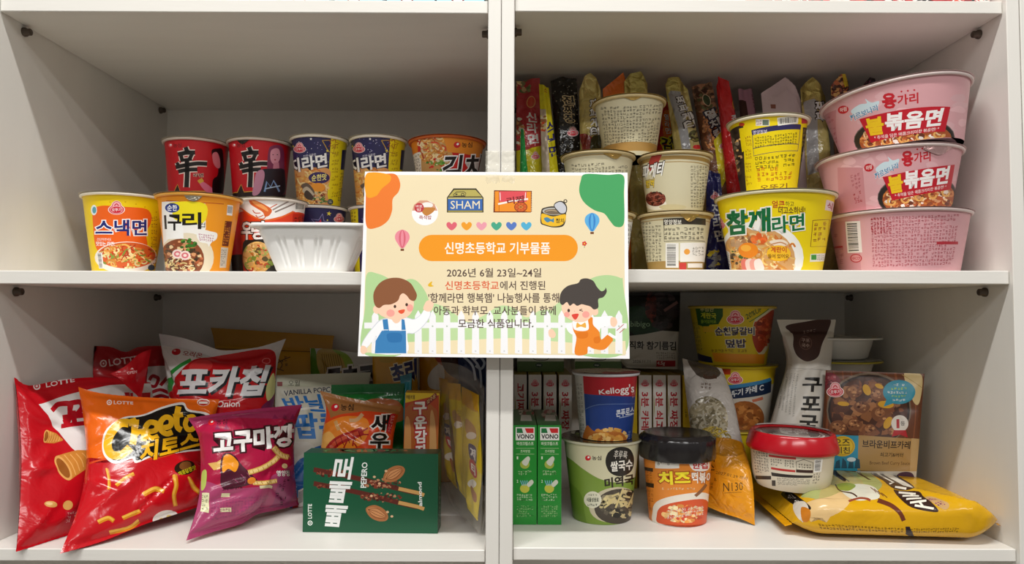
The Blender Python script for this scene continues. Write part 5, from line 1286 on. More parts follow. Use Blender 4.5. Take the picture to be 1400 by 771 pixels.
# --- row of sauce boxes
def sauce(cx, txt, label, seed, col='#e9e3dc', tc='#c0202c', yellow=False, logo=True, Y=.267, ox=0):
    a = Art(seed)
    if yellow:
        a.text('BEEF CURRY SAUCE', [(cx + 3.2, 574), (cx + 3.2, 518), (cx + 7.8, 518), (cx + 7.8, 574)], '#5a4410', .02); a.micro([(cx - 6, 572), (cx - 6, 530), (cx - 2, 530), (cx - 2, 572)], 1, '#6a5010', fill=.6, cw=1.6)
    else:
        y = 524
        if logo: a.yellowface(cx, 524, 6); y = 536
        a.text(txt, [(cx + 5.5, y), (cx + 5.5, y + 13 * len(txt.replace(' ', ''))), (cx - 5.5, y + 13 * len(txt.replace(' ', ''))), (cx - 5.5, y)], tc, .05)
        a.blob([(cx - 7.5, 540), (cx - 6.4, 556), (cx - 7.5, 570)], '#a8a04a')
    return carton('sauce_box', label, 'sauce box', cx, Y, ZR_B, .0188, .1650, .125, col, {'front': a}, topcol='#9a8424', sidecol='#c9a21a', group=None)
sauce(711.5, '고기짜장', 'narrow white sauce box at the left end of the row, nearest the centre board', 211, logo=False)
sauce(731.5, '3분 짜장', 'narrow white sauce box, second of the row from the centre board', 212)
sauce(752, '3분 짜장', 'narrow white sauce box, third of the row from the centre board', 213)
sauce(773, '3분 짜장', 'narrow white sauce box, last before the cereal cup', 214)
sauce(882, '3분 카레', 'narrow white sauce box just right of the cereal cup', 215)
sauce(901.5, '3분 쇠고기', 'narrow white sauce box with red print, middle one behind the black lid', 216)
sauce(921.5, '3분 짜장', 'narrow white sauce box beside the yellow sauce box', 217)
sauce(942, '', 'narrow yellow sauce box at the right end of the white ones', 218, col='#d9b71c', yellow=True)
sauce(862, '', 'yellow box seen only as a strip between the two front cups', 219, col='#d4b420', yellow=False, logo=False)
# --- seaweed packs on the boxes
def seaweed(cx, label, seed):
    a = Art(seed); a.rect(cx - 50, 494, cx + 50, 520, '#4a6a24'); a.ell(cx - 2, 499, 5, 3, '#20401a'); a.text('bibigo', (cx - 5, 498, cx + 1, 500.5), '#d8e0c8', .02); a.line([(cx - 12, 488), (cx - 6, 492), (cx + 8, 492), (cx + 12, 488)], 1, '#3a3a2a', smooth=True)
    o = carton('seaweed_pack', label, 'seaweed pack', cx, .318, ZR_B + .1652, .0720, .030, .075, '#d9dccb', {'front': a}, lean=0)
    return o
seaweed(739, 'flat white and green seaweed pack lying over the left sauce boxes', 221)
seaweed(818, 'flat white and green seaweed pack lying behind the cereal cup', 222)
a = Art(223)
a.rect(840, 380, 940, 456, '#15140f'); a.blob([(856, 430), (858, 446), (870, 459), (890, 457), (905, 448), (905, 440), (880, 420), (862, 420)], '#173a22')
a.chunk((906, 425, 24, 26), ['#1e1a1c', '#2e2628', '#3a3032', '#121012', '#4a3c3e'], 130, 3, 8); a.chunk((890, 420, 8, 22), ['#5a2420', '#7a3428', '#3a1816'], 40, 3, 6); a.line([(908, 425), (926, 413)], 4, '#8a6460')
a.ell(875.5, 443, 15.5, 10.5, '#1f4c2a'); a.ell(875.5, 443, 14.5, 9.6, '#173a22'); a.text('bibigo', (862, 439, 889, 449), '#8fae8a', .02)
a.poly([(850, 460), (880, 457), (905, 452), (940, 455), (940, 510), (845, 510)], '#c2bdb2')
a.text('직화 참기름김', [(860, 466), (924, 467), (924, 479), (860, 477)], '#1a1612', .05); a.micro((897, 481, 923, 491), 3, '#6a655a'); a.text('2026.11.11', (865, 492, 889, 496), '#3a362e', .0); a.rect(897, 493, 923, 501, '#a8242c'); a.text('4.5g', (898, 494, 909, 500), '#f0e0dc', .03)
bag('seaweed_pouch', 'black and white seaweed pouch standing high beside the notice', [(852, 400, .325), (852, 440, .32), (848, 488, .318), (858, 503, .315)], [(930, 399, .325), (929, 440, .32), (927, 490, .318), (926, 505, .315)], .026, '#15140f', a,
    seals=(.05, .03), seed=41, wr=14, amp=.002, cat='seaweed pouch', material='matte', power=.4)
# --- pale green rice noodle cup
a = Art(231)
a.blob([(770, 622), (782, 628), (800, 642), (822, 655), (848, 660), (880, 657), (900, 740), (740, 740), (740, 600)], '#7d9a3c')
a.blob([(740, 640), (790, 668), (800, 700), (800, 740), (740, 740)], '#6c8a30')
a.ell(840, 690, 34, 24, '#cfc5a8', -10); a.ell(846, 692, 33, 24, '#4a4238', -8); a.chunk((848, 688, 30, 21), ['#2c2a24', '#5a5244', '#8a8068', '#3a382e', '#c8b888', '#d8c890'], 130, 2, 6)
for k in range(9): a.line([(826 + k * 5, 694 - (k % 3) * 8), (836 + k * 5, 686 - (k % 4) * 6)], 2.6, '#d8c68a', smooth=False)
a.ell(811, 683, 11.5, 11.5, '#ece8d4'); a.ell(811, 683, 10.4, 10.4, '#e2dfc8'); a.text('식물성원료', (803, 680, 819, 686), '#2a3a1a', .05); a.micro((804, 688, 818, 692), 1, '#3a4a2a'); a.micro((805, 675, 817, 678), 1, '#3a4a2a')
a.seedmark(805, 626, 3.8, '#2a221c')
a.blob([(828, 632), (832, 618), (846, 611), (860, 614), (866, 628), (862, 644), (848, 651), (834, 646)], '#25221e'); a.text('후루룩', [(840, 615), (857, 617), (856, 627), (838, 627)], '#eee8dc', .0)
a.text('쌀국수', [(834, 631), (864, 627), (864, 642), (835, 645)], '#f4f0e6', .05)
a.text('미역국', [(826, 654), (866, 647), (866, 662), (827, 668)], '#2a2117', .07)
la = Art(232); la.blob([(800, 585), (830, 583), (860, 588), (850, 596), (810, 598)], '#3a342a'); la.chunk((800, 590, 26, 8), ['#4a463a', '#2c2a24', '#d8d2c0', '#6a7a3a'], 40, 2, 5); la.text('쌀국수', (785, 596, 815, 602), '#2a1c14', .04)
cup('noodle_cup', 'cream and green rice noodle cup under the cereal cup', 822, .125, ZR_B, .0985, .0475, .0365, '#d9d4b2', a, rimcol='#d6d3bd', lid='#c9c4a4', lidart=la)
# --- blue and red cereal cup
a = Art(241)
a.poly([(774, 505), (890, 505), (890, 548), (840, 541), (800, 538), (774, 545)], '#b81626')
a.blob([(790, 541), (820, 539), (850, 544), (880, 550), (890, 610), (788, 615)], '#1f3f8a') if False else a.poly([(774, 543), (800, 540), (822, 540), (848, 545), (866, 543), (890, 538), (890, 625), (774, 625)], '#21418c')
a.poly([(774, 510), (798, 513), (803, 600), (785, 600)], '#c9c6c0'); a.micro([(786, 522), (797, 523), (801, 596), (791, 594)], 12, '#8a8680')
a.line([(800, 560), (820, 553), (870, 552)], .8, '#6a86c0', smooth=True); a.line([(803, 585), (812, 590)], .8, '#6a86c0')
a.text("Kellogg's", [(819, 533), (866, 524), (867, 540), (820, 541)], '#f6f2f0', .03); a.micro([(863, 536), (872, 533), (870, 544), (864, 545)], 2, '#e0a0a0')
a.text('콘푸로스트', [(842, 561), (873, 554), (873, 567), (842, 570)], '#e8ecf4', .05); a.line([(846, 571), (872, 563)], .8, '#c8d4ee')
a.chunk((832, 596, 26, 12), ['#d8903a', '#e8a84a', '#c87a2a', '#f0c070'], 50, 3, 6)
a.blob([(803, 582), (815, 590), (850, 592), (852, 612), (800, 612)], '#b86a2a'); a.chunk((828, 600, 24, 9), ['#e0a048', '#d08a34', '#f0c478'], 40, 3, 5)
a.micro([(858, 588), (872, 586), (870, 606), (858, 607)], 4, '#8a9cc8')
la = Art(242); la.blob([(790, 500), (830, 494), (872, 498), (866, 508), (820, 512), (795, 508)], '#8a6a50'); la.blob([(800, 500), (830, 495), (868, 499), (850, 503), (815, 503)], '#27407e'); la.text('콘푸로스트', (812, 498, 850, 502), '#d8c8a8', .04); la.poly([(826, 508), (852, 507), (848, 513), (828, 514)], '#8a2028')
cup('cereal_cup', 'blue and red cereal cup stacked on the cream and green noodle cup', 828, .122, ZR_B + .1005, .0805, .0395, .0325, '#21418c', a, rimcol='#cfcfd4', lid='#9a8468', lidart=la, cat='cereal cup')
# --- orange cup with a black lid
a = Art(251)
a.rect(868, 640, 890, 720, '#e0822e'); a.micro([(880, 642), (893, 642), (896, 700), (884, 698)], 9, '#b0601c'); a.rect(876, 640, 894, 645, '#3a2418'); a.rect(878, 661, 895, 667, '#3a2418')
a.rect(897, 620, 929, 640, '#e8e4dc'); a.text('gomgom', (900, 628, 926, 636), '#6a665e', .0)
a.blob([(893, 700), (900, 685), (930, 676), (965, 674), (975, 690), (970, 716), (900, 716)], '#efe6d8'); a.blob([(899, 704), (906, 692), (932, 685), (964, 683), (970, 700), (962, 716), (905, 716)], '#d8562a')
a.chunk((935, 702, 30, 13), ['#e89a4a', '#f0c07a', '#d86a34', '#f4dca8', '#c8482a'], 70, 2.5, 6)
a.line([(950, 678), (965, 662)], 4, '#8a5a3a'); a.micro((906, 666, 950, 670), 1, '#f0d0a0')
a.blob([(942, 634), (946, 628), (958, 627), (968, 630), (969, 640), (962, 644), (948, 643)], '#f6f0ea'); a.text('한컵', (946, 631, 967, 641), '#c8242c', .06)
a.text('치즈', [(901, 645), (943, 643), (944, 662), (902, 663)], '#f7e332', .08, [(.09, '#b0541a')]); a.text('떡볶이', [(945, 645), (974, 645), (972, 660), (946, 661)], '#f8efe4', .05, [(.09, '#b0541a')])
a.micro([(913, 696), (962, 691), (962, 704), (913, 710)], 3, '#f4ecdc', cw=.8)
rt_, sf_, pl_ = cup('rice_cake_cup', 'orange rice cake cup with a black plastic lid at the front', 924.5, .115, ZR_B, .0850, .0425, .0350, '#e58a32', a, rimcol='#e8dcc8', lid=None, cat='rice cake cup')
def black_lid():
    n = 96; th = np.linspace(0, 2 * pi, n + 1)[:-1]; V = []
    H = .0850
    prof = [(.0462, -.0075, 0), (.0472, -.006, 0), (.0468, .010, .0004), (.0462, .0165, .0012), (.0452, .0185, .0010), (.0435, .0195, 0), (.0420, .0215, 0), (.0405, .0228, 0), (.0380, .0222, 0), (.001, .0215, 0)]
    for r, z, rib in prof:
        r = r + rib * np.where(np.arange(n) % 4 < 2, 1, 0); V.append(pl_(r * np.cos(th), r * np.sin(th), np.full(n, H + z)))
    F = [(k * n + i, k * n + (i + 1) % n, (k + 1) * n + (i + 1) % n, (k + 1) * n + i) for k in range(len(prof) - 1) for i in range(n)]
    build('lid', [(np.concatenate(V), F, '#1d1a1b', None)], M['plastic'], rt_, rt_.location)
black_lid()
# --- noodle pouch, yellow below and see-through above
a = Art(261)
a.poly([(920, 480), (1010, 500), (1012, 600), (1020, 632), (960, 612), (930, 600)], '#b9b2ac'); a.noodle((968, 575, 26, 32), ['#a89e88', '#8f8468', '#746a52', '#b8b09c', '#988c70'], 200, 26, 3); a.noodle((975, 600, 24, 16), ['#a8903a', '#8a7428', '#c8b058'], 60, 18, 2)
a.blob([(940, 490), (970, 495), (985, 510), (975, 518), (955, 515)], '#4a4038'); a.text('Noodle', (962, 512, 980, 518), '#4a2a1c', .05); a.micro([(958, 522), (974, 524), (974, 534), (958, 532)], 2, '#5a4030')
a.poly([(985, 606), (1012, 604), (1026, 625), (1010, 628), (995, 622)], '#5a5a30')
a.poly([(940, 612), (972, 616), (990, 624), (1006, 624), (1020, 618), (1045, 640), (1050, 740), (940, 740)], '#d8901a')
a.text('N130', [(989, 660), (1015, 659), (1016, 670), (989, 672)], '#3a2c14', -.01); a.line([(990, 674), (1014, 673)], .5, '#3a2c14'); a.text('2027.01.29 까지', [(980, 643), (1022, 652), (1021, 657), (979, 648)], '#4a3818', .0)
a.text('식', (969, 622, 978, 632), '#3a2a10', .04); a.text('스', (969, 634, 978, 643), '#3a2a10', .04); a.micro([(968, 650), (982, 652), (980, 672), (968, 670)], 3, '#8a5a10', fill=.6)
bag('noodle_pouch', 'yellow noodle pouch with a see-through upper half leaning beside the black lid', [(933, 490, .215), (938, 540, .19), (948, 610, .165), (958, 660, .15), (968, 693, .13)], [(987, 504, .205), (1002, 545, .175), (1014, 600, .14), (1028, 655, .105), (1032, 718, .088)], .030, '#c7bfb6', a,
    Bp=[(990, 702, .115), (1012, 709, .10)], seals=(.03, .03), seed=45, wr=24, amp=.0034, material='wrap', cat='noodle pouch')
# --- yellow rice bowls at the back
a = Art(271)
a.rect(930, 415, 958, 500, '#c8b41c'); a.micro([(948, 440), (958, 440), (962, 480), (954, 480)], 7, '#8a7a18')
a.poly([(952, 418), (990, 418), (990, 432), (984, 443), (972, 444), (966, 456), (962, 446), (956, 444)], '#28571f'); a.text('푸짐한', (959, 420, 978, 426), '#d8d08a', .02); a.text('계란국', [(960, 427), (981, 428), (981, 436), (960, 435)], '#d8d83a', .04); a.text('들어있어요', (960, 437, 981, 442), '#a8c83a', .02)
a.rect(963, 446, 978, 454, '#e0b830'); a.yellowface(1006, 434, 11.5)
a.blob([(1030, 440), (1046, 426), (1056, 420), (1062, 440), (1052, 470), (1040, 486), (1030, 470)], '#d8d2b0'); a.blob([(1032, 442), (1046, 430), (1058, 424), (1058, 446), (1046, 472), (1036, 482), (1028, 462)], '#a83a22'); a.chunk((1043, 452, 14, 22), ['#c85a34', '#8a2c1a', '#d87a4a', '#a8401f'], 60, 2, 5)
a.line([(1024, 440), (1054, 418)], 1.2, '#5a8a2a'); a.text('20%UP', [(1019, 430), (1040, 418), (1041, 425), (1021, 437)], '#2c5a20', .03)
a.text('순천닭갈비', [(979, 447), (1031, 447), (1031, 458), (980, 459)], '#241f4e', .05, [(.08, '#e8e2c8')]); a.text('덮밥', [(993, 464), (1020, 463), (1020, 475), (994, 475)], '#241f4e', .05, [(.08, '#e8e2c8')])
a.micro((974, 477, 1022, 482), 1, '#8a5a14'); a.poly([(975, 482), (1045, 484), (1044, 497), (978, 494)], '#e8961c'); a.poly([(954, 482), (974, 488), (976, 496), (954, 492)], '#1f2350')
UPY = .275
cup('rice_bowl', 'yellow rice bowl with green speech flag stacked at the back', 1000, UPY, ZR_B + .1820, .0835, .0605, .0480, '#d8bf14', a, rimcol='#cdb54a', lid='#b8a860', cat='rice bowl')
a = Art(272)
a.rect(930, 498, 1060, 524, '#e0c31a'); a.rect(985, 500, 1000, 512, '#c8401c'); a.yellowface(1006, 517, 10)
a.poly([(940, 528), (1000, 532), (1052, 522), (1052, 537), (1000, 546), (940, 542)], '#2a5a9a') if False else a.poly([(940, 524), (1002, 526), (1052, 516), (1054, 520), (1002, 531), (940, 530)], '#3a86b8'); a.poly([(940, 530), (1002, 531), (1054, 520), (1053, 536), (1002, 545), (940, 545)], '#1c2f4e')
a.text('뚜기 카레 C', [(1001, 534), (1043, 524), (1043, 534), (1001, 543)], '#eef2f4', .05); a.poly([(930, 545), (1002, 545), (1054, 536), (1052, 620), (935, 620)], '#d9d2c4'); a.line([(1028, 548), (1042, 544)], 4, '#d87a5a')
a.ell(1018, 572, 26, 24, '#a8602c'); a.chunk((1018, 570, 24, 22), ['#b87034', '#8a4a20', '#c88444', '#9a5a2a'], 90, 3, 6)
cup('rice_bowl', 'yellow and white curry bowl under the yellow rice bowl', 1001, UPY, ZR_B + .0920, .0885, .0605, .0480, '#d9d2c4', a, rimcol='#d8c022', lid='#b8a860', cat='rice bowl')
cup('rice_bowl', 'yellow bowl hidden lowest in the stack of rice bowls', 1001, UPY, ZR_B, .0900, .0605, .0480, '#d8bf14', None, rimcol='#d8c022', lid='#b8a860', cat='rice bowl')
# --- white paper noodle pack
a = Art(281)
a.blob([(1074, 446), (1100, 440), (1134, 436), (1132, 452), (1124, 470), (1118, 488), (1104, 494), (1090, 488), (1084, 474), (1084, 458)], '#452824')
a.ell(1101, 469, 9.5, 9.5, '#6a4a44'); a.ell(1101, 469, 8.2, 8.2, '#452824'); a.text('구포', (1095, 463, 1107, 468), '#b8a098', .03); a.text('국수', (1095, 470, 1107, 475), '#b8a098', .03); a.micro([(1098, 452), (1116, 449), (1116, 454), (1098, 457)], 1, '#a89088')
a.line([(1076, 505), (1134, 508)], .6, '#bdb8b0')
a.text('구', [(1098, 516), (1125, 516), (1123, 536), (1097, 536)], '#1a1613', .06); a.text('포', [(1095, 542), (1123, 542), (1121, 562), (1094, 561)], '#1a1613', .06); a.text('국', [(1093, 567), (1119, 568), (1117, 590), (1092, 589)], '#1a1613', .06)
for k in range(6): a.micro([(1066 + k * 5 - 1, 510), (1068.4 + k * 5 - 1, 510), (1062 + k * 4.6, 570 - (5 - k) * 3), (1059.6 + k * 4.6, 570 - (5 - k) * 3)], 20, '#4a443e', cw=1.2)
a.rect(1057, 540, 1062, 552, '#b82a28'); a.line([(1076, 498), (1088, 508), (1112, 503), (1132, 500)], .8, '#c8c2b8')
bag('noodle_package', 'white paper noodle package with a brown tag and upright black letters', [(1062, 437, .232), (1071, 466, .222), (1077, 498, .215), (1064, 545, .205), (1052, 590, .195), (1036, 668, .195)], [(1143, 437, .232), (1138, 470, .222), (1134, 499, .215), (1131, 545, .205), (1123, 590, .195), (1112, 668, .195)], .042, '#d9d4cb', a,
    seals=(.09, .03), seed=47, wr=14, amp=.0022, material='matte', cat='noodle package', power=.32)
# --- stacked white bowls at the back
def white_bowl(k, zb, label, yellow, group=None):
    c = P(1139, 470, .270); c = np.array([c[0], .270, zb])
    root = empty('plastic_bowl', c, label, 'plastic bowl', group)
    prof = [(.001, 0), (.042, 0), (.046, .003), (.053, .026), (.0545, .030), (.057, .031), (.0645, .0315), (.066, .0305), (.0655, .029)]
    build('bowl_body', [lathe(prof[:6], c, 72, '#dcdad2')], M['tray'], root, c)
    build('bowl_rim', [lathe(prof[5:] + [(.058, .0295)], c, 72, '#c9bb3a' if yellow else '#e3e1da')], M['tray'], root, c)
    build('film_lid', [lathe([(.0645, .0322), (.03, .0330), (.0005, .0332)], c, 72, '#b9b8b0')], M['film'], root, c)
zt0 = -(458 - 426) / S(.270) - .032
white_bowl(0, zt0, 'white plastic bowl with white rim, upper of the two at the back', False)
white_bowl(1, zt0 - .0335, 'white plastic bowl with a yellow rim, lower of the two at the back', True)
k = 2
zz = zt0 - .067
while zz > ZR_B + .001:
    white_bowl(k, max(zz, ZR_B), 'white plastic bowl further down in the hidden stack behind the curry pouch', True, 'hidden white bowls'); zz -= .0335; k += 1
# --- brown curry pouch
a = Art(291)
a.rect(1110, 495, 1280, 670, '#6a3a20')
for k in range(14): a.line([(1115 + k * 12, 500), (1120 + k * 12, 560), (1112 + k * 12, 640)], a.rnd.uniform(1, 3), a.jit('#7e4728', .25), smooth=True)
a.blob([(1118, 512), (1138, 510), (1149, 520), (1144, 530), (1125, 532)], '#7a2430'); a.chunk((1135, 519, 12, 8), ['#9a3440', '#5a1822', '#b86a70'], 20, 2, 4)
a.blob([(1236, 511), (1260, 513), (1257, 550), (1248, 548)], '#d8c08a'); a.line([(1233, 512), (1260, 530)], 1, '#b89a60')
a.ell(1188, 560, 58, 51, '#7d6a58'); a.ell(1188, 561, 56, 49, '#2a1812'); a.ell(1188, 561, 53, 46, '#4a2614')
a.chunk((1186, 560, 50, 42), ['#7a4424', '#5a2e18', '#8f5a34', '#4a2410', '#a06a40'], 130, 4, 11)
for x, y, r in ((1168, 535, 12), (1200, 540, 12), (1178, 556, 11), (1146, 585, 13), (1205, 566, 14), (1168, 580, 11), (1190, 588, 11), (1222, 590, 9)):
    a.blob([(x + r * a.rnd.uniform(.8, 1.1) * math.cos(i), y + r * .8 * a.rnd.uniform(.8, 1.1) * math.sin(i)) for i in range(6)], a.jit('#7d4a2a', .15)); a.blob([(x + r * .5 * math.cos(i) - 2, y + r * .4 * math.sin(i) - 2) for i in range(6)], a.jit('#a8724a', .12)); a.chunk((x, y, r * .8, r * .6), ['#5a2c16', '#c08a5a', '#8a5430'], 12, 1.5, 3)
for x, y, w, h in ((1153, 552, 8, 3), (1211, 553, 11, 5), (1185, 533, 5, 8), (1202, 528, 6, 3), (1214, 578, 5, 9)): a.ell(x, y, w, h, '#d8a21c', a.rnd.uniform(-30, 30))
a.yellowface(1142, 533, 12)
a.ell(1229, 536, 22, 16.5, '#2a94b0'); a.poly([(1212, 546), (1222, 551), (1208, 556)], '#2a94b0')
for k in range(5): a.micro((1229 - (8, 11, 16, 10, 9)[k], 524 + k * 5.2, 1229 + (8, 11, 16, 10, 9)[k], 528.4 + k * 5.2), 1, '#b8e03a' if k % 2 else '#f0f6f4')
a.ell(1230, 579, 11.5, 11.5, '#e8e2da'); a.text('1', (1225.5, 573, 1229.5, 585.5), '#b81c24', .02); a.text('등', (1231, 576, 1237, 582), '#4a4a4a', .02); a.poly([(1222, 588), (1238, 588), (1241, 598), (1230, 594), (1219, 597)], '#b81c24')
a.poly([(1112, 592), (1178, 596), (1176, 644), (1108, 640)], '#2d97ba'); a.poly([(1174, 595), (1258, 600), (1254, 645), (1172, 643)], '#b48f58'); a.poly([(1246, 599), (1258, 600), (1254, 645), (1244, 645)], '#c4a470')
a.ell(1152, 610, 17, 14, '#e0b81e'); a.ell(1152, 610, 15, 12, '#c89a14'); a.ell(1152, 610, 14, 11.2, '#e8c428'); a.text('오즈', (1140, 600, 1162, 609), '#2a2412', .03); a.text('키친', (1142, 611, 1162, 620), '#2a2412', .03)
for k in range(5): a.poly([(1132 + k * 9, 640), (1134 + k * 9, 626 + (k % 2) * 5), (1139 + k * 9, 625 + (k % 3) * 3), (1140 + k * 9, 640)], '#22546a')
a.ell(1164, 628, 6, 3, '#e0eef2')
a.text('브라운비프카레', [(1179, 601), (1245, 603), (1244, 614), (1179, 612)], '#2e1c10', .04); a.text('쇠고기&버터', [(1203, 618), (1235, 619), (1234, 625), (1203, 624)], '#2e1c10', .03); a.text('Brown Beef Curry Sauce', [(1189, 630), (1244, 631), (1244, 637), (1189, 636)], '#5a3a1c', .0)
a.rect(1170, 644, 1256, 665, '#d0c8ba'); a.blob([(1226, 650), (1236, 645), (1248, 648), (1250, 664), (1228, 664)], '#4a2a44')
bag('sauce_pouch', 'brown curry sauce pouch standing behind the gold snack bag', [(1129, 506, .182), (1126, 560, .177), (1121, 654, .170)], [(1264, 511, .140), (1260, 560, .135), (1252, 658, .128)], .016, '#6a3a20', a, seals=(.02, .03), seed=49, wr=12, amp=.0016,
    material='matte', cat='sauce pouch', power=.4)
# --- gold snack bag lying on its back
def lying_bag():
    f0 = ZR_B
    def W(px, py, z):                      # the point on the level z seen at this pixel
        d = P(px, py, 0) - np.array([0, -CAM_D, 0]); t = z / d[2]
        return np.array([0, -CAM_D, 0]) + d * t
    zs = f0 + .016
    Lb, Lf = W(1026, 667, zs), W(1083, 716, zs - .002)
    Rb, Rf = W(1243, 657, f0 + .031), W(1364, 717, f0 + .0195)
    N, Mv = 56, 64
    u = np.linspace(0, 1, N + 1); ph = np.linspace(-1.1, 2 * pi - 1.1, Mv + 1)
    U, PH = np.meshgrid(u, ph)
    # middle section is wider than the flat seals are long
    cL, cR = (Lb + Lf) / 2, (Rb + Rf) / 2
    C = cL[None, None] * (1 - U[..., None]) + cR[None, None] * U[..., None]
    dv = (Lb - Lf)[None, None] * (1 - U[..., None]) + (Rb - Rf)[None, None] * U[..., None]
    e = np.minimum(1, (np.minimum(U, 1 - U) / .15))
    puffy = np.where(e < 1, np.sin(e * pi / 2) ** .8, 1)
    hd = .5 * (1 - .02 * puffy); ht = .0245 * puffy + .0006
    midlen = np.array([0.02, 1.0, 0.0]); midlen = midlen / np.linalg.norm(midlen)
    half = np.linalg.norm(dv, axis=2) / 2
    want = .092 - .0 * U
    half = half * (1 - puffy) + want * puffy
    dn = dv / np.linalg.norm(dv, axis=2, keepdims=True)
    dn = dn * (1 - puffy[..., None]) + midlen * puffy[..., None]; dn /= np.linalg.norm(dn, axis=2, keepdims=True)
    ex = 2 / 3.6
    a_ = np.sign(np.cos(PH)) * np.abs(np.cos(PH)) ** ex; b_ = np.sign(np.sin(PH)) * np.abs(np.sin(PH)) ** ex
    zc = (f0 + .0255) * puffy + C[..., 2] * (1 - puffy)
    shiftY = -.007 * puffy
    V = C + dn * (-a_ * half)[..., None]
    V[..., 1] += shiftY
    V[..., 2] = zc + b_ * ht
    sm = V.copy()
    rnd = random.Random(77)
    D = creases(N, Mv, 1.4, rnd, 46, .0042, .06) + .001 * np.sin(U * 9 + PH * 2)
    sfl = Surf(V, flip=False)
    nrm = sfl.n if sfl.n[Mv // 3, N // 2][2] > 0 else -sfl.n
    V = V + nrm * (D * puffy * np.clip(b_ + .5, 0, 1))[..., None]
    V[..., 2] = np.maximum(V[..., 2], f0 + .0004); V[..., 0] = np.minimum(V[..., 0], RX1 - .001)
    sf = Surf(V, smoothV=sm, flip=False)
    if sf.n[Mv // 3, N // 2][2] < 0: sf = Surf(V, smoothV=sm, flip=True)
    # only the side that faces the viewer takes print (front foot up over the top)
    k1 = int(Mv * (pi + 1.1) / (2 * pi))
    art = Art(301)
    art.poly([(1095, 640), (1200, 640), (1185, 680), (1130, 690), (1095, 680)], '#a8ae6a')
    art.blob([(1128, 655), (1160, 648), (1180, 665), (1140, 690), (1120, 690)], '#b6a866'); art.blob([(1100, 690), (1130, 680), (1160, 672), (1160, 690), (1135, 706), (1105, 708)], '#e0bd84')
    art.blob([(1150, 668), (1172, 662), (1196, 668), (1202, 680), (1180, 684), (1160, 680)], '#e0dcc8'); art.blob([(1144, 662), (1158, 660), (1170, 664), (1160, 670), (1146, 669)], '#8a9a3a')
    art.line([(1142, 662), (1148, 671), (1164, 673), (1172, 678)], 2, '#4a2c18', smooth=True); art.line([(1160, 686), (1175, 680), (1190, 684)], 3, '#9a4a34', smooth=True)
    art.line([(1200, 683), (1218, 690), (1230, 700), (1236, 712)], 6, '#6a3420', smooth=True); art.line([(1132, 644), (1150, 655), (1162, 657)], 4, '#4a2c1a', smooth=True)
    for k in range(4): art.line([(1190 + k * 5, 668 + k * 2), (1198 + k * 5, 674 + k * 2)], 1, '#6a3a1c')
    Zq = lambda pts: [(1140 + x / 7.78, 630 + y / 7.78) for x, y in pts]
    for dk in ([(195, 108), (290, 95), (480, 98), (565, 175), (500, 198), (400, 212), (270, 185)], [(530, 190), (620, 185), (860, 300), (760, 325), (640, 305), (550, 240)],
               [(635, 315), (700, 325), (900, 345), (960, 400), (1105, 520), (1060, 545), (830, 495), (690, 390)]): art.blob(Zq(dk), '#38221a', 4)
    for p_, w in (([(235, 122), (330, 122), (345, 142), (290, 165), (395, 190)], 3.0), ([(370, 115), (430, 165), (520, 178)], 3.0), ([(440, 110), (510, 160)], 2.6), ([(560, 205), (640, 240), (590, 252)], 2.4),
                  ([(640, 222), (740, 265), (840, 302)], 2.8), ([(650, 285), (770, 312)], 2.4), ([(690, 343), (870, 362)], 2.4), ([(730, 378), (905, 385)], 2.2), ([(770, 412), (930, 412)], 2.2),
                  ([(810, 448), (980, 440)], 2.4), ([(860, 475), (1060, 512)], 2.6), ([(800, 350), (840, 378)], 2), ([(905, 445), (950, 492)], 2.4)): art.line(Zq(p_), w, '#f4eedd')
    art.blob([(1265, 683), (1275, 681), (1296, 691), (1290, 697)], '#c8a06a'); art.micro([(1262, 682), (1276, 682), (1294, 692), (1288, 696)], 2, '#8a3a6a')
    art.blob([(1068, 676), (1078, 671), (1098, 684), (1109, 694), (1104, 698), (1085, 690)], '#2a2018'); art.micro([(1073, 677), (1082, 674), (1100, 690), (1090, 692)], 2, '#e8e4da', cw=1.2)
    art.blob([(1086, 688), (1100, 686), (1106, 698), (1096, 712), (1086, 700)], '#d8cfc0'); art.blob([(1096, 694), (1108, 698), (1106, 712), (1097, 712)], '#c87a24')
    art.micro([(1118, 715), (1236, 722), (1236, 729), (1122, 724)], 2, '#5a3c10', cw=.9); art.micro([(1246, 722), (1312, 721), (1310, 728), (1246, 729)], 2, '#5a3c10', cw=.9); art.rect(1238, 720, 1244, 730, '#2a1a20')
    c = np.array([(cL[0] + cR[0]) / 2, cL[1], f0])
    root = empty('snack_bag', c, 'gold snack bag lying flat at the front right', 'snack bag')
    # restrict the ink to the upper, viewer-facing half
    up = Surf(V[:k1 + 1], smoothV=sm[:k1 + 1], flip=sf.flip)
    m1 = M['film']; s_ = 3
    build('pouch_body', [sf.base('#d8a413')] + up.ink(art), m1, root, c)
    for nm, P0, P1, ox in (('left_seal', Lf, Lb, -1), ('right_seal', Rf, Rb, 1)):
        axis = (cL - cR) if ox < 0 else (cR - cL); axis = axis / np.linalg.norm(axis)
        n = 40; Vv = []
        for j, w in enumerate((0, .004, .008)):
            for i in range(n + 1):
                t = i / n; p = P0 * (1 - t) + P1 * t + axis * (w if j < 2 else w + (.0012 if i % 2 else 0)); p = p + Z3 * (.0006 * (1 if i % 2 else -1)); p[2] = max(p[2] - w * .25, f0 + .0006); p[0] = min(p[0], RX1 - .0008); Vv.append(p)
        Fv = [(j * (n + 1) + i, j * (n + 1) + i + 1, (j + 1) * (n + 1) + i + 1, (j + 1) * (n + 1) + i) for j in range(2) for i in range(n)]
        build(nm, [(np.array(Vv), Fv, '#dc9a12', None)], m1, root, c)
lying_bag()
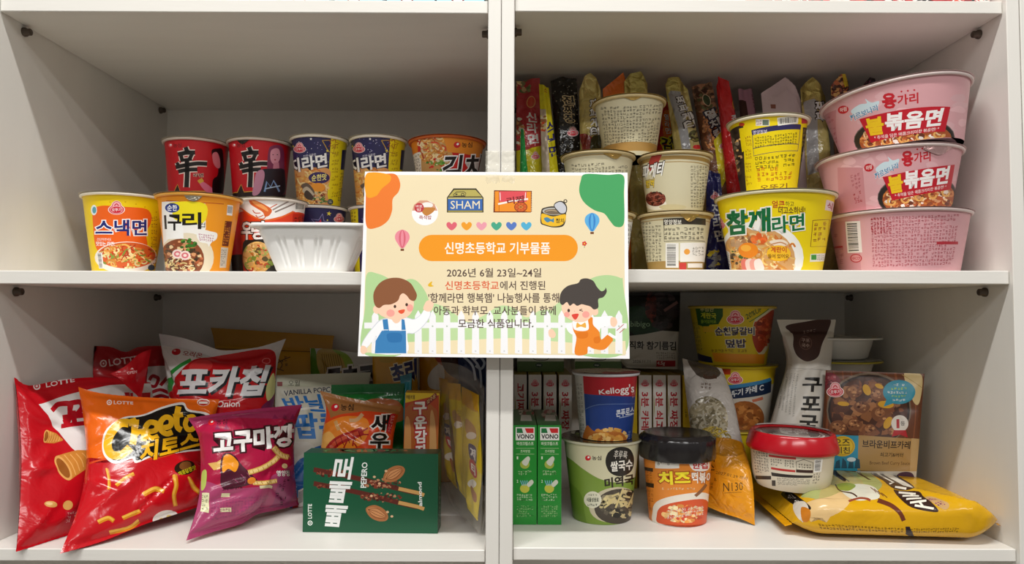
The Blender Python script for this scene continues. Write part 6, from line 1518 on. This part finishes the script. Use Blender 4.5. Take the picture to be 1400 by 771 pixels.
# --- tub with a red lid, standing on the gold bag
a = Art(311)
a.micro([(1030, 612), (1052, 614), (1054, 650), (1034, 646)], 9, '#3a332c'); a.rect(1034, 650, 1056, 655, '#3a332c')
a.poly([(1053, 621), (1089, 625), (1089, 628), (1053, 624)], '#b8302c'); a.poly([(1056, 638), (1088, 642), (1088, 645), (1056, 641)], '#b8302c'); a.micro([(1055, 626), (1071, 628), (1071, 638), (1056, 636)], 3, '#4a443c'); a.micro([(1074, 628), (1087, 629), (1087, 640), (1074, 638)], 3, '#4a443c')
a.line([(1089, 631), (1099, 628), (1111, 632), (1111, 644), (1090, 643)], .7, '#4a443c', closed=True); a.micro([(1092, 633), (1109, 634), (1109, 640), (1092, 640)], 2, '#4a443c'); a.poly([(1089, 641), (1111, 642), (1111, 646), (1089, 645)], '#3a241e')
a.poly([(1056, 645), (1111, 649), (1110, 652), (1057, 650)], '#2e2824'); a.micro([(1064, 652), (1108, 654), (1106, 664), (1065, 662)], 4, '#4a443c', cw=.8); a.rect(1057, 656, 1062, 664, '#3a332c')
a.barcode([(1113, 628), (1124, 627), (1122, 644), (1112, 645)], vert=True); a.micro([(1112, 646), (1121, 645), (1119, 660), (1110, 661)], 4, '#5a5248')
TB = .048; TZ = ZR_B + .0450
rt2, sf2, pl2 = cup('plastic_tub', 'white printed tub with a red lid and handle, tilted beside the noodle pouch', 1078.5, .105, TZ, .049, .0490, .0405, '#d9d0bb', a, lid=None, rimcol='#d9d0bb', cat='tub', tilt=1.5, prof=[(0, .0490), (.7, .0465), (.9, .0440), (1, .0405)], Mv=8, material='tray', N=72)
def red_lid():
    n = 96; th = np.linspace(0, 2 * pi, n + 1)[:-1]; V = []; H = .049
    prof = [(.0530, -.0045), (.0542, -.003), (.0542, .0005), (.0527, .006), (.0500, .0155), (.0490, .0170), (.0475, .0176), (.0450, .0170), (.0435, .0150), (.0420, .0140), (.001, .0140)]
    for r, z in prof: V.append(pl2(r * np.cos(th), r * np.sin(th), np.full(n, H + z)))
    F = [(k * n + i, k * n + (i + 1) % n, (k + 1) * n + (i + 1) % n, (k + 1) * n + i) for k in range(8) for i in range(n)]
    F2 = [(k * n + i, k * n + (i + 1) % n, (k + 1) * n + (i + 1) % n, (k + 1) * n + i) for k in (8, 9) for i in range(n)]
    build('lid', [(np.concatenate(V), F, '#b3121f', None)], M['plastic'], rt2, rt2.location)
    # clear window in the lid with print under it
    t2 = np.linspace(pi, 3 * pi, 49); rr = np.linspace(.0433, .0003, 6); TT, RR = np.meshgrid(t2, rr)
    LV = pl2(RR * np.cos(TT), RR * np.sin(TT), np.full(TT.shape, H + .0145)); ls = Surf(LV, flip=False)
    if ls.n[2, 3][2] < 0: ls = Surf(LV, flip=True)
    la = Art(312); la.micro([(1050, 580), (1112, 584), (1116, 594), (1054, 590)], 3, '#d8d4d0', cw=1.2); la.blob([(1036, 582), (1056, 578), (1066, 588), (1050, 592)], '#6a5a58'); la.blob([(1104, 588), (1116, 588), (1120, 596), (1108, 597)], '#3a2c2c')
    build('lid_window', [ls.base('#8a7874')] + ls.ink(la), M['plastic'], rt2, rt2.location)
    # folded-down carrying handle
    t3 = np.linspace(pi * .62, pi * 1.38, 40); hv = []
    for (r, z) in ((.0455, .0182), (.0475, .0182), (.0475, .0194), (.0455, .0194)):
        hv.append(pl2(r * np.cos(t3), r * np.sin(t3), np.full(40, H + z)))
    HF = [(k * 40 + i, k * 40 + i + 1, ((k + 1) % 4) * 40 + i + 1, ((k + 1) % 4) * 40 + i) for k in range(4) for i in range(39)]
    build('handle', [(np.concatenate(hv), HF, '#c8c0bc', None)], M['plastic'], rt2, rt2.location)
red_lid()

# ================================================================== the notice taped over the seam
def notice():
    N, Mv = 40, 32
    C = coons([(499, 234.5, -.0035), (495, 360, -.012), (489, 487, -.024)], [(858, 236, -.0035), (859, 360, -.013), (861, 490.5, -.026)], N, Mv)
    U, W = np.meshgrid(np.linspace(0, 1, N + 1), np.linspace(0, 1, Mv + 1))
    C[..., 1] += -.0035 * np.sin(U * pi) * 0 + .0010 * np.sin(U * 7 + 1) * W - .003 * W * (1 - W) * np.cos(U * 5)
    sf = Surf(C, flip=True); a = Art(401)
    T = lambda s_, t: tuple(qmap([(499, 234.5), (858, 236), (861, 490.5), (489, 487)], np.array([[s_, t]]))[0])
    a.poly([T(.012, .018), T(.988, .016), T(.984, .982), T(.016, .984)], '#efdfb9')
    # hills, path
    G = '#b5d79a'; 
    a.blob([(501, 376), (516, 374), (534, 383), (546, 400), (552, 430), (552, 482), (496, 482), (499, 420)], G, 8); a.blob([(530, 410), (550, 386), (566, 382), (580, 396), (588, 420), (590, 470), (530, 475)], G, 8)
    a.blob([(786, 440), (790, 400), (806, 382), (828, 376), (848, 380), (852, 390), (856, 480), (786, 482)], G, 8); a.blob([(752, 430), (766, 412), (782, 410), (792, 425), (796, 470), (748, 476)], '#c3dfa6', 8)
    a.blob([(588, 420), (604, 418), (620, 428), (640, 440), (660, 432), (684, 418), (704, 422), (720, 434), (740, 424), (760, 430), (770, 476), (586, 476)], '#c3dfa6', 8)
    a.poly([(497, 470), (600, 466), (700, 462), (800, 470), (855, 466), (856, 484), (496, 482)], '#f3e3bb')
    # fence
    FW = '#f6f6f8'
    def rail(y): a.poly([(498, y), (700, y - .5), (857, y + 1), (857, y + 8), (700, y + 7), (498, y + 8)], FW)
    rail(441); rail(479) if False else None
    a.poly([(496, 474), (856, 478), (857, 486), (495, 484)], '#f4f3f0') if False else None
    x = 508
    while x < 850:
        y0 = 432
        if not (515 < x < 552 and False): a.poly([(x, 486 - 3), (x + .5, y0), (x + 5, y0 - 8), (x + 9.5, y0), (x + 10, 486 - 2)], FW); a.ell(x + 5, 446, 1.2, 1.2, '#b9c7b0', n=8); a.ell(x + 5, 480, 1.2, 1.2, '#d8d8d8', n=8)
        x += 19.6
    # corner blobs
    a.blob([(501, 238), (520, 238), (540, 238), (547, 250), (545, 262), (537, 272), (536, 288), (530, 302), (516, 311), (501, 309), (500, 270)], '#ed7d31', 8); a.blob([(501, 238), (530, 238), (534, 247), (522, 258), (514, 268), (501, 268)], '#f2a127', 8)
    a.blob([(800, 238), (830, 239), (852, 240), (853, 265), (853, 305), (842, 310), (834, 302), (826, 292), (812, 287), (798, 276), (792, 262), (794, 247)], '#4aa564', 8)
    # icons
    a.ell(581, 291, 18, 17, '#f7f7f9'); a.poly([(563.5, 288), (566, 280), (574, 274), (584, 274), (594, 279), (598, 288)], '#d9a184'); a.ell(584, 280.5, 8, 4, '#f3efe9'); a.blob([(576, 284), (594, 284), (592, 290), (583, 295), (577, 290)], '#c5823f'); a.ell(573, 284, 6.5, 6.5, '#c03a40'); a.text('바로', (568.5, 280, 577.5, 284), '#f4d8d4', .02); a.text('밥', (570, 284.5, 576, 289), '#f4d8d4', .02); a.text('즉석밥', (573, 294.5, 590, 300), '#b04a48', .03)
    K = '#3b352c'
    a.poly([(611, 270), (620, 257.5), (651, 257.5), (661, 270), (661, 290.5), (611, 290.5)], K); a.poly([(613.5, 268.5), (621, 259.5), (650, 259.5), (658.5, 268.5)], '#b9ac5c'); a.rect(612.5, 270, 659.5, 272, '#c9bd78'); a.rect(612.5, 272, 659.5, 287.5, '#3d69b0'); a.rect(612.5, 288, 659.5, 289.5, '#b5a75c'); a.line([(620, 266), (624, 262.5), (634, 262), (637, 264), (636, 268), (620, 268)], .9, K, closed=True); a.ell(632.5, 266, 2.3, 2.3, K); a.ell(632.5, 266, 1.4, 1.4, '#b9ac5c'); a.ell(624, 265.5, 1.6, 1, K)
    a.text('SHAM', (616, 274.5, 656, 285.5), '#f5e6c0', .0)
    O = '#7a3a22'
    a.poly([(675.5, 260), (727, 261), (726, 290.5), (674.5, 290.5)], O); a.rect(676.5, 261.5, 682, 289, '#f0932b'); a.rect(720, 262, 726, 289.5, '#f0932b'); a.rect(682.5, 261.5, 720, 276, '#e0525a'); a.rect(682.5, 276, 720, 289, '#f0932b'); a.line([(681, 279), (700, 275), (722, 272)], 2.4, '#f6efe8'); a.text('리찜', [(692, 270), (716, 267), (717, 277), (694, 280)], '#8a3032', .06); a.ell(712, 283, 9, 7, O); a.ell(712, 283, 8, 6, '#d8642e'); a.ell(712, 283, 3, 2.2, '#f0a04a')
    for k in range(8): a.line([(712, 283), (712 + 7.6 * math.cos(k * .785), 283 + 5.6 * math.sin(k * .785))], .5, O)
    a.line([(683.5, 263), (684, 274)], 1, '#f8ece8'); a.line([(718.5, 263), (718, 274)], 1, '#f8ece8')
    for y in np.arange(262, 290, 2.4): a.ell(676, y, 1, .8, O, n=6); a.ell(726.5, y, 1, .8, O, n=6)
    a.blob([(740, 288), (744, 284), (757, 282), (772, 286), (774, 292), (771, 308), (758, 311), (744, 308), (739, 304)], K, 6); a.blob([(741, 292), (756, 296), (773, 293), (770, 306), (757, 309.5), (744, 306.5), (740.5, 303)], '#efbd2b', 5); a.ell(757, 289, 15.4, 5, '#b9b7b0', 2); a.ell(757, 289.5, 13, 3.8, '#7a6a56', 2); a.line([(746, 289), (754, 287.5), (768, 290)], .9, '#c8b090', smooth=True)
    a.blob([(757, 281), (761, 276), (769, 275), (775, 282), (774, 291), (767, 293), (761, 288)], K); a.blob([(758, 281), (762, 277), (768, 276.5), (773.5, 282.5), (773, 290), (767, 291.5), (762, 287)], '#c9cbd2'); a.ell(773, 275, 2.6, 2.6, K); a.ell(773, 275, 1.4, 1.4, '#efdfb9')
    a.blob([(743.5, 299), (748, 297), (754, 300), (757, 298), (757, 304), (753, 302.5), (748, 304)], '#4a86a8'); a.text('참치', (760, 298.5, 771, 305), '#4a3a14', .03)
    for k, c in enumerate(('#df6675', '#f0a02e', '#ec9fae', '#4aa98a', '#5b7cc4', '#55b1d6')):
        x = 617.5 + k * 20.4; y = 309
        a.poly(catmull([(x, y - 2.6), (x + 2.4, y - 5.2), (x + 5.6, y - 5), (x + 7.2, y - 2), (x + 5.5, y + 2), (x, y + 6), (x - 5.5, y + 2), (x - 7.2, y - 2), (x - 5.6, y - 5), (x - 2.4, y - 5.2)], True, 3), c)
    a.rr(572.5, 321, 790, 357, 17.8, '#f39b21'); a.text('신명초등학교 기부물품', (608, 331, 752, 347.5), '#fff8ee', .03)
    D = '#5b4a42'
    a.text('2026년 6월 23일~24일', (611, 366.5, 740, 379), D, .026)
    a.text('신명초등학교', (608.5, 384, 682, 396.5), '#dd5f3a', .026); a.text('에서 진행된', (683.5, 384, 745.5, 396.5), D, .026)
    a.text("'함께라면 행복햄' 나눔행사를 통해", (585.5, 400.5, 764.5, 414), D, .026)
    a.text('아동과 학부모, 교사분들이 함께', (593, 418, 760, 431.5), D, .026); a.text('모금한 식품입니다.', (626.5, 436, 729, 448.5), D, .026)
    for bx, by, cc, c2, w in ((550, 326, '#ec8f9e', '#d86878', 10), (809.5, 303, '#5fb0e4', '#3d86cc', 10)):
        a.blob([(bx, by - 12), (bx + w * .8, by - 8), (bx + w, by), (bx + w * .5, by + 9), (bx + 2, by + 13), (bx - 2, by + 13), (bx - w * .5, by + 9), (bx - w, by), (bx - w * .8, by - 8)], cc, 4); a.blob([(bx, by - 12), (bx + 4, by - 6), (bx + 4.4, by + 3), (bx + 1.6, by + 12), (bx - 1.6, by + 12), (bx - 4.4, by + 3), (bx - 4, by - 6)], c2, 4); a.ell(bx, by, 2, 11, cc); a.rect(bx - 2.4, by + 14, bx + 2.4, by + 17, '#7a4a2a')
    for k in range(5): a.ell(799 + 2 * math.cos(k * 1.257), 333 + 2 * math.sin(k * 1.257), 1.5, 1.5, '#d8443a', n=8)
    a.ell(799, 333, 1, 1, '#f0c040'); a.line([(799, 335.5), (799, 339)], .7, '#5a8a4a'); a.blob([(585, 390), (588, 386), (591, 385), (590, 389), (593, 391), (588, 392)], '#e8b82a')
    # boy in blue dungarees
    SK = '#fbd3b6'; WH = '#fbfbfd'
    a.blob([(510, 447), (520, 437), (536, 434), (556, 434), (566, 436), (575, 430), (582, 421), (588, 424), (588, 433), (578, 447), (566, 456), (556, 458), (556, 482), (512, 482), (514, 460), (505, 472), (499, 477), (494, 472), (500, 460)], '#d5d9e2', 5)
    a.blob([(511, 447.5), (521, 438), (536, 435), (556, 435), (566, 437), (575, 431), (581, 422.5), (587, 425), (587, 433), (577.5, 446), (566, 455), (556, 457), (556, 482), (512, 482), (515, 459), (505.5, 471), (499, 476), (495, 471.5), (501, 460)], WH, 5)
    a.blob([(580, 417), (584, 411), (590, 412), (593, 416), (590, 424), (585, 426), (579, 423)], SK); a.blob([(494, 473), (500, 474), (502, 480), (497, 484), (493, 481)], SK)
    a.poly([(512.5, 483), (513.5, 466), (522, 452), (530, 452), (546, 452), (555, 453), (555.5, 483)], '#3d83bd'); a.poly([(523, 437), (530, 436), (532, 453), (525, 454)], '#3d83bd'); a.poly([(549, 436), (553, 437), (555, 453), (549, 454)], '#3d83bd'); a.blob([(530, 456), (548, 456), (549, 466), (544, 468), (534, 468), (530, 465)], '#2f74b0')
    a.line([(523, 451), (531, 451)], 1, '#e8eef4'); a.line([(548, 451.5), (555, 451.5)], 1, '#e8eef4')
    a.blob([(536, 434), (548, 434), (546, 440), (541, 442), (537, 439)], SK)
    a.ell(515.5, 423, 5.5, 6, SK); a.blob([(514, 412), (528, 398), (548, 394), (560, 402), (566, 414), (562, 428), (551, 436), (537, 437), (522, 432), (515, 424)], SK, 6)
    a.ell(534, 428, 5.6, 5, '#f7a99c'); a.ell(560.5, 421, 4.4, 5, '#f7a99c')
    a.blob([(511, 412), (511, 400), (518, 388), (530, 381), (546, 380), (560, 386), (567, 396), (570, 404), (567, 411), (561, 410), (556, 404), (551, 401), (547, 404), (544, 411), (535, 416), (525, 417), (519, 421), (514, 419)], '#8e5a3a', 6)
    a.ell(540, 419, 1.8, 2.2, '#4a3228'); a.ell(556, 416.5, 1.8, 2.2, '#4a3228'); a.blob([(545, 424.5), (553, 423), (552.5, 427), (549, 429), (545.5, 427.5)], '#ea5a38')
    # girl in orange dungarees
    a.blob([(774, 446), (784, 440), (790, 440), (806, 434), (820, 433), (836, 432), (838, 437), (836, 444), (822, 448), (816, 456), (784, 458)], WH, 6); a.blob([(750, 452), (755, 450), (760, 457), (757, 462), (751, 460)], SK); a.blob([(835, 435), (841, 434), (844, 441), (840, 447), (835, 444)], SK)
    a.blob([(782, 440), (784, 452), (788, 462), (786, 484), (802, 484), (804, 474), (812, 477), (826, 478), (836, 468), (838, 464), (832, 457), (822, 464), (819, 453), (811, 444), (810, 434), (804, 436), (804, 451), (786, 451)], '#f08a2a', 5)
    a.poly([(786, 441), (804, 439), (804, 451), (787, 451)], '#fdfcf8'); a.blob([(789, 441), (794, 444), (800, 441), (801, 448), (794, 446.5), (788, 448)], '#f2b24a')
    a.blob([(788, 455), (803, 454), (803, 461), (796, 463), (789, 461)], '#e37a1c'); a.blob([(812, 462), (820, 460), (820, 468), (813, 469)], '#e37a1c')
    a.line([(832, 456), (838, 460), (843, 462)], 4, WH); a.line([(843, 452), (853, 443)], 1, '#c87878'); a.line([(847, 455), (854, 449)], 1, '#c87878')
    a.ell(813.5, 426, 4.6, 5.4, SK); a.blob([(768, 416), (772, 404), (790, 396), (808, 404), (812, 416), (810, 430), (801, 439), (788, 440), (775, 434), (769, 426)], SK, 6)
    a.ell(775, 430, 4, 3.6, '#f7a99c'); a.ell(801, 430, 5, 4.6, '#f7a99c')
    a.blob([(765, 412), (767, 400), (776, 391), (790, 387), (794, 382), (802, 380.5), (811, 384), (816, 392), (822, 398), (827, 396), (828, 393), (829.5, 399), (825, 406), (818, 409), (818, 420), (812, 423), (807, 419), (800, 417), (795, 416), (789, 418), (784, 415), (779, 418), (775, 413), (769, 417)], '#4b4440', 6)
    a.ell(777.5, 424.5, 1.8, 2.4, '#4b3a34'); a.line([(792, 424), (796, 422.5)], 1, '#4b3a34'); a.line([(792, 424), (797, 425.5)], 1, '#4b3a34'); a.blob([(782, 430), (791, 429), (789, 435), (786, 437), (783, 434)], '#e2493c'); a.ell(785.5, 425.5, .5, .8, '#e8a890', n=8)
    c = C[0].mean(0)
    root = empty('paper_notice', c, 'cream paper notice with Korean print and two cartoon children taped over the seam', 'notice')
    back = Surf(C + np.array([0, .00025, 0]), flip=False)
    build('printed_sheet', [sf.base('#fbfafb'), back.base('#f2f1ee')] + sf.ink(a), M['sheet'], root, c)
    rnd = random.Random(8)
    for x0, y0, x1, y1 in ((664, 206, 683, 259), (686, 206, 704, 262)):
        n = 14; V = np.zeros((n + 1, 9, 3))
        for j in range(n + 1):
            for i in range(9):
                px, py = x0 + (x1 - x0) * i / 8, y0 + (y1 - y0) * j / n
                Yv = -.0006 if py < 234 else -.0042 - .0000009 * (py - 234)
                if 228 < py < 240: Yv = -.0030
                V[j, i] = P(px + rnd.uniform(-.3, .3), py, Yv - rnd.uniform(0, .0004))
        ts = Surf(V, flip=True)
        build('clear_tape', [ts.base('#eee')], M['tape'], root, c)
notice()

# ================================================================== goods on the shelf above, only their feet show
ZT_L, ZT_R = L_TOP[1] + .0003, R_TOP[1] + .0003
for k, cx in enumerate((334, 409, 483.5, 556.5, 626)):
    a = Art(500 + k); a.ell(cx, -1, 9, 6, '#7a2030'); a.ell(cx, -1, 6.5, 4, '#d8e6ea'); a.line([(cx - 37, 4), (cx + 37, 4)], 1, '#5aa8c4')
    carton('biscuit_box', ('light blue carton leftmost of five along the top edge', 'light blue carton second of five along the top edge', 'light blue carton in the middle of five along the top edge',
           'light blue carton fourth of five along the top edge', 'light blue carton at the top edge touching the centre board')[k], 'carton', cx, .022, ZT_L, .0545, .11, .05, '#9fd3e6', {'front': a}, group='light blue cartons on the top shelf')
for k, (cx, w) in enumerate(((160, .055), (210, .045), (262, .050))):
    a = Art(520 + k); a.chunk((cx, -2, 26, 8), ['#e06a6a', '#d8c8c8', '#5a6a8a', '#f0b0a8', '#c83a44'], 50, 2, 6)
    carton('snack_packet', ('white and red packet leftmost along the top edge', 'white and pink packet along the top edge between two others', 'white and red packet beside the light blue cartons at the top edge')[k], 'packet', cx, .03, ZT_L, w, .10, .04, '#e8e4e2', {'front': a}, group='white and red packets on the top shelf')
words = ('first', 'second', 'third', 'fourth', 'fifth', 'sixth', 'seventh', 'eighth')
for k in range(8):
    cx = 745 + k * 83; a = Art(540 + k)
    a.chunk((cx, -2, 40, 12), ['#c81e28', '#8a1018', '#e8e0dc', '#1a1414', '#d84a3a', '#b81820'], 90, 3, 8)
    for j in range(4): a.line([(cx + a.rnd.uniform(-38, 0), a.rnd.uniform(-8, 6)), (cx + a.rnd.uniform(-10, 20), a.rnd.uniform(-10, 4)), (cx + a.rnd.uniform(10, 38), a.rnd.uniform(-8, 6))], 1.4, '#f0e8e4', smooth=True)
    carton('noodle_packet', f'red black and white packet along the top edge, {words[k]} from the centre board', 'packet', cx, .02, ZT_R, .0655, .09, .06, '#b81a22', {'front': a}, group='red packets on the top right shelf')
# red packets in the dark compartment underneath
carton('snack_packet', 'dark red packet barely seen under the bottom shelf board', 'packet', 385, .03, -.5647, .03, .262, .05, '#8a1a20', None)

# ------------------------------------------------------------------ link
bpy.data.objects.remove(_to, do_unlink=True)
for o in LINK:
    COL.objects.link(o)
